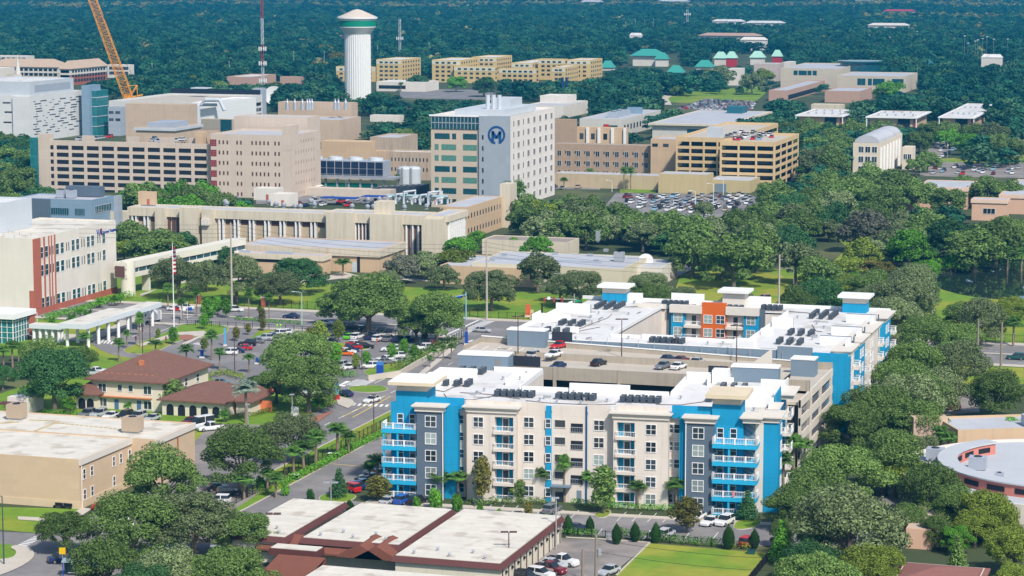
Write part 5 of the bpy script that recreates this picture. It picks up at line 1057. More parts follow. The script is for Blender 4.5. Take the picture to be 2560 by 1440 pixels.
# theme-park style green roofs
for i, (x_, y_, w_, h_, nm) in enumerate(((1622, 150, 34, 17, 'largest green-roofed pavilion with cream walls'), (1655, 152, 14, 14, 'small green pyramid roof right of the largest'), (1690, 172, 16, 8, 'low green roof in trees, centre'), (1762, 160, 18, 9, 'low green roof among trees, left of the cream pyramids'), (1520, 162, 14, 9, 'low green roof beside the dormitory row'), (1802, 150, 14, 14, 'pale green pyramid roof, leftmost of the four'), (1829, 152, 12, 15, 'pale green pyramid on a red tower, second of the four'), (1894, 148, 16, 14, 'pale green hip roof, third of the four'), (1943, 150, 11, 16, 'pale green pyramid on a red tower, rightmost of the four'))):
    w_ *= .75; h_ *= .85; g = G(x_, y_+14, 0); red = 'red' in nm; t = thing('green_roofed_pavilion', nm, 'pavilion', g)
    part(t, 'wall', MB().box(-w_/2, w_/2, -w_/2.5, w_/2.5, 0, h_-5), RED if red else (YDORM if w_ > 30 else OFFW)); part(t, 'roof', MB().add([(-w_*.6, -w_*.5, h_-5), (w_*.6, -w_*.5, h_-5), (w_*.6, w_*.5, h_-5), (-w_*.6, w_*.5, h_-5), (-w_*.25, 0, h_+1), (w_*.25, 0, h_+1)], [(0, 1, 5, 4), (1, 2, 5), (2, 3, 4, 5), (3, 0, 4), (0, 3, 2, 1)]), GREENR if i < 5 else M('pale_green_roof', (.35, .6, .48), .7))
Bld('hotel_building', 'cream tower block with balconies right of the red pyramid tower', 'hotel', (1850, 172), 13, 1818, 1862, OFFW, GREY_ROOF); Bld('pale_building', 'pale pink building left of the sandstone block', 'building', (1945, 160), 14, 1885, 1960, M('pinkish', (.5, .42, .38)), GREY_ROOF); Bld('pale_building', 'cream building with glass bay right of the green pyramids', 'building', (1975, 156), 13, 1955, 1990, OFFW, GREY_ROOF)
for i, (x_, y_, w_, m_, nm) in enumerate(((1822, 56, 22, WHITE_ROOF, 'pale gabled houses deep in the woods, leftmost'), (1913, 60, 26, WHITE_ROOF, 'pale roof deep in the woods, right of the gabled houses'), (1826, 92, 34, BRICKT, 'long pinkish roof in the woods'), (2248, 30, 26, M('crimson_roof', (.42, .05, .07), .7), 'crimson-roofed building near the skyline'), (2222, 66, 26, OFFW, 'cream building in the woods below the crimson roof'), (1685, 5, 32, WHITE_ROOF, 'long white warehouse on the skyline, centre right'), (1480, 6, 22, WHITE_ROOF, 'white warehouse on the skyline, centre'), (2160, 2, 18, WHITE_ROOF, 'white warehouse on the skyline, right'), (2480, 148, 9, WHITE_ROOF, 'white hall right of the floodlight poles'), (1590, 92, 7, WHITE_ROOF, 'tiny white cabin in the woods'), (1885, 103, 14, OFFW, 'thin cream roof right of the pinkish roof'))):
    g = G(x_, y_, 10); t = thing('far_house', nm, 'building', g); part(t, 'wall', MB().box(-w_, w_, -w_*.35, w_*.35, 0, 11.6), OFFW); part(t, 'roof', MB().add([(-w_*1.05, -w_*.4, 11.6), (w_*1.05, -w_*.4, 11.6), (w_*1.05, w_*.4, 11.6), (-w_*1.05, w_*.4, 11.6), (-w_*.8, 0, 14.5), (w_*.8, 0, 14.5)], [(0, 1, 5, 4), (1, 2, 5), (2, 3, 4, 5), (3, 0, 4)]), m_)
# ================================================================ near left: house, tan block, storage rooms
HS = Bld('mission_style_house', 'two-storey cream house with brown tiled hip roof', 'house', (405, 955), 6.6, 226, 520, CREAM, TILE, par=0)
kid(HS, 'wall').data.materials[0] = M('cream_house_wall', (.70, .63, .50), .9, .05, .5); kid(HS, 'roof').scale = (.9, .9, 1)
hip(HS, 6.6, 4.4, 1.1, TILE)
for p, z, w in ((256, 4.6, 1.8), (300, 4.8, 1.0), (327, 4.8, 1.0), (369, 4.6, 1.8), (257, 1.4, 1.8), (369, 1.3, 1.8)): HS.win('F', HS.fx(p, 0, 980), z, w, 1.7 if w > 1.5 else 1.3, mull=(2, 1) if w > 1.5 else None)
for p in (291, 347): HS.part('glazed_door', MB().box(HS.fx(p, 0, 980)-.5, HS.fx(p, 0, 980)+.5, -.06, .1, 0, 2.2), M('door_blue_glass', (.08, .16, .3), .3))
HS.part('awning', MB().box(HS.fx(245, 0, 980), HS.fx(380, 0, 980), -.9, 0, 2.75, 2.9), TERRA)
for k in range(3): HS.win('R', 6+k*6, 4.6, 1.4, 1.6, mull=(1, 2))
for k in range(10): HS.part('roof_vent', MB().box(HS.Lu*(.1+.08*k), HS.Lu*(.1+.08*k)+.5, 1.2, 1.6, 7.4, 7.75), TERRA)
HS.part('chimney', MB().box(HS.Lu*.55, HS.Lu*.55+1, 4.5, 5.3, 8.5, 10.2), TERRA)
def wing(label, N, z, xl, xr, h=2.6, arches=0):
    b = Bld('house_wing', label, 'house wing', N, z, xl, xr, M('cream_house_wall', (.70, .63, .50)), TILE, par=0); hip(b, z, h, .9, TILE)
    kid(b, 'roof').scale = (.9, .9, 1)
    for k in range(arches):
        x_ = b.Lu*(k+.7)/(arches+.4); mb = MB(); mb.prism([(x_-.9, 0)], 0, 0) if False else None
        pts = [(x_-.85, 0), (x_+.85, 0), (x_+.85, 1.6)]+[(x_+.85*cos(t*pi/8), 1.6+.85*sin(t*pi/8)) for t in range(1, 8)]+[(x_-.85, 1.6)]
        mb.add([(a, -.05, c) for a, c in pts], [tuple(range(len(pts)))]); b.part('arch', mb, DARK)
    return b
wing('low arcade wing with brown tiled roof and arches right of the two-storey house', (560, 1006), 3.5, 405, 640, 2.8, 5); wing('low brown-tiled wing at the left of the two-storey house', (240, 985), 3.5, 190, 275, 2.4, 2); wing('small cream garage wing with orange gate beside the yard', (625, 1003), 3.2, 590, 672, 2.0, 0)
fe = thing('yard_gate', 'flat orange-red gate panel at the end of the arcade wing', 'gate', G(646, 1028)); part(fe, 'panel', MB().box(0, 3.2, 0, .12, 0, 2.4), M('gate_orange', (.7, .2, .08), .8)); part(fe, 'post', MB().box(-.2, 0, -.05, .2, 0, 2.6), CREAM)
q = Bld('workshop_hut', 'small pale hut with maroon canopy behind the big tan building', 'hut', (70, 995), 3.6, 18, 109, OFFW, M('pale_metal_roof', (.6, .62, .62), .6), par=0); q.part('porch_roof', MB().box(-1, q.Lu*.9, -2.5, 0, 2.3, 2.6), MAROON)
TN = Bld('warehouse_building', 'big tan block with flat cream roof in the lower left', 'warehouse', (197, 1149), 9.0, -190, 330, TAN, CREAM_ROOF, par=.25)
kid(TN, 'wall').data.materials[0] = M('tan_block_wall', (.60, .45, .30), .9, .04, .4, (2.4, 1.2, .5), jcol=.97)
TN2 = Bld('warehouse_building', 'recessed rear part of the big tan block', 'warehouse', (387, 1099), 9.0, -190, 486, M('tan_block_wall', (.6, .45, .3)), CREAM_ROOF, par=.25)
TN.part('eave_trim', MB().box(TN.Lu, TN.Lu+.3, 0, TN.Lv, 7.9, 9.05), CREAM); TN2.part('eave_trim', MB().box(TN2.Lu, TN2.Lu+.3, 0, TN2.Lv, 7.9, 9.05), CREAM)
TN.part('base_band', MB().box(-1, TN.Lu+.1, -.12, 0, -1, 1.3), M('tan_base', (.62, .48, .32), .9)); TN.part('base_band', MB().box(TN.Lu, TN.Lu+.12, 0, TN.Lv, -1, 1.3), M('tan_base', (.62, .48, .32)))
for p, zz in ((210.5, (6.0, 1.5 if False else 2.3)), (229.5, (6.0, 2.3)), (285, (6.0, 2.3)), (303, (6.0,)), (325, (6.0,))):
    for z in zz: TN.win('R', min(TN.Lv-1, TN.ry(p, 1190)), z, .9, 1.7, frame=WHITE, mull=(1, 2), glass=M('bronze_window', (.075, .06, .06)))
TN.part('downpipe', MB().tube([(TN.Lu+.15, .6, 0), (TN.Lu+.15, .6, 8.5)], .12, 6), CREAM); TN2.part('downpipe', MB().tube([(TN2.Lu+.15, TN2.Lv*.55, 0), (TN2.Lu+.15, TN2.Lv*.55, 8)], .14, 6), M('rust_pipe', (.3, .13, .06), .7))
g = G(332, 1078, 9); rooftop_unit(*g, 8.8, 3.4, 2.6, 3.0, 'tan boxy air handler on the big cream roof, right one', M('tan_unit', (.42, .33, .24), .8)); g = G(42, 1045, 9); rooftop_unit(*g, 8.8, 3.2, 2.6, 3.0, 'tan boxy air handler on the big cream roof, left one', M('tan_unit', (.42, .33, .24)))
mb = MB()
def pads(x0_, y0_, x1_, y1_, n):
    for k in range(n):
        g = G(x0_+(x1_-x0_)*k/n, y0_+(y1_-y0_)*k/n, 9); l = ((g[0]-TN.O[0]), (g[1]-TN.O[1])); mb.box(l[0], l[0]+.7, l[1], l[1]+.28, 8.8, 8.9)
pads(0, 1056, 45, 1053, 6); pads(72, 1048, 150, 1052, 10); pads(140, 1056, 330, 1075, 16); pads(85, 1075, 140, 1053, 9); TN.split('walk_pad', mb, M('ochre_pad', (.42, .32, .10), .9))
# storage rooms: cream roofs edged with maroon mansards
def store(label, N, xl, xr, z=4.3):
    b = Bld('storage_building', label, 'storage building', N, z, xl, xr, M('store_wall', (.66, .62, .50), .9, .05, 1, (2.6, 30, 0), jcol=.85), CREAM_ROOF, par=0)
    a, c = b.Lu, b.Lv; o = .6
    mb = MB(); mb.add([(-o, -o, z-.75), (a+o, -o, z-.75), (a+o, c+o, z-.75), (-o, c+o, z-.75), (-.1, -.1, z+.15), (a+.1, -.1, z+.15), (a+.1, c+.1, z+.15), (-.1, c+.1, z+.15)], [(0, 1, 5, 4), (1, 2, 6, 5), (2, 3, 7, 6), (3, 0, 4, 7), (0, 3, 2, 1)])
    b.part('mansard', mb, MAROON); b.part('roof_sheet', MB().box(.05, a-.05, .05, c-.05, z+.1, z+.2), CREAM_ROOF)
    for k in range(5): b.part('roof_vent', MB().lathe([(.18, z+.1), (.18, z+.6), (.34, z+.65), (0, z+.95)], 8, a*(.15+.17*k), 1.6+(k % 2)*3), STEEL)
    return b
store('cream-roofed storage block with maroon edge, leftmost and farthest', (712, 1345), 575, 862); store('cream-roofed storage block with maroon edge, middle', (997, 1364), 757, 1130)
S3 = store('cream-roofed storage block with maroon edge beside the car park', (1250, 1411), 988, 1403); store('cream-roofed storage block at the bottom edge of the view', (1085, 1575), 620, 1241)
for k in range(11): S3.part('downpipe', MB().tube([(S3.Lu+.12, 1+k*(S3.Lv-2)/10, 0), (S3.Lu+.12, 1+k*(S3.Lv-2)/10, 3.2)], .08, 5), MAROON); S3.part('wall_light', MB().box(S3.Lu, S3.Lu+.25, 2.6+k*(S3.Lv-2)/10, 3.2+k*(S3.Lv-2)/10, 2.2, 2.6), BLACK)
q = Bld('covered_court', 'rust-shingled entrance roof joining the storage blocks', 'roofed court', (985, 1385), 3.4, 640, 1010, RUST, RUST, shell=False)
q.part('roof', MB().add([(0, 0, 2.6), (q.Lu, 0, 2.6), (q.Lu, q.Lv, 4.2), (0, q.Lv, 4.2), (0, 0, 2.3), (q.Lu, 0, 2.3), (q.Lu, q.Lv, 2.3), (0, q.Lv, 2.3)], [(0, 1, 2, 3), (0, 4, 5, 1), (1, 5, 6, 2), (0, 3, 7, 4), (2, 6, 7, 3)]), RUST)
for k, x_ in enumerate((.78, .9)): q.part('gable', MB().add([(q.Lu*x_-4, -1.5, 2.6), (q.Lu*x_+4, -1.5, 2.6), (q.Lu*x_, -1.5, 4.8), (q.Lu*x_-4, 6, 3.4), (q.Lu*x_+4, 6, 3.4), (q.Lu*x_, 6, 4.9)], [(0, 1, 2), (0, 2, 5, 3), (1, 4, 5, 2)]), RUST)
q.part('court_roof', MB().box(q.Lu*.15, q.Lu*.5, -3, 0, 2.4, 3.6), MAROON); q.part('court_roof', MB().box(q.Lu*.16, q.Lu*.49, -2.9, -.1, 3.6, 3.7), CREAM_ROOF)
q = Bld('shingled_porch', 'low rust-brown shingled roof beside the oak at the bottom', 'porch', (760, 1440), 2.9, 640, 800, RUST, RUST, shell=False); q.part('roof', MB().add([(0, 0, 2), (q.Lu, 0, 2), (q.Lu, 9, 3.6), (0, 9, 3.6), (0, 9, 0), (q.Lu, 9, 0)], [(0, 1, 2, 3), (3, 2, 5, 4)]), RUST); q.part('post', MB().box(.2, .4, .2, .4, 0, 2), CREAM)
# right edge
CR = thing('round_building', 'round grey-roofed building with coral curved clerestory', 'round building', (*G(2667, 1184, 5), 0))
CORAL = M('coral_stucco', (.55, .20, .16), .85, .06, .5); RGR = M('round_grey_roof', (.46, .48, .51), .8, .08, .15)
part(CR, 'wall', MB().lathe([(30, 0), (30, 5.4), (29.5, 5.4), (29.5, 4.8)], 72), CREAM); part(CR, 'roof', MB().lathe([(29.6, 4.9), (0, 5.0)], 72), RGR)
def arcring(name, r0_, r1_, a0_, a1_, z0_, z1_, m, n=48):
    mb = MB(); vs_ = []
    for k in range(n+1):
        t = radians(a0_+(a1_-a0_)*k/n)
        for r_, z_ in ((r0_, z0_), (r1_, z0_), (r1_, z1_), (r0_, z1_)): vs_.append((r_*cos(t), r_*sin(t), z_))
    fs_ = []
    for k in range(n):
        for i in range(4): j = (i+1) % 4; fs_.append((4*k+i, 4*k+j, 4*k+4+j, 4*k+4+i))
    fs_ += [(0, 3, 2, 1), tuple(4*n+i for i in range(4))]; mb.add(vs_, fs_); return part(CR, name, mb, m)
arcring('clerestory', 19.8, 22.8, 136, 340, 4.9, 7.0, CORAL); arcring('clerestory_roof', 19.5, 23.1, 135, 341, 7.0, 7.25, RGR)
for a0_ in range(140, 336, 14): arcring('clerestory_glass', 19.7, 22.9, a0_, a0_+9, 5.5, 6.4, DARK, 8)
for i, (px, py, s_) in enumerate(((2338, 1150, 2.6), (2444, 1172, 2.6), (2498, 1195, 1.3))): g = G(px, py, 5); rooftop_unit(*g, 4.7, s_*1.2, s_, s_, ['grey hooded air handler at the left of the round roof', 'grey hooded air handler inside the coral ring', 'small tan fan box inside the coral ring'][i], GREYW)
q = Bld('tan_brick_building', 'tan building with stepped white roof edge, right edge of the view', 'building', None, 6.5, 0, 0, TAN, GREY_ROOF, par=.5, yaw=radians(26), O=G(2395, 1075, 6.5), Lu=30, Lv=14); q.grid('F', [q.Lu*(.1+.16*k) for k in range(5)], (2.6,), 2.2, 2.4, mull=(2, 1), frame=M('brown_frame', (.2, .1, .06)))
q.part('roof_unit', MB().box(q.Lu*.5, q.Lu*.7, 2, 6, 6, 8.2), GREYW2); q.part('tower', MB().box(-6, 1, 9, 12, -1, 7.4), M('tan_wall2', (.5, .38, .28), .9, .08))
q = Bld('brown_roofed_house', 'house with wide maroon-brown shingle roof at the bottom right', 'house', (2440, 1466), 3.6, 2235, 2462, CREAM, RUST, par=0); hip(q, 3.4, 1.4, .8, M('brown_shingle', (.25, .11, .09), .9, .12, 1))
q = Bld('beige_shed', 'beige-roofed shed half hidden by oaks at the lower right', 'shed', (2330, 1325), 3.4, 2265, 2400, SAL, M('sand_roof', (.5, .4, .3), .9), par=0)
# ================================================================ vegetation
def leaf(name, col, rnd=.32, isl=.5, tr=.25): return mat(name, col, .75, .0, .3, rnd=rnd, island=isl, trans=tr, spec=.15)
LEAF = {'O': leaf('oak_leaves', (.138, .222, .056)), 'G': leaf('mossy_oak_leaves', (.18, .235, .10)), 'D': leaf('dark_leaves', (.058, .148, .048)), 'B': leaf('bright_leaves', (.12, .31, .03)),
        'Y': leaf('yellow_green_leaves', (.20, .27, .04)), 'A': leaf('rusty_leaves', (.17, .165, .035)), 'P': leaf('palm_fronds', (.13, .26, .055)), 'S': leaf('silver_fronds', (.24, .30, .24)), 'W': leaf('bare_grey_twigs', (.16, .17, .12)), 'T': leaf('teal_leaves', (.02, .15, .07)), 'C': leaf('cypress_leaves', (.028, .085, .012), isl=.25)}
def crown(rng, blobs, nleaf, ls, flat=.55, inner=.15):
    mb = MB(); tot = sum(b[3]*b[4]+b[3]*b[5] for b in blobs); V_ = mb.v; F_ = mb.f
    for bx, by, bz, rx, ry, rz in blobs:
        n = int(nleaf*(rx*ry+rx*rz)/tot)
        for _ in range(n):
            z = rng.uniform(-.55, 1); a = rng.uniform(0, 2*pi); q = sqrt(max(0, 1-z*z)); d = (q*cos(a), q*sin(a), z)
            f = rng.uniform(.3, .85) if rng.random() < inner else rng.uniform(.82, 1.08)
            c = (bx+d[0]*rx*f, by+d[1]*ry*f, bz+d[2]*rz*f)
            nx, ny, nz = d[0]+rng.gauss(0, flat), d[1]+rng.gauss(0, flat), d[2]+.25+rng.gauss(0, flat)
            l = sqrt(nx*nx+ny*ny+nz*nz)+1e-6; nx, ny, nz = nx/l, ny/l, nz/l
            t = rng.uniform(0, 2*pi); ax = (cos(t), sin(t), rng.uniform(-.5, .5)); k = ax[0]*nx+ax[1]*ny+ax[2]*nz; ux_ = [ax[i]-k*(nx, ny, nz)[i] for i in range(3)]; l = sqrt(sum(v*v for v in ux_))+1e-6
            s = ls*rng.uniform(.6, 1.35); ux_ = [v/l*s for v in ux_]; vx_ = (ny*ux_[2]-nz*ux_[1], nz*ux_[0]-nx*ux_[2], nx*ux_[1]-ny*ux_[0])
            w = rng.uniform(.35, .6); o = len(V_)
            V_ += [(c[0]-ux_[0], c[1]-ux_[1], c[2]-ux_[2]), (c[0]+vx_[0]*w, c[1]+vx_[1]*w, c[2]+vx_[2]*w), (c[0]+ux_[0], c[1]+ux_[1], c[2]+ux_[2]), (c[0]-vx_[0]*w, c[1]-vx_[1]*w, c[2]-vx_[2]*w)]
            F_.append((o, o+1, o+2, o+3)); mb.m.append(0)
    return mb
def oak_blobs(rng, n, Rr=7.0, base=3.2, top=11.0):
    bl = []; ph = [rng.uniform(0, 6.28) for _ in range(3)]; am = [rng.uniform(.06, .17), rng.uniform(.04, .12), rng.uniform(.03, .08)]; ox, oy = rng.uniform(-1, 1), rng.uniform(-1, 1)
    def lob(a): return 1+am[0]*sin(2*a+ph[0])+am[1]*sin(3*a+ph[1])+am[2]*sin(5*a+ph[2])
    for i in range(n):
        t = (i+.5)/n; a = i*2.39996+rng.uniform(-.5, .5); r = Rr*.80*sqrt(t)*rng.uniform(.8, 1.12)*lob(a)
        if rng.random() < .12: continue
        zz = top-2.0+rng.uniform(-1.1, .6)-(top-base-3.5)*(r/(Rr*.95))**2*rng.uniform(.6, 1.1)+.6*sin(a*2+ph[1]); s = rng.choice((rng.uniform(.8, 1.3), rng.uniform(1.2, 2.0), rng.uniform(1.6, 2.5)))
        bl.append((r*cos(a)+ox*.5, r*sin(a)+oy*.5, zz, s*rng.uniform(.9, 1.4), s*rng.uniform(.9, 1.3), s*rng.uniform(.6, .95)))
    for i in range(int(n*.5)):
        a = i*2.39996*1.7+rng.uniform(-.4, .4); r = Rr*rng.uniform(.5, .9)*lob(a); s = rng.uniform(.7, 1.8); bl.append((r*cos(a), r*sin(a), base+rng.uniform(-.5, 3.0), s*1.15, s*1.15, s*.8))
    return bl
def trunk_mesh(rng, blobs, h0=3.0, r=.45, nl=7):
    mb = MB(); mb.tube([(0, 0, -.3), (.1, .05, h0*.5), (.0, .1, h0)], [r*1.35, r, r*.9], 8)
    for b in rng.sample(blobs, min(nl, len(blobs))):
        x, y, z = b[:3]; mb.tube([(0, 0, h0-.3), (x*.35, y*.35, h0+(z-h0)*.45), (x*.8, y*.8, z-.3)], [r*.55, r*.34, r*.12], 6, False)
    return mb
def make_variants(nleaf, ls, nv, seed, nb=26, lod=''):
    out = []
    for i in range(nv):
        rng = random.Random(seed+i); bl = oak_blobs(rng, nb+rng.randint(-4, 5))
        out.append((crown(rng, bl, nleaf, ls).mesh('crown', LEAF['O']), trunk_mesh(rng, bl).mesh('trunk', BARK)))
    return out
OAK_HI = make_variants(20000, .22, 8, 100, 38); OAK_MID = make_variants(6000, .44, 8, 200, 36)
def cone_tree(seed, n, ls, h=10, r=2.6, pw=1.0):
    rng = random.Random(seed); bl = []
    for i in range(22):
        t = (i+.5)/22; z = 1.2+(h-1.6)*t; rr = r*(1-t)**pw*.7*rng.uniform(.7, 1.1); a = i*2.4; s = max(.45, r*(.22+.42*(1-t)))
        bl.append((rr*cos(a), rr*sin(a), z, s, s, s*1.05))
    tm = MB(); tm.tube([(0, 0, -.2), (0, 0, h*.85)], [.22, .05], 6); return (crown(rng, bl, n, ls).mesh('crown', LEAF['D']), tm.mesh('trunk', BARK))
CONE = [cone_tree(7, 2600, .3), cone_tree(8, 2600, .3)]
def oval_tree(seed, n, ls, h=8, r=2.5):
    rng = random.Random(seed); bl = []
    for i in range(18):
        t = (i+.5)/18; z = 2.0+(h-2.6)*t; rr = r*.65*sin(pi*(.12+.8*t))*rng.uniform(.6, 1.1); a = i*2.4; s = r*rng.uniform(.28, .48)
        bl.append((rr*cos(a), rr*sin(a), z, s, s, s*1.05))
    tm = trunk_mesh(rng, bl, 1.8, .16, 5); return (crown(rng, bl, n, ls).mesh('crown', LEAF['B']), tm.mesh('trunk', BARK))
OVAL = [oval_tree(17, 2400, .27), oval_tree(18, 2400, .27), oval_tree(19, 2000, .3)]
def topiary(seed):
    rng = random.Random(seed); mb = MB(); bl = [(0, 0, .4+3.6*t, 1.0*sin(pi*(.18+.80*t))**.8, 1.0*sin(pi*(.18+.80*t))**.8, .42) for t in [i/13 for i in range(14)]]
    tm = MB(); tm.tube([(0, 0, -.1), (0, 0, 1.5)], .1, 6); return (crown(rng, bl, 3600, .13, flat=.3, inner=.05).mesh('crown', LEAF['C']), tm.mesh('trunk', BARK))
TOPI = [topiary(31)]
def bushm(seed, n=900, ls=.16):
    rng = random.Random(seed); bl = [(rng.uniform(-.5, .5), rng.uniform(-.5, .5), rng.uniform(.4, 1.0), .6, .6, .55) for _ in range(7)]
    tm = MB(); tm.tube([(0, 0, -.1), (0, 0, .7)], .05, 5); return (crown(rng, bl, n, ls).mesh('crown', LEAF['B']), tm.mesh('trunk', BARK))
BUSH = [bushm(41), bushm(42)]
def palm(seed, h=7.0, nf=26, fl=2.1, droop=.6, fan=True):
    rng = random.Random(seed); mb = MB()
    for i in range(nf):
        a = i*2.39996; el = rng.uniform(-.75, 1.4); L_ = fl*rng.uniform(.85, 1.1)
        cx_, cz = 0.0, h; pts = []
        for k in range(7):
            t = k/6; x = L_*t*cos(el)*(1-.12*t); z = h+L_*t*sin(el)-droop*L_*.42*t*t; pts.append((x, z))
        for k in range(1, 7):
            x0_, z0_ = pts[k-1]; x1_, z1_ = pts[k]; w0 = L_*.36*sin(pi*min(.95, (k)/6.5)); 
            for sgn in (-1, 1):
                for j in range(2):
                    t = j/2; xs, zs = x0_+(x1_-x0_)*t, z0_+(z1_-z0_)*t; xe, ze = xs+w0*.65, zs-w0*.35
                    A0 = (xs*cos(a), xs*sin(a), zs); A1 = ((xs+.13)*cos(a), (xs+.13)*sin(a), zs-.03)
                    tip = (xe*cos(a)-sgn*w0*1.2*sin(a), xe*sin(a)+sgn*w0*1.2*cos(a), ze); m_ = ((A0[0]+tip[0])/2, (A0[1]+tip[1])/2, (A0[2]+tip[2])/2+.08)
                    mb.add([A0, A1, tip, m_], [(0, 1, 2, 3)])
        mb.tube([(x*cos(a), x*sin(a), z) for x, z in pts[:4]], .035, 3, False)
    tm = MB(); tm.tube([(0, 0, -.2), (.08, .05, h*.5), (0, 0, h-.1), (0, 0, h+.15)], [.26, .19, .2, .3], 8)
    if fan:
        for i in range(14):
            a = i*2.4; mb.add([(.15*cos(a), .15*sin(a), h-.1), (.75*cos(a-.25), .75*sin(a-.25), h-.9), (.8*cos(a+.25), .8*sin(a+.25), h-1.15)], [(0, 1, 2)])
    return (mb.mesh('fronds', LEAF['P']), tm.mesh('trunk', PBARK))
PALM = [palm(51, nf=34), palm(52, nf=38), palm(53, h=7, nf=30, fl=2.5)]
FUNNY = [palm(61, h=2.2, nf=22, fl=2.0, fan=False)]
FAM = {  # kind: (prototype list, base width, base height, name, words, category, material)
 'oak': (None, 15.2, 11.3, 'live_oak', 'live oak', 'tree'), 'cone': (CONE, 5.4, 10, 'magnolia_tree', 'conical magnolia', 'tree'), 'oval': (OVAL, 5.2, 8, 'street_tree', 'young street tree', 'tree'),
 'topi': (TOPI, 2.1, 4.4, 'topiary_cypress', 'clipped teardrop cypress', 'shrub'), 'bush': (BUSH, 2.2, 1.6, 'garden_shrub', 'leafy shrub', 'shrub'), 'palm': (PALM, 3.5, 8.4, 'palm_tree', 'fan palm', 'palm'), 'low': (FUNNY, 4.2, 3.6, 'palmetto', 'low feathery palm', 'palm')}
TONE = {'O': 'deep green', 'G': 'grey-green', 'D': 'very dark green', 'B': 'bright green', 'Y': 'yellow-green', 'A': 'rust-tinged', 'P': 'green', 'S': 'silvery blue', 'W': 'pale half-bare', 'T': 'teal-green', 'C': 'dark green'}
TREES = []; TR = random.Random(77)
def plant(X, Y, w, h, kind, tone, note=''):
    """one tree as a thing with crown and trunk; w crown width, h height in metres"""
    P_, bw, bh, nm, words, cat = FAM[kind]
    if kind == 'oak': h *= TR.uniform(.92, 1.14)
    if P_ is None: P_ = OAK_HI if scale_at(X, Y) > 8.6 else OAK_MID
    cm, tm = TR.choice(P_)
    r = link(nm, None, None, (X, Y, 0), TR.uniform(0, 6.28)); sc = (w/bw, w/bw, h/bh); r.scale = sc
    c = link(cm.name.split('.')[0], cm, r); c.material_slots[0].link = 'OBJECT'; c.material_slots[0].material = LEAF[tone]
    link('trunk', tm, r); r['category'] = cat
    TREES.append([r, kind, tone, w, X, Y, h, note]); return r
def put(cx, yt, wpx, tone, kind='oak', ratio=None, hm=None, note=''):
    """crown centre column, crown top row and crown width in the photograph -> ground position and size in metres"""
    P_, bw, bh = FAM[kind][:3]; ratio = ratio or {'oak': .74, 'cone': 1.9, 'oval': 1.5, 'topi': 2.05, 'bush': .8, 'palm': 1.75, 'low': .9}[kind]
    y_ = yt+60; h = 8
    for _ in range(8):
        X, Y = G(cx, yt, h); s = scale_at(X, Y); w = wpx/s; h = hm or max(.6, min(15 if kind == 'oak' else 22, ratio*w)); h = max(h, 5.5) if kind == 'oak' else h
    return plant(X, Y, w, h, kind, tone, note)
def putb(cx, yb, yt, wpx, tone, kind='palm'):
    X, Y = G(cx, yb); sc = scale_at(X, Y); return plant(X, Y, wpx/sc, (yb-yt)/sc, kind, tone)
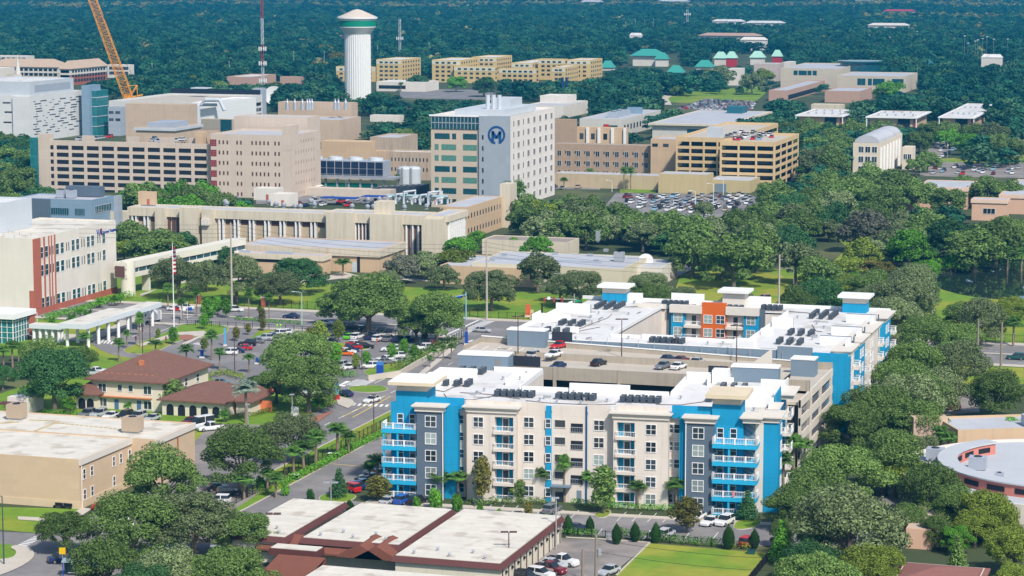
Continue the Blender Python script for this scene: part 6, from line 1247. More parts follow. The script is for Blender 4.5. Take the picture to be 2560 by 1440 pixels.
# hand-placed, near to far -----------------------------------------------------------
for a in ((405, 1125, 235, 'O'), (162, 1268, 165, 'O'), (330, 1240, 250, 'O'), (480, 1225, 250, 'G'), (605, 1262, 190, 'O'), (270, 1345, 210, 'O'), (425, 1360, 220, 'G'), (575, 1355, 230, 'O'), (360, 1400, 200, 'D'),
          (600, 1068, 225, 'O'), (730, 1032, 175, 'G'), (132, 880, 205, 'D'), (105, 848, 140, 'O'), (5, 915, 80, 'D'), (200, 865, 90, 'O'), (740, 822, 190, 'O'), (770, 895, 190, 'O'), (690, 915, 130, 'O'), (640, 935, 90, 'D'),
          (920, 690, 250, 'O'), (850, 720, 130, 'O'), (1090, 735, 175, 'O'), (1040, 770, 120, 'O'), (1228, 668, 150, 'G'), (1345, 638, 125, 'G'), (1450, 662, 150, 'G'), (1400, 690, 90, 'G'), (1625, 672, 120, 'G'), (1710, 712, 80, 'G'), (1850, 735, 110, 'W'),
          (1000, 640, 95, 'W'), (1060, 618, 110, 'G'), (1135, 615, 110, 'Y'), (965, 672, 90, 'G'), (1110, 660, 90, 'G'), (548, 608, 105, 'D'), (590, 638, 165, 'G'), (742, 628, 150, 'D'), (700, 668, 130, 'G'), (445, 640, 150, 'G'), (400, 655, 90, 'O'), (515, 655, 100, 'G'),
          (2250, 900, 170, 'O'), (2310, 782, 150, 'O'), (2395, 800, 140, 'O'), (2290, 860, 190, 'O'), (2370, 850, 130, 'O'), (2195, 955, 210, 'O'), (2130, 1010, 170, 'O'), (2290, 985, 190, 'O'), (2105, 1095, 250, 'O'), (2215, 1075, 230, 'O'), (2330, 1165, 190, 'O'), (2045, 1175, 200, 'O'), (1985, 1215, 160, 'O'), (2125, 1205, 320, 'G'), (2240, 1130, 160, 'Y'), (2400, 1210, 170, 'O'), (2470, 1225, 180, 'Y'), (2540, 1320, 170, 'Y'), (2180, 1345, 190, 'Y'), (2390, 1305, 90, 'B'), (2340, 1290, 90, 'O'), (2535, 1045, 110, 'B'), (2492, 925, 170, 'O'), (2060, 1290, 150, 'O'), (2270, 1260, 120, 'O'), (2545, 1405, 140, 'Y'), (2440, 1275, 130, 'Y'), (2205, 1400, 110, 'Y'), (1955, 1290, 80, 'O'), (2040, 1340, 170, 'D'), (2310, 1085, 110, 'G'), (2100, 1410, 150, 'O'), (2500, 1265, 110, 'Y'),
          (2255, 680, 200, 'G'), (2165, 730, 120, 'O'), (2150, 682, 90, 'B'), (2452, 752, 150, 'G'), (2530, 735, 110, 'Y'), (2050, 700, 150, 'D'), (1990, 720, 130, 'O'), (2240, 745, 160, 'G'),
          (1835, 595, 190, 'O'), (1752, 598, 110, 'O'), (1705, 570, 75, 'O'), (1643, 560, 80, 'T'), (2275, 578, 130, 'B'), (2155, 598, 110, 'Y'), (2120, 635, 80, 'Y'), (2180, 640, 70, 'A'), (2210, 650, 60, 'A'), (2165, 530, 140, 'W'), (2375, 462, 110, 'O'), (2440, 560, 170, 'O'), (2380, 545, 150, 'D'), (2050, 640, 120, 'O'), (1990, 610, 140, 'G'), (2390, 628, 70, 'B'), (2130, 680, 100, 'Y'), (2330, 650, 50, 'B'),
          (1350, 505, 110, 'Y'), (1550, 512, 120, 'O'), (1625, 530, 120, 'O'), (1700, 538, 120, 'O'), (1775, 542, 110, 'G'), (1850, 520, 120, 'O'), (1910, 490, 120, 'O'), (1890, 545, 120, 'G'), (1290, 590, 60, 'B'), (1345, 588, 90, 'B'), (1195, 575, 60, 'B'), (1150, 585, 100, 'B'), (1418, 565, 50, 'B'), (330, 560, 110, 'O'), (310, 598, 80, 'Y'), (410, 565, 130, 'O'), (460, 580, 80, 'D'), (370, 580, 110, 'O'),
          (2375, 320, 70, 'B'), (2430, 330, 80, 'B'), (2500, 330, 90, 'O'), (1045, 180, 60, 'D'), (1140, 185, 60, 'B'), (1210, 190, 70, 'D'), (2225, 205, 80, 'B'), (1800, 170, 90, 'G'), (1880, 185, 70, 'G'), (1910, 170, 60, 'Y'), (1695, 210, 40, 'O'), (1850, 218, 24, 'D'), (345, 195, 70, 'Y'), (405, 185, 60, 'Y'), (475, 185, 55, 'Y'), (545, 195, 70, 'O'), (2105, 425, 110, 'O'), (2060, 405, 90, 'O'), (2030, 425, 90, 'O'), (2175, 415, 110, 'O'), (2150, 452, 130, 'O'), (2235, 425, 150, 'O'), (2290, 452, 110, 'O'), (2210, 470, 120, 'O'), (2410, 432, 60, 'O'), (2470, 440, 110, 'O'), (2530, 455, 90, 'O'), (2100, 480, 120, 'G'), (2180, 385, 60, 'D'), (2290, 395, 60, 'O'), (2020, 460, 120, 'O'), (1940, 450, 110, 'O'), (2555, 545, 110, 'O'), (2025, 296, 70, 'O'), (2075, 304, 80, 'D'), (2130, 300, 90, 'O'), (2205, 302, 80, 'O'), (2250, 308, 80, 'G'), (2330, 300, 90, 'O'), (2300, 325, 80, 'O'), (2370, 304, 80, 'O'), (2430, 302, 90, 'O'), (2490, 310, 90, 'G'), (2180, 325, 80, 'O'), (1985, 300, 80, 'O'), (1760, 505, 60, 'G'), (2320, 380, 70, 'O'), (1700, 330, 1, 'O') if False else (2090, 350, 80, 'O'), (2040, 340, 90, 'O'), (810, 110, 60, 'A'), (840, 130, 60, 'A'), (690, 205, 40, 'A')):
    put(*a)
for a in ((1205, 1260, 1140, 62, 'A', 'oval'), (1510, 1286, 1162, 84, 'O', 'oval'), (945, 1254, 1190, 84, 'A', 'oval'), (1715, 1332, 1240, 88, 'A', 'oval'), (1294, 1252, 1198, 58, 'O', 'oval'), (848, 1246, 1166, 50, 'D', 'cone'), (1868, 1302, 1222, 60, 'D', 'cone')): putb(*a)
for a in ( (1955, 1298, 60, 'B'), (1560, 1385-150, 1, 'D') if False else (2395, 1335, 56, 'O')): put(*a, 'cone')
put(432, 950, 72, 'O', 'oval', 1.1)
for a in ((800, 805, 48, 'Y'), (845, 800, 38, 'Y'), (775, 820, 34, 'A'), (1092, 802, 28, 'B'), (1062, 818, 26, 'A'), (915, 878, 28, 'B'), (890, 885, 26, 'Y'), (980, 858, 30, 'B'), (1010, 848, 32, 'B'), (838, 858, 42, 'B'), (1035, 862, 30, 'B'), (520, 745, 44, 'B'), (565, 745, 34, 'B'), (543, 740, 34, 'B'), (432, 818, 30, 'B'), (395, 822, 16, 'Y'), (510, 783, 28, 'B'), (590, 818, 24, 'A'), (510, 845, 24, 'Y'), (620, 808, 20, 'A'), (657, 798, 20, 'A'), (655, 770, 24, 'A'),
          (1400, 930, 30, 'B'), (1430, 925, 24, 'B'), (1460, 912, 26, 'B'), (1500, 948, 26, 'B'), (1610, 965, 30, 'B'), (1372, 940, 24, 'B'), (1320, 1255, 30, 'A'), (1085, 800, 24, 'B')): put(*a, 'oval')
for x, y, w in ((1420, 1284, 26), (1475, 1288, 24), (1542, 1306, 28), (1588, 1302, 27), (1640, 1303, 28), (1822, 1309, 33), (1887, 1319, 27)): put(x, y, w, 'C', 'topi')
for x, y, w, t in ((1090, 1213, 42, 'B'), (1143, 1228, 36, 'B'), (1041, 1236, 26, 'B'), (777, 1218, 24, 'C'), (713, 1205, 24, 'B'), (652, 1184, 30, 'B'), (1200, 1252, 22, 'B'), (1250, 1268, 16, 'B'), (1365, 1280, 18, 'B'), (875, 1246, 26, 'C')): put(x, y, w, t, 'bush', 1.5)
for x, y, w, t in ((290, 802, 10, 'Y'),): put(x, y, w, t, 'bush')
for a in ((465, 860, 38), (347, 795, 26), (648, 767, 18), (30, 850, 40), (8, 862, 36), (45, 855, 30), (993, 435, 20),
          (610, 1186, 52), (690, 1182, 52), (668, 1170, 50), (1985, 1085, 66), (1960, 1128, 60), (2012, 1095, 50), (1905, 1175, 56), (1935, 1178, 50), (2150, 910, 44), (2170, 915, 36), (2080, 1010, 50), (2352, 1062, 56), (2372, 1078, 50), (1085, 870, 20), (1108, 862, 22), (1128, 858, 24), (1075, 888, 18), (2520, 615, 36), (2555, 618, 36), (1278, 828, 30), (1310, 190, 18) if False else (560, 190, 14), (540, 200, 14), (1002, 205, 14), (1600, 225, 16), (2535, 790, 44), (2490, 780, 40), (1920, 395, 26), (2000, 415, 26)): put(a[0], a[1], a[2], 'P', 'palm', 1.25 if 1050 < a[1] < 1200 and a[0] < 1200 else 1.75)
for a in ((213, 888, 828, 36, 'P'), (298, 905, 842, 36, 'P'), (390, 893, 847, 38, 'P'), (530, 900, 822, 38, 'P'), (550, 925, 867, 38, 'P'), (623, 932, 882, 30, 'P'), (318, 872, 822, 24, 'P'), (350, 868, 776, 26, 'P'), (1268, 560, 450, 36, 'P'), (1298, 562, 448, 34, 'P'), (1285, 560, 465, 30, 'P'), (1560, 478, 415, 22, 'P'), (1577, 476, 415, 22, 'P'), (857, 690, 645, 42, 'P'), (945, 1222, 1130, 56, 'P'), (925, 1215, 1150, 44, 'P'), (1100, 1246, 1172, 58, 'P'), (1145, 1248, 1174, 56, 'P'), (1357, 1252, 1163, 40, 'P'), (1411, 1256, 1130, 46, 'P'), (1470, 1258, 1170, 42, 'P'), (1595, 1272, 1196, 46, 'P'), (1690, 1276, 1190, 52, 'P'), (790, 1170, 1070, 60, 'P'), (845, 1140, 1052, 64, 'P'), (872, 1135, 1075, 50, 'P'), (760, 1185, 1095, 60, 'P'), (735, 1195, 1110, 50, 'P'), (420, 775, 705, 28, 'P'), (492, 790, 715, 26, 'P'), (622, 800, 716, 26, 'P'), (673, 800, 730, 26, 'P'), (455, 800, 742, 26, 'P'), (1475, 455, 420, 26, 'P'), (1410, 475, 443, 24, 'P'), (615, 1057, 945, 64, 'S')): putb(*a)
for a in ((320, 1000, 34), (170, 990, 50), (795, 985, 52), (285, 735, 34), (220, 770, 40), (200, 765, 36), (250, 740, 34), (300, 735, 30), (180, 780, 40), (130, 790, 30), (1680, 1010, 20) if False else (560, 1020, 40)): put(a[0], a[1], a[2], 'B', 'low')
# ---- woods: candidate stands, thinned so that they leave every building and open ground in view
import numpy as np
KEEP = []
def keep(x0, x1, y0, y1, d=1e9): KEEP.append((x0, x1, y0, y1, d))
for o_ in list(COL.objects):
    if o_.parent is None and o_.type == 'EMPTY' and 'category' in o_.keys() and o_['category'] not in ('tree', 'palm', 'shrub', 'air handler', 'air conditioner', 'canopy', 'footbridge', 'wall', 'gate'):
        xs = []; ys = []; mz = 0
        for ch in o_.children:
            if ch.type != 'MESH' or ch.name.split('.')[0] not in ('wall', 'shade_core', 'spandrels', 'roof', 'casing'): continue
            for c_ in ch.bound_box:
                x = c_[0]+ch.location.x; y = c_[1]+ch.location.y; z = c_[2]+ch.location.z; a = o_.rotation_euler.z
                X = o_.location.x+x*cos(a)-y*sin(a); Y = o_.location.y+x*sin(a)+y*cos(a); xs.append((X, Y, max(0, z+o_.location.z)))
        if not xs: continue
        zt = max(q[2] for q in xs); vis = .28 if 'far_house' in o_.name else .75
        pj = [PJ(q[0], q[1], q[2]) for q in xs]; y0_ = min(q[1] for q in pj); 
        pj2 = [PJ(q[0], q[1], zt*(1-vis)) for q in xs]; d_ = min(PJ(q[0], q[1], 0)[1] for q in xs)
        keep(min(q[0] for q in pj), max(q[0] for q in pj), y0_, max(q[1] for q in pj2), max(PJ(q[0], q[1], 0)[1] for q in xs)-6)
for r_ in ((1745, 1900, 248, 285), (1660, 1905, 228, 262), (1010, 1240, 226, 246), (1540, 1890, 478, 508), (2330, 2560, 408, 440), (2320, 2395, 345, 405), (640, 980, 478, 500), (1320, 1500, 455, 478), (1380, 1650, 425, 480), (1690, 2050, 680, 760), (2400, 2560, 640, 730), (2050, 2100, 590, 660), (865, 930, 30, 232), (2455, 2510, 138, 158), (1570, 1700, 128, 165), (1780, 1960, 128, 165), (2115, 2190, 160, 195)): keep(*r_)
KEEP = np.array(KEEP)
def pjn(X, Y, Z):
    a = X-CX; b = Y-CY; z = Z-CH
    x = a*cos(YAW)+b*sin(YAW); y = -a*sin(YAW)+b*cos(YAW); f = y*cos(PIT)-z*sin(PIT); u = y*sin(PIT)+z*cos(PIT)
    return 1280+FO*x/f, 720-FO*u/f, f
def clear(X, Y, w, h):
    px, pt, f = pjn(X, Y, h); _, pb, _ = pjn(X, Y, h*.25); _, pg, _ = pjn(X, Y, 0*h); hw = w*.42*FO/f
    ok = np.ones(len(X), bool)
    for x0, x1, y0, y1, d in KEEP: ok &= ~((px+hw > x0) & (px-hw < x1) & (pb > y0) & (pt < y1-2) & (pg > (d if d < 1e8 else -1e9)))
    return ok
FP = []
for P_ in FOOT: FP.append(P_)
def offfoot(X, Y):
    ok = np.ones(len(X), bool)
    for P_ in FP:
        c = np.ones(len(X), bool)
        for i in range(4):
            (x0, y0), (x1, y1) = P_[i], P_[(i+1) % 4]; c &= ((x1-x0)*(Y-y0)-(y1-y0)*(X-x0)) > -2.5*sqrt((x1-x0)**2+(y1-y0)**2)
        ok &= ~c
    return ok
rs = np.random.RandomState(5)
def stand(pts, space, z=10):
    """jittered grid of positions whose crown tops fall inside an outline of the woods"""
    Wd = [G(x, y, z) for x, y in pts]; x0 = min(p[0] for p in Wd); x1 = max(p[0] for p in Wd); y0 = min(p[1] for p in Wd); y1 = max(p[1] for p in Wd)
    gx, gy = np.meshgrid(np.arange(x0, x1, space), np.arange(y0, y1, space)); gx = gx.ravel()+rs.uniform(-.42, .42, gx.size)*space; gy = gy.ravel()+rs.uniform(-.42, .42, gy.size)*space
    ins = np.array([inpoly(x, y, Wd) for x, y in zip(gx, gy)], bool); return gx[ins], gy[ins]
HT_ = [(t[4], t[5], t[3]) for t in TREES if t[1] in ('oak', 'cone')]
cand = []
STANDS = [
 ([(1290, 505), (1400, 482), (1520, 492), (1560, 520), (1700, 540), (1880, 540), (1900, 470), (1960, 440), (2140, 420), (2220, 470), (2300, 500), (2560, 520), (2560, 640), (2340, 600), (2060, 600), (1900, 560), (1660, 575), (1610, 560), (1310, 545)], 11.5, 'OOODG'),
 ([(1720, 600), (1900, 590), (2060, 600), (2080, 660), (1930, 690), (1740, 650)], 13, 'OOG'),
 ([(1880, 690), (2060, 640), (2300, 660), (2330, 740), (2060, 745), (1960, 735)], 13, 'OOGB'),
 ([(2330, 720), (2560, 735), (2560, 800), (2360, 770)], 13, 'GYO'),
 ([(1990, 1170), (2080, 1020), (2200, 880), (2330, 800), (2440, 860), (2360, 960), (2450, 1100), (2320, 1160), (2560, 1290), (2560, 1440), (1990, 1440), (1980, 1300)], 12, 'OOG'),
 ([(0, 342), (92, 338), (92, 430), (140, 450), (130, 490), (60, 500), (0, 480)], 12, 'ODO'),
 ([(130, 478), (330, 470), (330, 500), (300, 520), (300, 480)], 11, 'OD'), ([(305, 472), (520, 468), (645, 478), (640, 498), (310, 498)], 10, 'OOB'),
 ([(280, 555), (420, 545), (500, 590), (430, 650), (300, 640)], 12, 'OOGY'),
 ([(1830, 300), (2000, 250), (2060, 240), (2560, 250), (2560, 400), (2300, 395), (2300, 330), (2130, 345), (2130, 420), (2000, 420), (2000, 330), (1900, 330)], 12.5, 'OOOG'),
 ([(1385, 285), (1460, 255), (1700, 290), (1640, 310), (1640, 350), (1570, 340), (1440, 310)], 12, 'OOD'),
 ([(1470, 195), (1700, 190), (1740, 215), (1640, 240), (1700, 285), (1500, 285), (1440, 240), (1240, 200), (1440, 195)], 12.5, 'OOGGD'),
 ([(895, 240), (1010, 225), (1090, 240), (1290, 240), (1290, 262), (1080, 290), (1080, 350), (940, 330), (900, 310)], 12.5, 'ODG'),
 ([(670, 215), (860, 190), (870, 240), (700, 245)], 12, 'ODG'), ([(350, 200), (660, 200), (650, 228), (345, 232)], 12, 'ODG'),
 ([(180, 1, ), ] if False else [(190, 1050), (200, 1052), (200, 1054)], 30, 'O'),
 ([(460, 620), (830, 640), (820, 690), (380, 690), (370, 660)], 17, 'GOG'), ([(950, 640), (1180, 640), (1500, 690), (1680, 680), (1720, 740), (1300, 735), (1100, 720), (940, 690)], 15, 'GOW'),
]
for pts, sp, tn in STANDS:
    X, Y = stand(pts, sp); ok = offfoot(X, Y)
    w = rs.uniform(.95, 1.45, len(X))*12.5; h = w*rs.uniform(.66, .84, len(X)); ok &= clear(X, Y, w, h)
    for x, y, w_, h_ in zip(X[ok], Y[ok], w[ok], h[ok]):
        if any((x-a)**2+(y-b)**2 < (.36*(w_+c))**2 for a, b, c in HT_): continue
        if 177 < y < 215 or (-46 < x < -26 and y < 180) or (-30 < x < 73 and -20 < y < 160): continue
        cand.append((x, y, w_, h_, tn[rs.randint(len(tn))]))
cand.sort(key=lambda c: -c[2]*scale_at(c[0], c[1]))
noak = sum(1 for t in TREES if t[1] == 'oak'); nind = max(0, 292-noak)
for x, y, w_, h_, t_ in cand[:nind]: plant(x, y, w_, h_, 'oak', t_)
rest = cand[nind:]
print('hand oaks', noak, 'candidates', len(cand), 'palms', sum(1 for t in TREES if t[1] == 'palm'))
# far woods: one mass nobody could count, many small crowns set out on points
n = 90000; d = 1/np.sqrt(rs.uniform(1/1500.**2, 1/1500.**2, n)); d = np.sqrt(rs.uniform(1050.**2, 7200.**2, n)); lx = rs.uniform(-.26, .26, n)*d
X = CX+lx*cos(YAW)-d*sin(YAW); Y = CY+lx*sin(YAW)+d*cos(YAW)
w = rs.uniform(11, 19, n); h = w*rs.uniform(.6, .95, n)
px, pt, f = pjn(X, Y, h)
ok = (pt < 185) | ((pt < 250) & (rs.uniform(0, 1, n) < .75) & ((px < 860) | (px > 1500)))
ok &= ~((px > 0) & (px < 870) & (pt > 150) & (pt > 205)); ok &= offfoot(X, Y)
ok[ok] &= clear(X[ok], Y[ok], w[ok], h[ok])
X, Y, w, h, px, pt = X[ok], Y[ok], w[ok], h[ok], px[ok], pt[ok]
print('woods', len(X), 'rest', len(rest))
tone = rs.choice(4, len(X), p=[.46, .40, .13, .01]).astype(int)
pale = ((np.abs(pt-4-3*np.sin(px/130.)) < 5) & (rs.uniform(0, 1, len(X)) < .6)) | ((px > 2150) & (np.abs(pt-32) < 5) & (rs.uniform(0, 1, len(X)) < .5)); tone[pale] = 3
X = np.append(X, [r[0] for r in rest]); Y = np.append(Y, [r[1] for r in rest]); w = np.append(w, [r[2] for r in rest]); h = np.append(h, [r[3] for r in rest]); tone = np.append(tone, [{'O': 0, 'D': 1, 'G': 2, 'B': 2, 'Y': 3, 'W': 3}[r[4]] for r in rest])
wc = bpy.data.collections.new('woods_crowns')
WT = [leaf('wood_a', (.028, .11, .055), isl=.18, tr=.1, rnd=.35), leaf('wood_b', (.012, .07, .045), isl=.18, tr=.1, rnd=.3), leaf('wood_c', (.06, .145, .065), isl=.18, tr=.1, rnd=.3), leaf('wood_d', (.26, .26, .10), isl=.3, tr=.1, rnd=.3)]  # greens pushed dark blue-green: part of the distance haze is painted in
k = 0
for tn_ in range(4):
    for v_ in range(2):
        rng = random.Random(900+k); bl = [(b[0]/14, b[1]/14, b[2]/11, b[3]/14*1.25, b[4]/14*1.25, b[5]/11*1.2) for b in oak_blobs(rng, 13, top=11, base=2)]
        me = crown(rng, bl, 420, .082).mesh('far_crown', WT[tn_]); o = bpy.data.objects.new('far_crown_%d' % k, me); wc.objects.link(o); k += 1
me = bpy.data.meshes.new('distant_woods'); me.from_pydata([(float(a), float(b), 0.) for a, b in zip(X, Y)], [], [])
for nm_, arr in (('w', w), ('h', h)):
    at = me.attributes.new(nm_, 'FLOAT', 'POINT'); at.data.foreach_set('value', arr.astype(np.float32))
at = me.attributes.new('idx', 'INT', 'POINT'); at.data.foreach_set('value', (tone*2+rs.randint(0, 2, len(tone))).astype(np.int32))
dw = link('distant_woods', me); dw['kind'] = 'stuff'; dw['label'] = 'dense dark woods stretching to the skyline'
ng = bpy.data.node_groups.new('woods', 'GeometryNodeTree'); ng.interface.new_socket('Geometry', in_out='INPUT', socket_type='NodeSocketGeometry'); ng.interface.new_socket('Geometry', in_out='OUTPUT', socket_type='NodeSocketGeometry')
gn = ng.nodes; gi = gn.new('NodeGroupInput'); go = gn.new('NodeGroupOutput'); ip = gn.new('GeometryNodeInstanceOnPoints'); ci = gn.new('GeometryNodeCollectionInfo')
ci.inputs['Collection'].default_value = wc; ci.inputs['Separate Children'].default_value = True; ci.inputs['Reset Children'].default_value = True; ip.inputs['Pick Instance'].default_value = True
def attr(nm_, ty):
    a = gn.new('GeometryNodeInputNamedAttribute'); a.data_type = ty; a.inputs[0].default_value = nm_; return [q for q in a.outputs if q.enabled][0]
cx_ = gn.new('ShaderNodeCombineXYZ'); aw = attr('w', 'FLOAT'); ah = attr('h', 'FLOAT'); ng.links.new(aw, cx_.inputs[0]); ng.links.new(aw, cx_.inputs[1]); ng.links.new(ah, cx_.inputs[2])
rv = gn.new('FunctionNodeRandomValue'); rv.data_type = 'FLOAT_VECTOR'; rv.inputs[0].default_value = (0, 0, 0); rv.inputs[1].default_value = (0, 0, 6.283)
ng.links.new(gi.outputs[0], ip.inputs['Points']); ng.links.new(ci.outputs[0], ip.inputs['Instance']); ng.links.new(attr('idx', 'INT'), ip.inputs['Instance Index']); ng.links.new(cx_.outputs[0], ip.inputs['Scale']); ng.links.new(rv.outputs[0], ip.inputs['Rotation']); ng.links.new(ip.outputs[0], go.inputs[0])
md = dw.modifiers.new('woods', 'NODES'); md.node_group = ng
# ---- hedges: leaf-covered runs, each a thing
def hedge(name, label, pts, w, h, tone='B', n=None, ls=.16, cat='hedge', px=True):
    P = [G(*p) for p in pts] if px else pts; rng = random.Random(len(pts)*7+int(P[0][0]*10)); bl = []
    for (x0, y0), (x1, y1) in zip(P, P[1:]):
        l = sqrt((x1-x0)**2+(y1-y0)**2); m_ = max(1, int(l/(w*.55)))
        for i in range(m_): t = i/m_; bl.append((x0+(x1-x0)*t-P[0][0]+rng.uniform(-.1, .1), y0+(y1-y0)*t-P[0][1], h*.5, w*.55, w*.55, h*.55*rng.uniform(.85, 1.1)))
    tot = sum(b[3]*b[5] for b in bl); q = crown(rng, bl, n or int(min(9000, 60*tot/ls/ls*.06)), ls, inner=.05); return one(name, q, LEAF[tone], label, cat, (P[0][0], P[0][1], 0))
hedge('hedge', 'clipped green hedge below the teardrop cypresses, left stretch', [(1405, 1335), (1500, 1342)], 1.6, 1.3, 'B'); hedge('hedge', 'long yellow-green hedge in front of the lawn', [(1545, 1340), (1700, 1360), (1810, 1368)], 1.8, 1.5, 'B'); hedge('hedge', 'short hedge between the two right-hand teardrop cypresses', [(1830, 1370), (1880, 1376)], 1.5, 1.2, 'Y')
hedge('hedge', 'long hedge along the driveway left of the apartment block', [(970, 1085), (880, 1125), (800, 1170), (700, 1218)], 1.8, 1.4, 'B', ls=.2); hedge('hedge', 'ivy-like ground hedge by the palms beside the driveway', [(760, 1180), (690, 1205), (620, 1240)], 3, 1.0, 'O', ls=.22)
hedge('hedge', 'tall clipped hedge behind the big tan roof', [(115, 1045), (195, 1050)], 1.8, 1.9, 'B'); hedge('hedge', 'yellow hedge along the house lawn', [(590, 1044), (635, 1040), (690, 1026)], 1.4, 1.0, 'Y')
hedge('hedge', 'mixed planting along the front of the apartment block, left part', [(1180, 1262), (1300, 1258), (1380, 1262)], 2.0, 1.2, 'O', ls=.18); hedge('hedge', 'mixed planting along the front of the apartment block, right part', [(1440, 1262), (1500, 1270), (1600, 1275), (1700, 1278)], 2.0, 1.2, 'B', ls=.18)
hedge('hedge', 'bushy bank between the hospital car park and the retaining wall', [(1000, 925), (1050, 900), (1100, 875), (1140, 858)], 4, 2.2, 'O', ls=.3); hedge('hedge', 'hedge at the corner of the hospital car park', [(850, 945), (900, 942)], 2.2, 1.6, 'B', ls=.2); hedge('hedge', 'flower bed hedge along the loop road, beside the fence', [(590, 800), (700, 808), (760, 812)], 1.8, .9, 'B', ls=.22); hedge('hedge', 'shrub bed at the foot of the cream hospital block', [(120, 800), (200, 780), (280, 755), (330, 742)], 3.2, 1.8, 'B', ls=.28); hedge('hedge', 'golden shrub row below the two-storey house', [(520, 945), (560, 935), (610, 950)], 2.4, 1.3, 'Y', ls=.22); hedge('hedge', 'reed bed on the far bank of the pond', [(2290, 668), (2340, 660), (2420, 655), (2500, 650), (2580, 650)], 5, 1.8, 'B', ls=.35)
hedge('hedge', 'reddish shrub clump by the monument sign', [(818, 1018), (842, 1022)], 1.8, 1.3, 'A', ls=.2); hedge('hedge', 'boxy hedge round the storage building corner', [(2215, 835), (2220, 836)], 2, 1.5, 'O') if False else None
# ================================================================ vehicles
PC = {'white': (.72, .72, .72), 'silver': (.42, .44, .46), 'grey': (.17, .18, .20), 'black': (.015, .016, .02), 'red': (.50, .015, .02), 'maroon': (.16, .012, .02), 'blue': (.02, .10, .42), 'dark blue': (.015, .03, .10), 'orange': (.75, .13, .01), 'lime green': (.12, .60, .02), 'light blue': (.25, .42, .55), 'tan': (.42, .34, .24), 'salmon': (.50, .26, .22), 'dark green': (.02, .09, .08)}
def paint(c): return mat('car_paint_'+c.replace(' ', '_'), PC[c], .25, 0, spec=.6)
CG = mat('car_glass', (.02, .025, .03), .08, 0, spec=.8); TY = mat('tyre_rubber', (.015, .015, .015), .8, 0); RIM = mat('wheel_rim', (.4, .4, .42), .35, 0, metal=.6); HLM = mat('headlight_lens', (.7, .7, .68), .15, 0); TLM = mat('tail_light_lens', (.4, .01, .01), .2, 0)
SHP = {  # stations (x, half width, shoulder height), glass: bottom x range, top x range, shoulder, roof height, half width bottom/top
 'sedan': ([(-2.35, .74, .80), (-2.2, .85, .96), (-1.4, .90, .99), (0, .91, .94), (1.0, .90, .93), (2.0, .85, .80), (2.35, .70, .62)], (-1.85, 1.05, -1.15, .15, .93, 1.44, .82, .62), .33, 1.4),
 'suv': ([(-2.3, .82, .95), (-2.2, .90, 1.12), (-1.2, .94, 1.12), (0, .95, 1.08), (.95, .94, 1.06), (2.0, .90, .98), (2.3, .78, .75)], (-2.2, 1.05, -1.95, .25, 1.08, 1.72, .86, .70), .37, 1.4),
 'pickup': ([(-2.85, .90, 1.10), (-2.75, .95, 1.15), (-.75, .96, 1.15), (0, .97, 1.12), (1.2, .96, 1.12), (2.5, .93, 1.08), (2.85, .84, .8)], (-.75, 1.35, -.6, .55, 1.12, 1.85, .88, .72), .40, 1.85),
 'van': ([(-2.9, .92, 1.2), (-2.85, .98, 1.3), (-1, .99, 1.3), (0, .99, 1.3), (1.8, .98, 1.2), (2.5, .92, 1.05), (2.9, .8, .8)], (-2.8, 2.05, -2.75, 1.25, 1.25, 2.55, .92, .84), .37, 1.9)}
def body_mb(t):
    st, g, wr, wb = SHP[t]; mb = MB(); vs = []
    for x, hw, zs in st: vs += [(x, -hw*.9, .28), (x, -hw, .55), (x, -hw*.95, zs), (x, hw*.95, zs), (x, hw, .55), (x, hw*.9, .28)]
    n = len(st); fs = []
    for i in range(n-1):
        for k in range(6): j = (k+1) % 6; fs.append((6*i+k, 6*i+6+k, 6*i+6+j, 6*i+j))
    fs += [tuple(range(5, -1, -1))[::-1], tuple(6*(n-1)+k for k in range(6))[::-1]]; mb.add(vs, fs)
    x0, x1, x2, x3, zb, zt, wb_, wt = g; mb.add([(x2-.04, -wt-.03, zt), (x3+.04, -wt-.03, zt), (x3+.04, wt+.03, zt), (x2-.04, wt+.03, zt), (x2+.1, -wt+.05, zt+.06), (x3-.1, -wt+.05, zt+.06), (x3-.1, wt-.05, zt+.06), (x2+.1, wt-.05, zt+.06)], [(4, 5, 6, 7), (0, 1, 5, 4), (1, 2, 6, 5), (2, 3, 7, 6), (3, 0, 4, 7)])
    if t == 'pickup': mb.add([(-2.7, -.8, 1.16), (-.85, -.8, 1.16), (-.85, .8, 1.16), (-2.7, .8, 1.16)], [(0, 1, 2, 3)])
    for sx in ((x0+x1)/2-.15,) if t != 'pickup' else (.35,):
        for s in (-1, 1): mb.add([(sx, s*(wb_+.01), zb), (sx+.14, s*(wb_+.01), zb), (sx+.14, s*(wt+.02), zt), (sx, s*(wt+.02), zt)], [(0, 1, 2, 3)])
    return mb
def glass_mb(t):
    x0, x1, x2, x3, zb, zt, wb_, wt = SHP[t][1]; zb -= .06; mb = MB()
    mb.add([(x0, -wb_, zb), (x1, -wb_, zb), (x1, wb_, zb), (x0, wb_, zb), (x2, -wt, zt), (x3, -wt, zt), (x3, wt, zt), (x2, wt, zt)], [(0, 1, 5, 4), (1, 2, 6, 5), (2, 3, 7, 6), (3, 0, 4, 7), (4, 5, 6, 7)])
    if t == 'pickup': mb.box(-2.65, -.9, -.78, .78, 1.0, 1.18)
    return mb
def wheel_mb(r): 
    mb = MB(); mb.tube([(0, -.11, 0), (0, .11, 0)], r, 16); return mb
CARM = {}
for t in SHP: CARM[t] = (body_mb(t), glass_mb(t).mesh('windows', CG), wheel_mb(SHP[t][2]).mesh('wheel', TY), MB().tube([(0, -.125, 0), (0, .125, 0)], SHP[t][2]*.6, 10).mesh('rim', RIM))
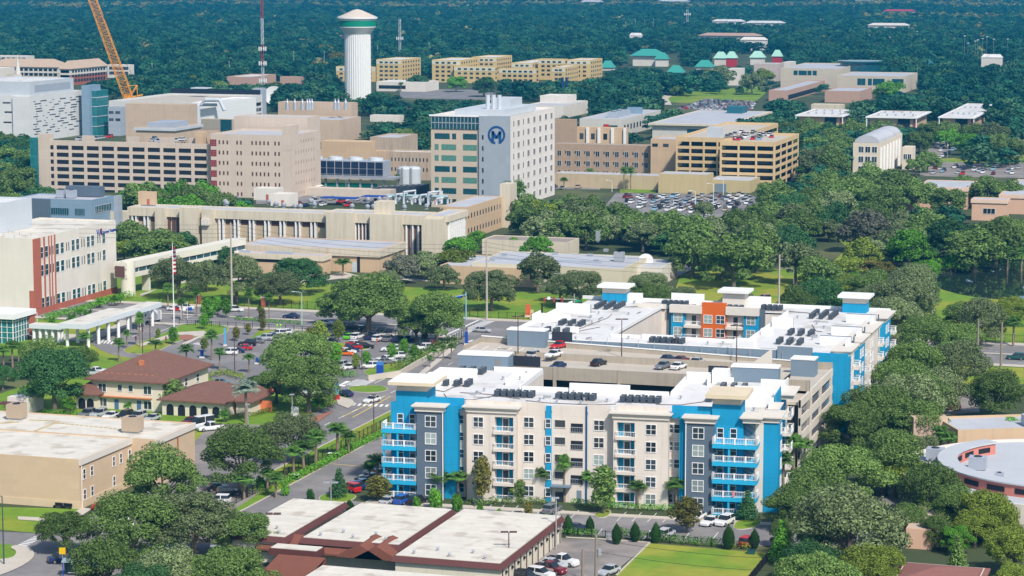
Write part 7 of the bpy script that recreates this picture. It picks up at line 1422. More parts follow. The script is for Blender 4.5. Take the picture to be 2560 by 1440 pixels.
CARS = []; FARM = {}; BODY = {}
def car(px, py, t, c, hd, z=0.0, far=None, world=None, lab=None):
    X, Y = world or G(px, py, z+.7); sc = scale_at(X, Y)
    far = sc < 6.2 if far is None else far
    hd = radians(hd)
    if far:
        k = (t, c)
        if k not in FARM:
            m = MB(); b = CARM[t][0]; m.add(b.v, b.f); m.mi = 1; x0, x1, x2, x3, zb, zt, wb_, wt = SHP[t][1]; gm = glass_mb(t); m.add(gm.v, gm.f); m.mi = 2
            for sx in (-1, 1):
                for sy in (-1, 1): m.tube([(sx*SHP[t][3]+.05, sy*.8-.1, SHP[t][2]), (sx*SHP[t][3]+.05, sy*.8+.1, SHP[t][2])], SHP[t][2], 8)
            FARM[k] = m.mesh('parked_car', [paint(c), CG, TY])
        r = link('parked_car' if t in ('sedan', 'suv') else t+('_truck' if t == 'pickup' else ''), FARM[k], None, (X, Y, z+.02), hd)
    else:
        r = link('parked_car' if t in ('sedan', 'suv') else t+('_truck' if t == 'pickup' else ''), None, None, (X, Y, z+.02), hd)
        if (t, c) not in BODY: BODY[(t, c)] = CARM[t][0].mesh('body', paint(c))
        link('body', BODY[(t, c)], r); link('windows', CARM[t][1], r); wr, wb = SHP[t][2:]
        for sx in (-1, 1):
            for sy in (-1, 1): w_ = link('wheel', CARM[t][2], r, (sx*wb+.05, sy*.83, wr)); link('rim', CARM[t][3], w_)
        st = SHP[t][0]; fx_, rx_ = st[-1], st[0]
        for sy in (-1, 1): part(r, 'headlight', MB().box(fx_[0]-.18, fx_[0]+.02, sy*.55-.16, sy*.55+.16, fx_[2]-.16, fx_[2]-.02), HLM); part(r, 'tail_light', MB().box(rx_[0]-.03, rx_[0]+.12, sy*.62-.13, sy*.62+.13, rx_[2]-.2, rx_[2]-.04), TLM)
    r['category'] = {'pickup': 'pickup truck', 'van': 'van'}.get(t, 'car'); r['group'] = 'cars about the hospital district'
    CARS.append((r, t, c, X, Y, lab)); return r
for a in ((589, 875, 'sedan', 'dark blue', 192), (608, 868, 'sedan', 'red', 192), (618, 858, 'suv', 'black', 192), (639, 851, 'sedan', 'grey', 192), (661, 844, 'suv', 'silver', 192), (676, 838, 'sedan', 'grey', 192), (694, 833, 'suv', 'white', 192), (712, 829, 'sedan', 'white', 192), (572, 880, 'suv', 'white', 192),
          (875, 840, 'sedan', 'lime green', 80), (893, 841, 'suv', 'white', 80), (930, 841, 'pickup', 'dark blue', 80), (947, 846, 'suv', 'white', 80), (973, 846, 'suv', 'grey', 80), (998, 848, 'suv', 'dark blue', 80), (1027, 845, 'sedan', 'dark blue', 80), (1052, 860, 'sedan', 'black', 70),
          (893, 861, 'suv', 'white', 12), (884, 867, 'suv', 'red', 12), (876, 872, 'sedan', 'dark blue', 12), (868, 877, 'sedan', 'white', 12), (860, 882, 'sedan', 'orange', 12), (913, 864, 'sedan', 'black', 12),
          (848, 913, 'suv', 'silver', 250), (872, 916, 'sedan', 'white', 250), (925, 914, 'suv', 'white', 200), (957, 903, 'sedan', 'grey', 200), (975, 872, 'suv', 'white', 200), (990, 889, 'suv', 'white', 200), (1000, 900, 'sedan', 'silver', 200), (820, 887, 'sedan', 'maroon', 12), (798, 859, 'sedan', 'black', 12), (962, 896, 'sedan', 'white', 200), (1012, 873, 'sedan', 'grey', 200), (1058, 868, 'suv', 'white', 200), (1076, 858, 'sedan', 'red', 200), (930, 905, 'sedan', 'silver', 200), (810, 846, 'suv', 'silver', 80), (826, 842, 'sedan', 'white', 80),
          (693, 970, 'suv', 'red', 255), (737, 980, 'sedan', 'grey', 235), (776, 980, 'suv', 'silver', 235), (752, 970, 'sedan', 'dark blue', 235), (716, 975, 'suv', 'black', 235), (792, 968, 'suv', 'white', 235), (862, 982, 'sedan', 'dark blue', 150), (930, 998, 'sedan', 'white', 252), (1205, 824, 'sedan', 'silver', 0), (728, 789, 'sedan', 'dark blue', 180), (885, 817, 'pickup', 'black', 180), (815, 806, 'sedan', 'white', 0), (438, 771, 'sedan', 'white', 0), (465, 768, 'suv', 'white', 0), (588, 773, 'suv', 'white', 0), (560, 768, 'suv', 'silver', 0), (2540, 892, 'suv', 'dark green', 180), (1907, 744, 'suv', 'salmon', 180), (1352, 795, 'sedan', 'white', 40), (1225, 868, 'sedan', 'white', 80),
          (218, 1034, 'suv', 'grey', 260), (247, 1034, 'suv', 'silver', 260), (277, 1038, 'sedan', 'white', 260), (312, 1038, 'suv', 'black', 260), (345, 1040, 'suv', 'silver', 260), (380, 1044, 'sedan', 'silver', 260), (473, 1052, 'sedan', 'maroon', 260), (503, 1062, 'van', 'white', 240), (527, 1068, 'pickup', 'white', 225), (228, 931, 'suv', 'silver', 20), (245, 925, 'sedan', 'white', 20), (555, 954, 'sedan', 'grey', 20),
          (262, 1264, 'suv', 'red', 200), (283, 1258, 'sedan', 'black', 200), (302, 1255, 'sedan', 'silver', 200), (543, 1217, 'sedan', 'black', 40), (572, 1230, 'suv', 'black', 40), (545, 1250, 'suv', 'white', 190), (490, 1263, 'sedan', 'blue', 170), (155, 1395, 'sedan', 'dark blue', 40), (450, 1292, 'sedan', 'black', 200), (300, 1312, 'suv', 'white', 210), (312, 1335, 'suv', 'black', 210), (222, 1400, 'sedan', 'grey', 60),
          (876, 1219, 'suv', 'red', 150), (890, 1212, 'sedan', 'dark blue', 150), (903, 1206, 'sedan', 'light blue', 150), (912, 1199, 'sedan', 'black', 150), (924, 1191, 'sedan', 'white', 150), (933, 1183, 'suv', 'silver', 150), (972, 1250, 'sedan', 'silver', 80), (1010, 1249, 'suv', 'blue', 75), (1045, 1251, 'suv', 'black', 75), (1381, 1272, 'suv', 'grey', 78), (1775, 1302, 'sedan', 'white', 255), (1812, 1302, 'suv', 'white', 255), (1742, 1290, 'sedan', 'white', 255), (1442, 1318, 'sedan', 'dark blue', 78), (1665, 1334, 'suv', 'silver', 78), (1870, 1354, 'suv', 'red', 78),
          (1405, 1402, 'pickup', 'white', 345), (1383, 1408, 'sedan', 'silver', 345), (1375, 1421, 'pickup', 'maroon', 340), (1352, 1434, 'suv', 'white', 345), (1318, 1442, 'suv', 'black', 345), (1522, 1425, 'sedan', 'silver', 250), (2375, 1016, 'suv', 'red', 170)): car(*a)
for a in ((1397, 862, 'sedan', 'red', 250, 15.75), (1384, 884, 'sedan', 'white', 250, 15.7), (1670, 895, 'sedan', 'dark blue', 75, 15.0), (1704, 898, 'sedan', 'maroon', 75, 15.0), (1744, 902, 'sedan', 'silver', 75, 14.9), (1337, 887, 'suv', 'silver', 75, 14.9), (1497, 905, 'sedan', 'black', 75, 14.9), (1394, 914, 'sedan', 'dark blue', 255, 14.9), (1657, 913, 'sedan', 'grey', 255, 14.9), (1697, 914, 'sedan', 'white', 75, 14.9), (1808, 925, 'sedan', 'maroon', 75, 14.9)): car(*a)
# wrapped pickup: flame-coloured panel on its flank
for c_ in CARS:
    if c_[1] == 'pickup' and c_[2] == 'maroon': part(c_[0], 'side_graphic', MB().box(-2.4, -.2, -.985, -.965, .6, 1.05), M('graphic_orange', (.7, .12, .02), .5)); part(c_[0], 'side_graphic', MB().box(-.1, 1.4, -.985, -.97, .6, 1.0), M('graphic_pale', (.5, .45, .4), .5))
# ambulance under the canopy
am = thing('ambulance', 'white box ambulance with red and blue stripes beside the white canopy', 'ambulance', (*G(375, 806), .02), radians(250))
part(am, 'cab', MB().box(1.3, 2.9, -1.0, 1.0, .5, 1.9).add([(1.3, -.95, 1.9), (2.5, -.95, 1.9), (2.5, .95, 1.9), (1.3, .95, 1.9), (1.3, -.85, 2.5), (1.9, -.85, 2.5), (1.9, .85, 2.5), (1.3, .85, 2.5)], [(4, 5, 6, 7), (0, 1, 5, 4), (2, 3, 7, 6)]), WHITE); part(am, 'windscreen', MB().add([(2.52, -.9, 1.9), (2.52, .9, 1.9), (1.92, .8, 2.48), (1.92, -.8, 2.48)], [(0, 1, 2, 3)]), CG)
part(am, 'box_body', MB().box(-3.2, 1.28, -1.2, 1.2, .6, 3.1), WHITE); part(am, 'stripe', MB().box(-3.1, 1.2, -1.23, -1.2, 1.3, 1.6), RED); part(am, 'stripe', MB().box(-3.1, 1.2, -1.22, -1.2, 1.65, 1.8), BLUE)
for sx in (-2.2, 2.0):
    for sy in (-1, 1): part(am, 'wheel', MB().tube([(sx, sy*.95-.12, .42), (sx, sy*.95+.12, .42)], .42, 14), TY)
CR_ = random.Random(8)
def pick(): return CR_.choice(['sedan', 'sedan', 'suv', 'suv', 'suv', 'pickup']), CR_.choice(['white']*6+['silver']*4+['grey', 'black', 'dark blue', 'red', 'light blue', 'maroon', 'grey', 'tan'])
def lot(pts, n, hd=90, z=0, row=(5.3, 5.3, 6.8), sp=2.65, fill=.93, zz=None, lab=None):
    Wd = [G(x, y, z) for x, y in pts]; x0 = min(p[0] for p in Wd); x1 = max(p[0] for p in Wd); y0 = min(p[1] for p in Wd); y1 = max(p[1] for p in Wd); y = y0+2; k = 0; out = []
    while y < y1:
        x = x0
        while x < x1:
            if inpoly(x, y, Wd) and CR_.random() < fill: out.append((x, y))
            x += sp
        y += row[k % len(row)]; k += 1
    out.sort(key=lambda q: q[1]); 
    if len(out) > n: st_ = len(out)/n; out = [out[int(i*st_)] for i in range(n)]
    for x, y in out: t_, c_ = pick(); car(0, 0, t_, c_, hd+CR_.uniform(-3, 3)+(180 if CR_.random() < .3 else 0), z, True, (x, y), lab)
lot([(1560, 490), (1880, 488), (1885, 512), (1790, 540), (1560, 520)], 92, lab='packed car park below the khaki wall'); lot([(690, 497), (955, 500), (955, 520), (700, 516)], 20, lab='car park behind the precast wing'); lot([(2320, 416), (2570, 418), (2570, 440), (2330, 436)], 24, lab='wide car park above the salmon buildings'); lot([(2330, 395), (2360, 352), (2395, 345), (2400, 375), (2350, 400)], 14, lab='side lane right of the vaulted cream building')
lot([(1812, 345), (1850, 330), (1940, 338), (1925, 352), (1820, 352)], 26, z=18.9, row=(5.6, 9), lab='roof of the yellow-tan garage'); lot([(330, 352), (360, 349), (520, 354), (515, 360), (340, 359)], 10, z=20.0, lab='roof of the long pink garage'); lot([(180, 352), (300, 342), (310, 350)], 4, z=20.0, lab='roof of the long pink garage'); lot([(1345, 462), (1480, 466), (1480, 474), (1345, 472)], 6, lab='lane behind the oak row below the brick wing')
# the farthest packed car park: hundreds of cars a few pixels each
mb = MB(); mats_ = [paint(c) for c in ('white', 'silver', 'grey', 'red', 'dark blue', 'black')]+[CG]
Wd = [G(x, y) for x, y in [(1765, 250), (1890, 257), (1875, 282), (1700, 272)]]; x = min(p[0] for p in Wd); 
while x < max(p[0] for p in Wd):
    y = min(p[1] for p in Wd); 
    while y < max(p[1] for p in Wd):
        if inpoly(x, y, Wd) and CR_.random() < .9:
            mb.mi = CR_.choice([0, 0, 0, 1, 1, 2, 3, 4, 5]); b_ = CARM['sedan'][0]; mb.add([(x-vy_, y+vx_, vz_+.03) for vx_, vy_, vz_ in b_.v], b_.f); mb.mi = 6; gm = glass_mb('sedan'); mb.add([(x-vy_, y+vx_, vz_+.03) for vx_, vy_, vz_ in gm.v], gm.f)
        y += 6.2
    x += 2.9
o = link('distant_parked_cars', mb.mesh('distant_parked_cars', mats_)); o['kind'] = 'stuff'; o['label'] = 'hundreds of parked cars packed below the far green lawn'
# ================================================================ tall things
wt = thing('water_tower', 'tall white fluted water tower with green band and pale conical roof', 'water tower', (*G(895, 247), 0))
prof = [(9.2, 0), (9.2, 46)]; mb = MB(); n = 72; vs_ = []
for z in (0, 46): vs_ += [((9.3 if k % 2 else 8.9)*cos(2*pi*k/n), (9.3 if k % 2 else 8.9)*sin(2*pi*k/n), z) for k in range(n)]
mb.add(vs_, [(k, (k+1) % n, n+(k+1) % n, n+k) for k in range(n)]); TW = M('tower_white_paint', (.72, .72, .70), .7, .04, .2, streak=.06)
part(wt, 'shaft', mb, TW); part(wt, 'bowl', MB().lathe([(9.3, 45.6), (12.9, 50.2), (12.9, 50.9)], 48), TW); part(wt, 'band', MB().lathe([(13.0, 50.9), (13.0, 55.0)], 48), M('tower_green', (.0, .22, .12), .6)); part(wt, 'rim', MB().lathe([(13.1, 55.0), (13.1, 55.6), (14.2, 56.2), (14.2, 57.2), (13.8, 57.4)], 48), TW)
part(wt, 'roof', MB().lathe([(14.0, 57.3), (8, 60), (3, 62.2), (0, 62.9)], 48), M('tower_roof', (.58, .50, .42), .9, .12, .3)); part(wt, 'antenna', MB().box(-10.2, -9.6, -4.5, -3.9, 42, 45.5).box(-8.6, -8.0, -6.5, -5.9, 42.4, 45), STEEL)
def lattice(mb, p0, p1, w0, w1, n, r=.14, axis=(0, 1, 0)):
    a = Vector(p0); b = Vector(p1); d = (b-a).normalized(); s = Vector(axis); s = (s-d*s.dot(d)).normalized(); q = d.cross(s)
    def cn(t): w = w0+(w1-w0)*t; c = a+(b-a)*t; return [c+s*w/2+q*w/2, c-s*w/2+q*w/2, c-s*w/2-q*w/2, c+s*w/2-q*w/2]
    for k in range(n):
        A_, B_ = cn(k/n), cn((k+1)/n)
        for i in range(4): j = (i+1) % 4; mb.tube([A_[i], B_[i]], r, 4, False); mb.tube([A_[i], B_[j]] if (k+i) % 2 else [A_[j], B_[i]], r*.7, 3, False); mb.tube([B_[i], B_[j]], r*.6, 3, False)
cb_ = G(322, 300); sc_ = scale_at(*cb_); cr = thing('tower_crane', 'orange lattice crane with long boom leaning left over the hospital', 'crane', (*cb_, 0), YAW)
z0_ = (300-252)/sc_; mb = MB(); lattice(mb, (0, 0, z0_+2), (-(325-232)/sc_, 0, z0_+2+270/sc_), 5.2, 4.2, 34, .21); part(cr, 'boom', mb, ORC)
part(cr, 'boom_foot', MB().box(-2.2, 2.6, -2.2, 2.2, z0_-2, z0_+4), M('crane_yellow', (.75, .32, .02), .5)); mb = MB(); lattice(mb, (0, 0, 0), (0, 0, z0_-2), 3.2, 3.2, 7, .2); part(cr, 'mast', mb, ORC)
mb = MB(); mb.tube([(1, -1.5, z0_+2), (5.5, -1.5, z0_+9.5)], .4, 5); mb.tube([(1, 1.5, z0_+2), (5.5, 1.5, z0_+9.5)], .4, 5); mb.tube([(5.5, -1.5, z0_+9.5), (6, -1.5, z0_+1)], .25, 5); mb.tube([(-1, 0, z0_+9), (5.5, 0, z0_+9.5)], .2, 5); mb.tube([(1, 0, z0_+2), (9, 0, z0_+3.5)], .5, 5); part(cr, 'gantry', mb, M('crane_yellow', (.75, .32, .02))); part(cr, 'cab', MB().box(2.6, 5, -1.5, 1.5, z0_-2.2, z0_+1), M('crane_yellow', (.75, .32, .02)))
mb = MB(); mb.tube([(5.5, 0, z0_+9.5), (-(325-232)/sc_+.6, 0, z0_+2+270/sc_)], .1, 4, False); part(cr, 'stay_cable', mb, BLACK)
def mast(px, py, H_, w, label, bands, ant=(), m2=None):
    g = G(px, py); t = thing('radio_mast', label, 'mast', (*g, 0)); n = len(bands)
    z = 0
    for i, (dz, c) in enumerate(bands): mb = MB(); lattice(mb, (0, 0, z), (0, 0, z+dz), w, w, max(2, int(dz/2.5)), .12); part(t, 'lattice_section', mb, c); z += dz
    for z in ant:
        mb = MB(); mb.ring(-w*1.6, w*1.6, -w*1.6, w*1.6, z-.1, z+.1, .3)
        for k in range(8): a = k*pi/4; mb.box(w*1.9*cos(a)-.3, w*1.9*cos(a)+.3, w*1.9*sin(a)-.3, w*1.9*sin(a)+.3, z-1.4, z+1.4)
        part(t, 'antenna_cluster', mb, WHITE)
    return t
MR = M('mast_red', (.30, .03, .05), .6); MW = M('mast_grey', (.55, .57, .6), .6)
mast(658, 252, 110, 1.3, 'tall red and white lattice radio mast above the white garage', [(10, MR), (14, MW), (15, MR), (18, MW), (16, MR), (22, MW), (18, MR)], (36, 26, 14)); mast(1000, 160, 60, 1.6, 'slim grey mast behind the yellow dormitories', [(14, MW), (16, MW), (12, MW)], (24,)); mast(1718, 85, 70, 2.2, 'pale telecom mast deep in the woods', [(18, MW), (14, MW)], (14, 26))
def pole_light(px, pyb, pyt, label, kind='single', m=None, z=0, cat='street lamp', grp='lamps of the hospital district'):
    g = G(px, pyb, z); s = scale_at(*g); H_ = (pyb-pyt)/s; m = m or STEEL; t = thing('street_lamp', label, cat, (*g, z), YAW, grp)
    part(t, 'post', MB().tube([(0, 0, 0), (0, 0, H_)], [.13, .08], 8), m)
    if kind == 'single': part(t, 'arm', MB().tube([(0, 0, H_-.1), (-.9, 0, H_+.25), (-1.9, 0, H_+.3)], .06, 5), m); part(t, 'lamp_head', MB().box(-2.6, -1.8, -.18, .18, H_+.2, H_+.38), m)
    elif kind == 'double':
        for s_ in (-1, 1): part(t, 'lamp_head', MB().box(min(s_*.1, s_*1.3), max(s_*.1, s_*1.3), -.25, .25, H_-.05, H_+.15), m)
    elif kind == 'top': part(t, 'lamp_head', MB().box(-.5, .5, -.25, .25, H_, H_+.2), m)
    else: part(t, 'flood_bank', MB().box(-1.0, 1.0, -.3, .3, H_-.5, H_+.4), STEEL)
    return t
BRZ = M('bronze_post', (.10, .055, .05), .6)
for a in ((1272, 1438, 1325, 'brown twin-headed lamp rising before the storage block beside the car park', 'double', BRZ), (684, 1352, 1281, 'brown twin-headed lamp left of the middle storage roof', 'double', BRZ), (828, 1290, 1203, 'grey twin-headed lamp between the two far storage roofs', 'double', STEEL), (1156, 1450, 1410, 'short brown twin-headed lamp at the bottom edge', 'double', BRZ), (1390, 1375, 1240, 'pale lamp at the corner of the storage car park', 'top', STEEL), (1500, 1284, 1170, 'dark twin-headed lamp in the planting island before the stair bay', 'double', M('dark_green_post', (.05, .08, .08), .6)), (1187, 1268, 1150, 'dark lamp before the left beige bay', 'top', M('dark_green_post', (.05, .08, .08))), (935, 1098, 985, 'brown lamp left of the cyan corner tower', 'top', BRZ), (712, 1212, 1140, 'dark lamp in the driveway hedge', 'top', BRZ), (10, 1412, 1232, 'dark green lamp at the lower left corner', 'single', M('dark_green_post', (.05, .08, .08))), (535, 1450, 1362, 'pale post in front of the lower left oaks', 'top', STEEL), (833, 1020, 930, 'pale curved lamp by the monument sign', 'single', STEEL), (905, 925, 850, 'brown lamp between the parked rows', 'top', BRZ), (587, 930, 845, 'brown lamp right of the loop', 'top', BRZ), (357, 830, 790, 'dark lamp beside the ambulance', 'top', BRZ), (375, 855, 795, 'tall dark lamp in the loop island', 'top', BRZ), (357, 895, 815, 'dark lamp at the near edge of the loop', 'top', BRZ), (82, 888, 838, 'pale lamp on the lawn left of the big dark oak', 'single', STEEL), (731, 1060, 985, 'pale lamp on the house lawn', 'top', STEEL), (620, 1070, 1010, 'thin pale post beside the silvery palm', 'top', STEEL), (755, 815, 730, 'pale green lamp on the near side of the main road', 'single', M('pale_green_post', (.4, .6, .55), .6)), (1408, 762, 685, 'pale curved lamp above the rear block left end', 'single', STEEL), (1984, 728, 672, 'pale curved lamp right of the tall concrete pole', 'single', STEEL), (1735, 690, 585, 'curved pale lamp above the dry lawn', 'single', STEEL), (1430, 568, 515, 'white lamp among the oaks below the brick wing', 'top', WHITE), (1530, 480, 452, 'pale bent lamp by the khaki wall', 'single', WHITE), (1738, 530, 478, 'pale bent lamp in the packed car park, left', 'single', WHITE), (1783, 520, 460, 'pale bent lamp in the packed car park, right', 'single', WHITE), (1808, 490, 448, 'pale bent lamp by the khaki gate', 'single', WHITE), (865, 485, 448, 'twin lamp before the cooling towers', 'double', STEEL), (957, 480, 425, 'pale curved lamp before the cooling towers', 'single', STEEL), (143, 470, 440, 'pale lamp below the long pink garage', 'top', STEEL), (443, 465, 425, 'blue-grey lamp before the long pink garage', 'top', STEEL), (2027, 435, 398, 'white lamp right of the striped garage, nearer', 'top', WHITE), (2047, 435, 400, 'white lamp right of the striped garage, farther', 'top', WHITE), (2080, 430, 400, 'white lamp left of the vaulted building', 'top', WHITE), (2208, 370, 312, 'pale twin-curved lamp behind the vaulted building', 'double', STEEL), (2295, 425, 388, 'pale curved lamp right of the vaulted building', 'single', STEEL), (2368, 410, 355, 'pale curved lamp beside the side lane', 'single', STEEL), (2552, 425, 390, 'pale curved lamp at the right edge', 'single', STEEL), (1030, 340, 312, 'white lamp left of the tall tower, nearer', 'top', WHITE), (1003, 330, 308, 'white lamp left of the tall tower, farther', 'top', WHITE)): pole_light(*a)
for a in ((1295, 884, 790, 'brown lamp at the left end of the garage roof deck', 'double', BRZ, 16), (1554, 897, 796, 'brown twin-headed lamp in the middle of the garage roof deck', 'double', BRZ, 15), (1690, 890, 840, 'dark lamp on the garage rear wall', 'top', BRZ, 14), (1841, 915, 812, 'brown lamp at the right end of the garage roof deck', 'double', BRZ, 14)): pole_light(*a)
for i, (x, yb, yt) in enumerate(((2410, 160, 90), (2419, 160, 108), (2437, 165, 103), (2443, 165, 100), (2455, 155, 97), (2466, 155, 92), (2483, 155, 98), (2518, 150, 98), (2087, 115, 95), (2103, 115, 93), (2118, 118, 90), (2173, 120, 88), (2250, 118, 93), (2292, 118, 79), (2307, 120, 98), (2134, 55, 16))): pole_light(x, yb, yt, '%s floodlight pole from the left above the right-hand woods' % ordw([8, 9, 10, 11, 12, 13, 14, 15, 1, 2, 3, 5, 6, 7, 8, 4][i] if False else sorted([2410, 2419, 2437, 2443, 2455, 2466, 2483, 2518, 2087, 2103, 2118, 2173, 2250, 2292, 2307, 2134]).index(x)), 'flood', STEEL, 0, 'floodlight', 'sports field floodlight poles')
for i, (x, yb, yt) in enumerate(((362, 205, 165), (381, 207, 160), (574, 200, 155), (735, 190, 130), (811, 185, 130), (944, 150, 115), (1073, 145, 108), (1540, 90, 60), (1564, 90, 55), (1588, 88, 48), (1612, 90, 50), (1633, 88, 47), (1677, 85, 52))): pole_light(x, yb, yt, '%s thin white pole from the left at the edge of the far woods' % ordw(i), 'top', WHITE, 0, 'pole', 'thin poles at the woods edge')
# utility poles and lines
def upole(px, pyb, pyt, label, m, arms=2):
    g = G(px, pyb); H_ = (pyb-pyt)/scale_at(*g); t = thing('utility_pole', label, 'utility pole', (*g, 0), YAW, 'utility poles'); part(t, 'pole', MB().tube([(0, 0, 0), (0, 0, H_)], [.32, .2], 10), m)
    for k in range(arms): part(t, 'insulator_arm', MB().tube([(0, 0, H_-1.5-k*2.2), (.9, 0, H_-1.3-k*2.2)], .07, 5), m)
    return g, H_
CP = M('concrete_pole', (.42, .37, .32), .9, .1)
P1 = upole(580, 775, 553, 'tall concrete pole behind the loop, left of the dark oak', CP); P2 = upole(1217, 800, 597, 'tall concrete pole left of the signal mast', CP, 3); P3 = upole(1946, 840, 632, 'tall concrete pole behind the rear apartment block', CP, 3)
P4 = upole(2502, 922, 802, 'dark wooden pole by the main road at the right edge', WOOD); P5 = upole(2443, 922, 795, 'thin dark pole left of the wooden one, beside the main road', WOOD)
P6 = upole(1490, 1465, 1332, 'wooden pole with transformer before the lawn plot', WOOD, 1); P7 = upole(1457, 1460, 1368, 'short wooden pole with meter box before the lawn plot', WOOD, 0); P8 = upole(2103, 1462, 1384, 'leaning-armed wooden pole under the big grey oak', WOOD, 2); P9 = upole(2205, 1300, 1238, 'wooden pole with small transformers among the right-hand oaks', WOOD, 3); P10 = upole(1345+10, 800, 757, 'slim black post at the road corner', BLACK, 0)
for (g, H_), dz, c, nm in ((P6, 2.2, STEEL, 'transformer'), (P7, 4.5, WHITE, 'meter_box')):
    one(nm, MB().lathe([(0, 0), (.35, .05), (.35, 1.1), (0, 1.2)], 12, .5, 0), [c], 'grey drum transformer on the wooden pole by the lawn plot' if nm == 'transformer' else 'white metal box on the short wooden pole', nm.replace('_', ' '), (g[0], g[1], H_-dz-1))
def wire(a, b, n, sag, label, dz=1.2, r=.035):
    (g0, h0), (g1, h1) = a, b; mb = MB()
    for k in range(n): mb.tube([(g0[0]+(g1[0]-g0[0])*t/14+.15*k, g0[1]+(g1[1]-g0[1])*t/14, (h0+(h1-h0)*t/14)-.6-k*dz-sag*4*(t/14)*(1-t/14)) for t in range(15)], r, 3, False)
    return one('power_line', mb, BLACK, label, 'power line', group='overhead lines', kind=None)
PX0 = ((-330, P1[0][1]), P1[1]); PXR = ((190, 224), P3[1])
wire(PX0, P1, 4, 2.2, 'four thin wires running left from the pole behind the loop'); wire(P1, P2, 4, 2.4, 'four thin wires over the tree tops between the two left concrete poles'); wire(P2, P3, 4, 2.4, 'four thin wires above the rear apartment block'); wire(P3, PXR, 4, 2.4, 'four thin wires in front of the pond'); wire(P6, P8, 2, 1.0, 'two thin wires across the lawn plot', 2.0); wire(P5, P4, 2, .6, 'short pair of wires between the right-edge poles')
# signal mast, signs, flagpole
g = G(1165, 800); s = scale_at(*g); t = thing('signal_mast', 'pale blue signal mast with arm and blue street sign at the crossroads', 'traffic signal', (*g, 0), YAW); H_ = 72/s; PB = M('pale_blue_post', (.25, .45, .6), .6)
part(t, 'post', MB().tube([(0, 0, 0), (0, 0, H_)], [.2, .14], 8), PB); part(t, 'arm', MB().tube([(0, 0, H_-.8), (-4, -2, H_-1.2)], .1, 6), PB); part(t, 'street_sign', MB().box(-2.6, -.9, -.06, .06, H_-1.7, H_-1.0), BLUE)
g = G(1440, 800); t = thing('signal_gantry', 'signal arm with three red-backed lights and green street sign behind the rear block', 'traffic signal', (*g, 0), YAW); s = scale_at(*g); 
part(t, 'post', MB().tube([(-.5, 0, 0), (-.5, 0, 7.2)], .16, 8), STEEL); part(t, 'arm', MB().tube([(-8.8, 0, 5.9), (.2, 0, 5.6)], .09, 6), STEEL); part(t, 'street_sign', MB().box(-.3, 1.3, -.05, .05, 5.0, 5.5), M('sign_green', (0, .3, .18), .5)); part(t, 'sign_plate', MB().box(-7.8, -7.0, -.05, .05, 5.6, 6.4), WHITE)
for x in (-8.6, -6.0, -3.8): part(t, 'signal_head', MB().box(x-.22, x+.22, -.2, .2, 4.9, 6.3), M('signal_red', (.35, .03, .03), .5))
g = G(435, 822); s = scale_at(*g); H_ = 218/s; t = thing('flagpole', 'tall white flagpole in the loop island', 'flagpole', (*g, 0), YAW); part(t, 'pole', MB().tube([(0, 0, 0), (0, 0, H_)], [.16, .08], 8), WHITE); part(t, 'finial', MB().lathe([(0, H_), (.22, H_+.2), (0, H_+.4)], 8), M('gold', (.6, .4, .1), .3, metal=.8))
fl = thing('flag', 'limp red and white striped flag with blue canton on the tall pole', 'flag', (g[0], g[1], H_-8.2), YAW)
def cloth(z0, z1, x1, m, nm, off=0):
    mb = MB(); n = 10; vs_ = [(.1+x1*k/n, .35*sin(k*1.7)*(k/n), z) for z in (z0, z1) for k in range(n+1)]; mb.add(vs_, [(k, k+1, n+2+k, n+1+k) for k in range(n)]); return part(fl, nm, mb, m)
for k in range(13): cloth(k*.55, k*.55+.55, .9 if k < 7 else .8, RED if k % 2 == 0 else WHITE, 'stripe')
cloth(4.2, 7.2, .45, BLUE, 'canton'); fl.children[-1].location.y = -.12
for i, c in enumerate(('red', 'white', 'blue')):
    g2 = G(437+i*16, 800); t = thing('small_flagpole', 'short flagpole with small %s flag behind the tall pole' % c, 'flagpole', (*g2, 0), YAW); part(t, 'pole', MB().tube([(0, 0, 0), (0, 0, 5)], .06, 6), WHITE); part(t, 'flag', MB().box(0, 1.3, -.03, .03, 2.6, 3.5), {'red': RED, 'white': WHITE, 'blue': BLUE}[c])
def sign(px, py, w, h, m, label, base=.4, nm='sign', lift=0, m2=None, name='monument_sign'):
    t = thing(name, label, nm, (*G(px, py), 0), YAW); part(t, 'base', MB().box(-w/2-.2, w/2+.2, -.35, .35, 0, base), CREAM if lift == 0 else STEEL) if lift == 0 else part(t, 'post', MB().tube([(0, 0, 0), (0, 0, lift+h)], .05, 5), STEEL); part(t, 'panel', MB().box(-w/2, w/2, -.2, .2, base+lift, base+lift+h), m)
    if m2: part(t, 'header', MB().box(-w/2, w/2, -.22, -.19, base+lift+h*.75, base+lift+h), m2)
    return t
sign(950, 942, 1.7, 3.2, BLUE, 'blue monument sign at the corner of the hospital car park', m2=M('mid_blue', (.05, .2, .5), .5)); t = sign(841, 1000, 1.1, 2.6, M('sign_sky', (.1, .35, .55), .5), 'sky-blue and white sign on red base by the planting bed', base=1.2); t.children[0].data.materials[0] = RED
sign(1166, 862, .8, 3.0, BLUE, 'slim blue banner sign at the crossroads'); sign(563, 865, .5, 4.2, M('sign_sky', (.1, .35, .55)), 'thin sky-blue banner sign in the loop'); sign(505, 895, .8, 1.6, BLUE, 'small blue wayfinding sign right of the loop'); sign(643, 910, .8, 1.2, BLUE, 'small blue wayfinding sign by the car rows')
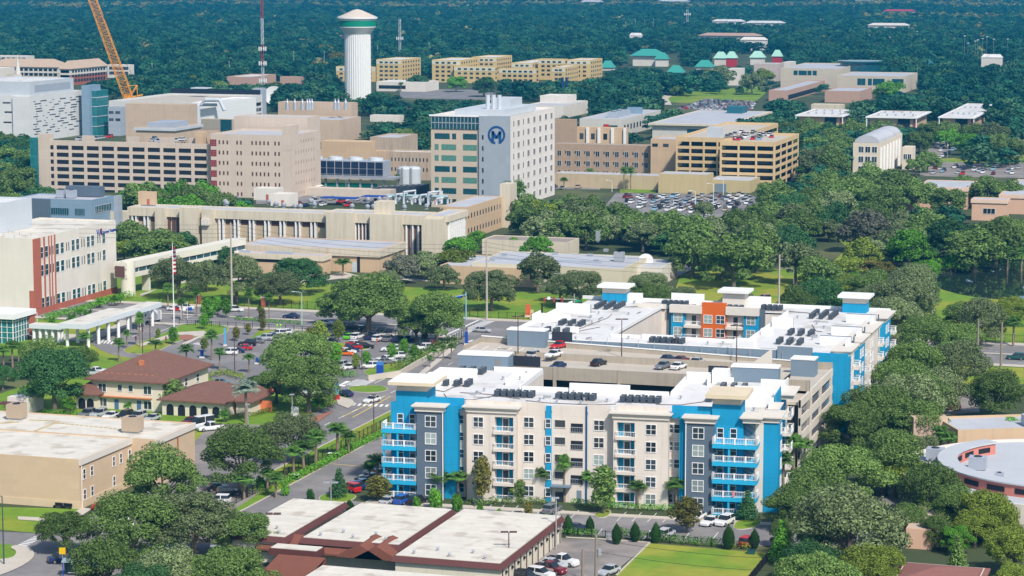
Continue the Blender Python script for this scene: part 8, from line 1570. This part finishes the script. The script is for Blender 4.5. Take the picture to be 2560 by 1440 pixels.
sign(157, 1418, 1.0, 1.0, M('sign_yellow', (.7, .45, .0), .5), 'yellow pedestrian warning sign at the lower left', lift=2.2, base=0, nm='road sign', name='road_sign'); sign(1320, 800-8, 1.4, 3, M('kiosk_orange', (.6, .12, .04), .6), 'orange-red kiosk sign on the far side of the main road'); sign(1350-20, 798, .9, 2.2, YELL, 'small yellow panel beside the orange kiosk sign'); sign(738, 1042, 1.6, 1.8, M('banner_mixed', (.5, .5, .52), .6, .35, 3), 'patterned advertising board on the house lawn')
g = G(198, 1440); t = thing('bus_shelter', 'bus shelter with ribbed metal roof at the bottom left', 'bus shelter', (*g, 0), radians(20)); part(t, 'roof', MB().box(-2.6, 2.6, -1.2, 1.2, 2.5, 2.7), M('ribbed_roof', (.32, .42, .50), .4, 0, joints=(.35, 50, 0, 1), jcol=.7)); part(t, 'back_panel', MB().box(-2.5, 2.5, 1.05, 1.1, .3, 2.4), TEALD)
for x_ in (-2.4, 2.4): part(t, 'post', MB().box(x_-.08, x_+.08, -1, -.84, 0, 2.5), BLUE)
part(t, 'bench', MB().box(-1.8, 1.8, .3, .8, .4, .5), STEEL)
for i, (px, py) in enumerate(((145, 1270), (168, 1272))):
    t = thing('park_bench', 'dark metal bench by the big tan wall, %s of two' % ('left', 'right')[i], 'bench', (*G(px, py), 0), radians(-5)); part(t, 'seat', MB().box(-.9, .9, -.3, .2, .4, .46), BLACK); part(t, 'backrest', MB().box(-.9, .9, .2, .26, .45, .95), BLACK)
    for x_ in (-.75, .75): part(t, 'leg', MB().box(x_-.04, x_+.04, -.28, .24, 0, .4), BLACK)
# dishes
for px, py, z, rr, lab in ((1614, 695, 5.4, 2.3, 'large white dish antenna among trees at the end of the wide grey roof'), (686, 262, 6, 7.0, 'huge white dish beside the far white garage')):
    g = G(px, py); t = thing('dish_antenna', lab, 'dish antenna', (*g, 0), YAW); mb = MB(); n = 24; vs_ = []
    for i in range(6):
        r_ = rr*i/5; 
        for k in range(n): a = 2*pi*k/n; x_, y_, z_ = r_*cos(a), r_*sin(a), .28*r_*r_/rr; vs_.append((x_, -z_*-.75-y_*.6*-1*0-(.8*z_)+y_*-.3*0 + (-.35*z_), z+y_*.9+z_*.2))
    mb.add(vs_, [(i*n+k, i*n+(k+1) % n, (i+1)*n+(k+1) % n, (i+1)*n+k) for i in range(5) for k in range(n)]); part(t, 'reflector', mb, WHITE); part(t, 'mount', MB().tube([(0, .5, 0), (0, .5, z)], .35, 8), STEEL)
# fences
def fence(pts, h, m, label, px=True, sp=2.4, dense=.35, name='fence'):
    P = [G(*p) for p in pts] if px else pts; t = thing(name, label, 'fence', (*P[0], 0)); o = P[0]
    for (x0, y0), (x1, y1) in zip(P, P[1:]):
        l = sqrt((x1-x0)**2+(y1-y0)**2); mb = MB()
        for z in (.15, h-.12): mb.tube([(x0-o[0], y0-o[1], z), (x1-o[0], y1-o[1], z)], .035, 4)
        n = int(l/dense)
        for i in range(n): a = i/n; mb.tube([(x0-o[0]+(x1-x0)*a, y0-o[1]+(y1-y0)*a, .1), (x0-o[0]+(x1-x0)*a, y0-o[1]+(y1-y0)*a, h)], .022, 3, False)
        part(t, 'rail_panel', mb, m)
        for i in range(min(90, int(l/(sp if l < 200 else l/80)))+1): a = i*(sp if l < 200 else l/80)/l; part(t, 'post', MB().box(x0-o[0]+(x1-x0)*a-.06, x0-o[0]+(x1-x0)*a+.06, y0-o[1]+(y1-y0)*a-.06, y0-o[1]+(y1-y0)*a+.06, 0, h+.08), m)
fence([(-150, 216.5), (-50, 216.5)], 2.2, BLACK, 'black railing fence along the far pavement, left of the crossroads', False, dense=.6); fence([(-48, 216.5), (-10, 216.5)], 1.8, BLACK, 'black railing fence behind the crossroads', False, dense=.6); fence([(62, 216.5), (125, 216.5)], 2.0, BLACK, 'black railing fence along the far pavement, right', False, dense=.6)
for i, (u, v) in enumerate(((-138, 216.9), (-118, 216.9), (-98, 216.9), (-19, 216.9), (106, 216.9))): t = thing('brick_pier', '%s red brick pier from the left along the far pavement' % ordw(i), 'gate pier', (u, v, 0), 0, 'brick piers'); part(t, 'shaft', MB().box(-.5, .5, -.2, .8, 0, 2.6), REDB); part(t, 'cap', MB().box(-.6, .6, -.3, .9, 2.6, 2.8), CREAM)
fence([(-126, 179), (-58, 177.2)], 1.5, BLACK, 'black railing fence along the near side of the main road', False, dense=.6); fence([(-23.5, 74), (-23.6, 40), (-24.0, -14)], 1.8, BLACK, 'dark fence between the palms and the side street', False, dense=.35); fence([(1085, 888), (1170, 838)], 2.2, BLACK, 'tall black fence at the top of the retaining wall', dense=.3); fence([(1410, 1342), (1640, 1356), (1900, 1378)], 1.5, BLACK, 'thin chain-link fence behind the teardrop cypresses', dense=.8); fence([(1935, 1384), (1870, 1465)], 1.6, BLACK, 'dark screen fence along the right side of the lawn plot', dense=.12)
# retaining wall by the side street
rwp = [G(*p) for p in ((920, 952), (1000, 940), (1060, 905), (1140, 862))]; mb = MB()
t = thing('retaining_wall', 'pale low retaining wall beside the side street pavement', 'wall', (*rwp[0], 0))
for (a, b_) in zip(rwp, rwp[1:]):
    dx, dy = b_[0]-a[0], b_[1]-a[1]; l = sqrt(dx*dx+dy*dy); nx, ny = -dy/l*.2, dx/l*.2; o = rwp[0]; part(t, 'wall_run', MB().prism([(a[0]-o[0]-nx, a[1]-o[1]-ny), (b_[0]-o[0]-nx, b_[1]-o[1]-ny), (b_[0]-o[0]+nx, b_[1]-o[1]+ny), (a[0]-o[0]+nx, a[1]-o[1]+ny)], 0, 1.3), WALK)
# small things
def tinybox(name, label, cat, px, py, w, d, h, m, lid=None):
    t = thing(name, label, cat, (*G(px, py), 0), 0); part(t, 'body', MB().box(-w/2, w/2, -d/2, d/2, 0, h), m); part(t, 'lid', MB().box(-w/2-.05, w/2+.05, -d/2-.05, d/2+.05, h, h+.08), lid or m)
tinybox('utility_cabinet', 'white-lidded utility box on the kerb strip by the palms', 'utility box', 738, 1198, 1.5, .9, .9, BLACK, WHITE); tinybox('utility_cabinet', 'black and white generator box in the driveway hedge', 'utility box', 832, 1146, 1.8, 1.0, 1.0, BLACK, WHITE); tinybox('utility_cabinet', 'small green utility box at the edge of the lawn plot', 'utility box', 1878, 1385, 1.2, .8, .7, TEALD); tinybox('dumpster', 'pale open-topped skip at the end of the storage car park', 'skip', 1530, 1347, 2.2, 1.2, .6, STEEL)
g = G(2391, 640); t = thing('gazebo', 'dark maroon-roofed gazebo behind the bright green tree by the pond', 'gazebo', (*g, 0)); part(t, 'roof', MB().lathe([(3.4, 2.6), (0, 4.6)], 8), MAROON)
for k in range(6): part(t, 'post', MB().tube([(2.8*cos(k*pi/3), 2.8*sin(k*pi/3), 0), (2.8*cos(k*pi/3), 2.8*sin(k*pi/3), 2.7)], .1, 5), M('dark_wood', (.06, .02, .02), .8))
g = G(2280, 668); one('jetty', MB().box(-2.4, 2.4, -.6, .6, .3, .45).box(-2.2, -2.0, -.5, -.3, -.5, .3).box(2.0, 2.2, -.5, -.3, -.5, .3), WOOD, 'small pale jetty at the left bank of the pond', 'jetty', (*g, 0))
g = G(768, 480); t = thing('event_tent', 'white peaked tent beside the white stair house', 'tent', (*g, 0)); part(t, 'canopy', MB().add([(-6, -4, 2.6), (6, -4, 2.6), (6, 4, 2.6), (-6, 4, 2.6), (0, 0, 5)], [(0, 1, 4), (1, 2, 4), (2, 3, 4), (3, 0, 4)]), WHITE)
for x_, y_ in ((-5.8, -3.8), (5.8, -3.8), (5.8, 3.8), (-5.8, 3.8)): part(t, 'post', MB().tube([(x_, y_, 0), (x_, y_, 2.6)], .08, 5), STEEL)
for i, (x_, y_, w_) in enumerate(((850, 494, 15), (935, 490, 9), (560, 492, 9))): g = G(x_, y_, 3); t = thing('shade_canopy', 'flat royal blue shade canopy behind the precast roof, %s' % ('middle', 'right', 'left')[i], 'canopy', (*g, 0)); part(t, 'canopy', MB().box(-w_/2, w_/2, -3, 3, 2.8, 3.1), BLUE); [part(t, 'post', MB().tube([(xx, 0, 0), (xx, 0, 2.8)], .1, 5), STEEL) for xx in (-w_*.4, w_*.4)]
# people: one skinned body each
def person(px, py, label, top, legs_, walk=.25):
    g = G(px, py); s = Vector; me = bpy.data.meshes.new('person')
    vs_ = [(0, 0, .92), (0, 0, 1.15), (0, 0, 1.42), (0, .02, 1.52), (0, .03, 1.60), (0, .02, 1.72), (.10, 0, .86), (.12, walk*.5, .48), (.12, walk*.6-.05, .08), (.12, walk*.6+.12, .03), (-.10, 0, .86), (-.12, -walk*.2, .48), (-.12, -walk*.8, .10), (-.12, -walk*.8+.15, .03), (.20, 0, 1.40), (.27, -.04, 1.13), (.28, .08, .90), (.29, .12, .82), (-.20, 0, 1.40), (-.27, .02, 1.13), (-.28, .12, .92), (-.29, .16, .84)]
    es = [(0, 1), (1, 2), (2, 3), (3, 4), (4, 5), (0, 6), (6, 7), (7, 8), (8, 9), (0, 10), (10, 11), (11, 12), (12, 13), (2, 14), (14, 15), (15, 16), (16, 17), (2, 18), (18, 19), (19, 20), (20, 21)]
    rr = [.15, .13, .15, .06, .09, .10, .09, .065, .045, .04, .09, .065, .045, .04, .06, .045, .035, .04, .06, .045, .035, .04]
    me.from_pydata(vs_, es, []); o = bpy.data.objects.new('person', me); COL.objects.link(o); me.materials.append(top); me.materials.append(legs_)
    md = o.modifiers.new('skin', 'SKIN'); me.skin_vertices[0].data[0].use_root = True
    for i, r_ in enumerate(rr): me.skin_vertices[0].data[i].radius = (r_, r_*.8)
    o.modifiers.new('sub', 'SUBSURF').levels = 1; o.modifiers['sub'].render_levels = 1; o.location = (*g, .17); o.rotation_euler.z = YAW+1
    tag(o, label, 'person'); sk_ = M('skin_tone', (.35, .2, .14), .7); h_ = MB().lathe([(0, 1.58), (.085, 1.62), (.095, 1.70), (.07, 1.79), (0, 1.82)], 10, 0, .025); link('hair', h_.mesh('hair', M('dark_hair', (.03, .02, .015), .8)), o); q = MB().lathe([(.17, .86), (.16, .95), (.14, 1.0)], 10); link('trousers', q.mesh('trousers', legs_), o)
person(340, 858, 'person in maroon top walking on the loop island pavement', M('cloth_maroon', (.25, .03, .05), .9), M('cloth_dark', (.02, .02, .03), .9)); person(415, 858, 'person in red top beside the round shrub in the loop', RED, M('cloth_dark', (.02, .02, .03))); person(943, 862, 'person in orange top crossing the hospital car park', ORANGE, M('cloth_dark', (.02, .02, .03)))
person(693, 826, 'person in lime safety vest on the lawn left of the car rows, left of two', PAINT if False else M('vest_lime', (.35, .8, .02), .8), M('cloth_dark', (.02, .02, .03))); person(702, 826, 'person in lime safety vest on the lawn left of the car rows, right of two', M('vest_lime', (.35, .8, .02)), M('cloth_dark', (.02, .02, .03)))

print('cars', len(CARS))
# ================================================================ labels: what stands beside each repeat
LM = [('the cream hospital block', 0, 290, 490, 790), ('the long precast wing', 325, 820, 500, 600), ('the right precast wing', 820, 1165, 480, 620), ('the tall emblem tower', 1078, 1387, 270, 490), ('the long pink garage', 95, 525, 340, 470),
 ('the brown brick wing', 1387, 1790, 350, 440), ('the striped yellow garage', 1800, 1997, 340, 450), ('the vaulted cream building', 2133, 2290, 330, 420), ('the salmon buildings', 2224, 2560, 465, 530), ('the wide grey roof', 1180, 1690, 590, 700), ('the low cream building', 475, 1010, 590, 690),
 ('the front apartment block', 965, 1950, 960, 1290), ('the rear apartment block', 1290, 2195, 730, 900), ('the roof-deck garage', 1250, 2050, 870, 960), ('the two-storey tiled house', 190, 680, 890, 1035), ('the big tan block', 0, 485, 1030, 1270), ('the storage blocks', 565, 1400, 1240, 1440), ('the round coral building', 2270, 2560, 1120, 1250), ('the pond', 2310, 2560, 655, 735), ('the drop-off loop', 230, 640, 770, 890), ('the hospital car park', 640, 1150, 800, 940), ('the museum', 1952, 2293, 160, 235), ('the water tower', 862, 930, 28, 240), ('the dormitories', 1080, 1505, 137, 200), ('the white classroom roofs', 2000, 2490, 272, 310), ('the crowded car park', 1540, 1890, 480, 540), ('the dry lawn', 1690, 2060, 680, 760), ('the front lawn plot', 1560, 1935, 1360, 1440), ('the dash-windowed office', 0, 270, 205, 340), ('the brown-roofed house', 2190, 2450, 1390, 1440), ('the tan brick building', 2390, 2560, 1020, 1120), ('the skybridge', 295, 600, 590, 690), ('the blue-grey clinic', 80, 305, 470, 550), ('the far white garage', 270, 665, 235, 300), ('the main road', 1160, 1290, 790, 850)]
def lm_phrase(px, py):
    best = None
    for nm, x0, x1, y0, y1 in LM:
        dx = max(x0-px, 0, px-x1); dy = max(y0-py, 0, py-y1); d_ = sqrt(dx*dx+(dy*1.6)**2)+.0004*(x1-x0)*(y1-y0)**.5
        if best is None or d_ < best[0]: best = (d_, nm, x0, x1, y0, y1)
    _, nm, x0, x1, y0, y1 = best
    if x0 <= px <= x1: rel = 'in front of' if py > y1 else ('behind' if py < (y0+y1)/2 else 'beside')
    else: rel = 'left of' if px < x0 else 'right of'
    return rel+' '+nm
groups = {}
for r, kind, tone, w_, X_, Y_, h_, note in TREES:
    px, py = PJ(X_, Y_, h_*.5); size = {'oak': ('broad' if w_ > 17 else 'small' if w_ < 9 else ''), }.get(kind, 'tall' if (kind == 'palm' and h_ > 9) else '')
    words = {'oak': 'live oak' if tone in 'OGD' else 'leafy tree'}.get(kind, FAM[kind][4]); tn_ = '' if kind in ('palm', 'topi') and tone in 'PC' else TONE[tone]
    desc = ' '.join(q for q in (size, tn_, words) if q); r['group'] = {'oak': 'trees of the hospital district', 'palm': 'palms of the hospital district', 'topi': 'clipped cypresses at the car park edge'}.get(kind, 'small trees and shrubs')
    if kind == 'oak' and tone not in 'OGD': r.name = 'broadleaf_tree'
    groups.setdefault((desc, lm_phrase(px, py)), []).append((px, r))
for (desc, ph), L_ in groups.items():
    L_.sort(key=lambda q: q[0])
    for i, (px, r) in enumerate(L_): r['label'] = desc+' '+ph+('' if len(L_) == 1 else ', '+ordw(i)+' from left')
gc = {}
for r, t, c, X_, Y_, lab in CARS:
    px, py = PJ(X_, Y_, r.location.z+.7); tn_ = {'suv': 'SUV', 'pickup': 'pickup', 'van': 'passenger van', 'sedan': 'sedan'}[t]
    ph = 'in the '+lab if lab else lm_phrase(px, py)
    if lab and 'roof' in lab: ph = 'on the '+lab
    if not lab and r.location.z > 5: ph = 'on the roof deck between the apartment blocks'
    gc.setdefault((c+' '+tn_, ph), []).append((px, r))
for (d_, ph), L_ in gc.items():
    L_.sort(key=lambda q: q[0])
    for i, (px, r) in enumerate(L_): r['label'] = d_+' '+ph+('' if len(L_) == 1 else ', '+ordw(i)+' from left')
o = link('haze', hz.mesh('haze', hm)); o['kind'] = 'stuff'; o['label'] = 'thin blue air between the camera and the far woods'
print('OBJS', len(bpy.data.objects), 'TOP', sum(1 for q in bpy.data.objects if q.parent is None))
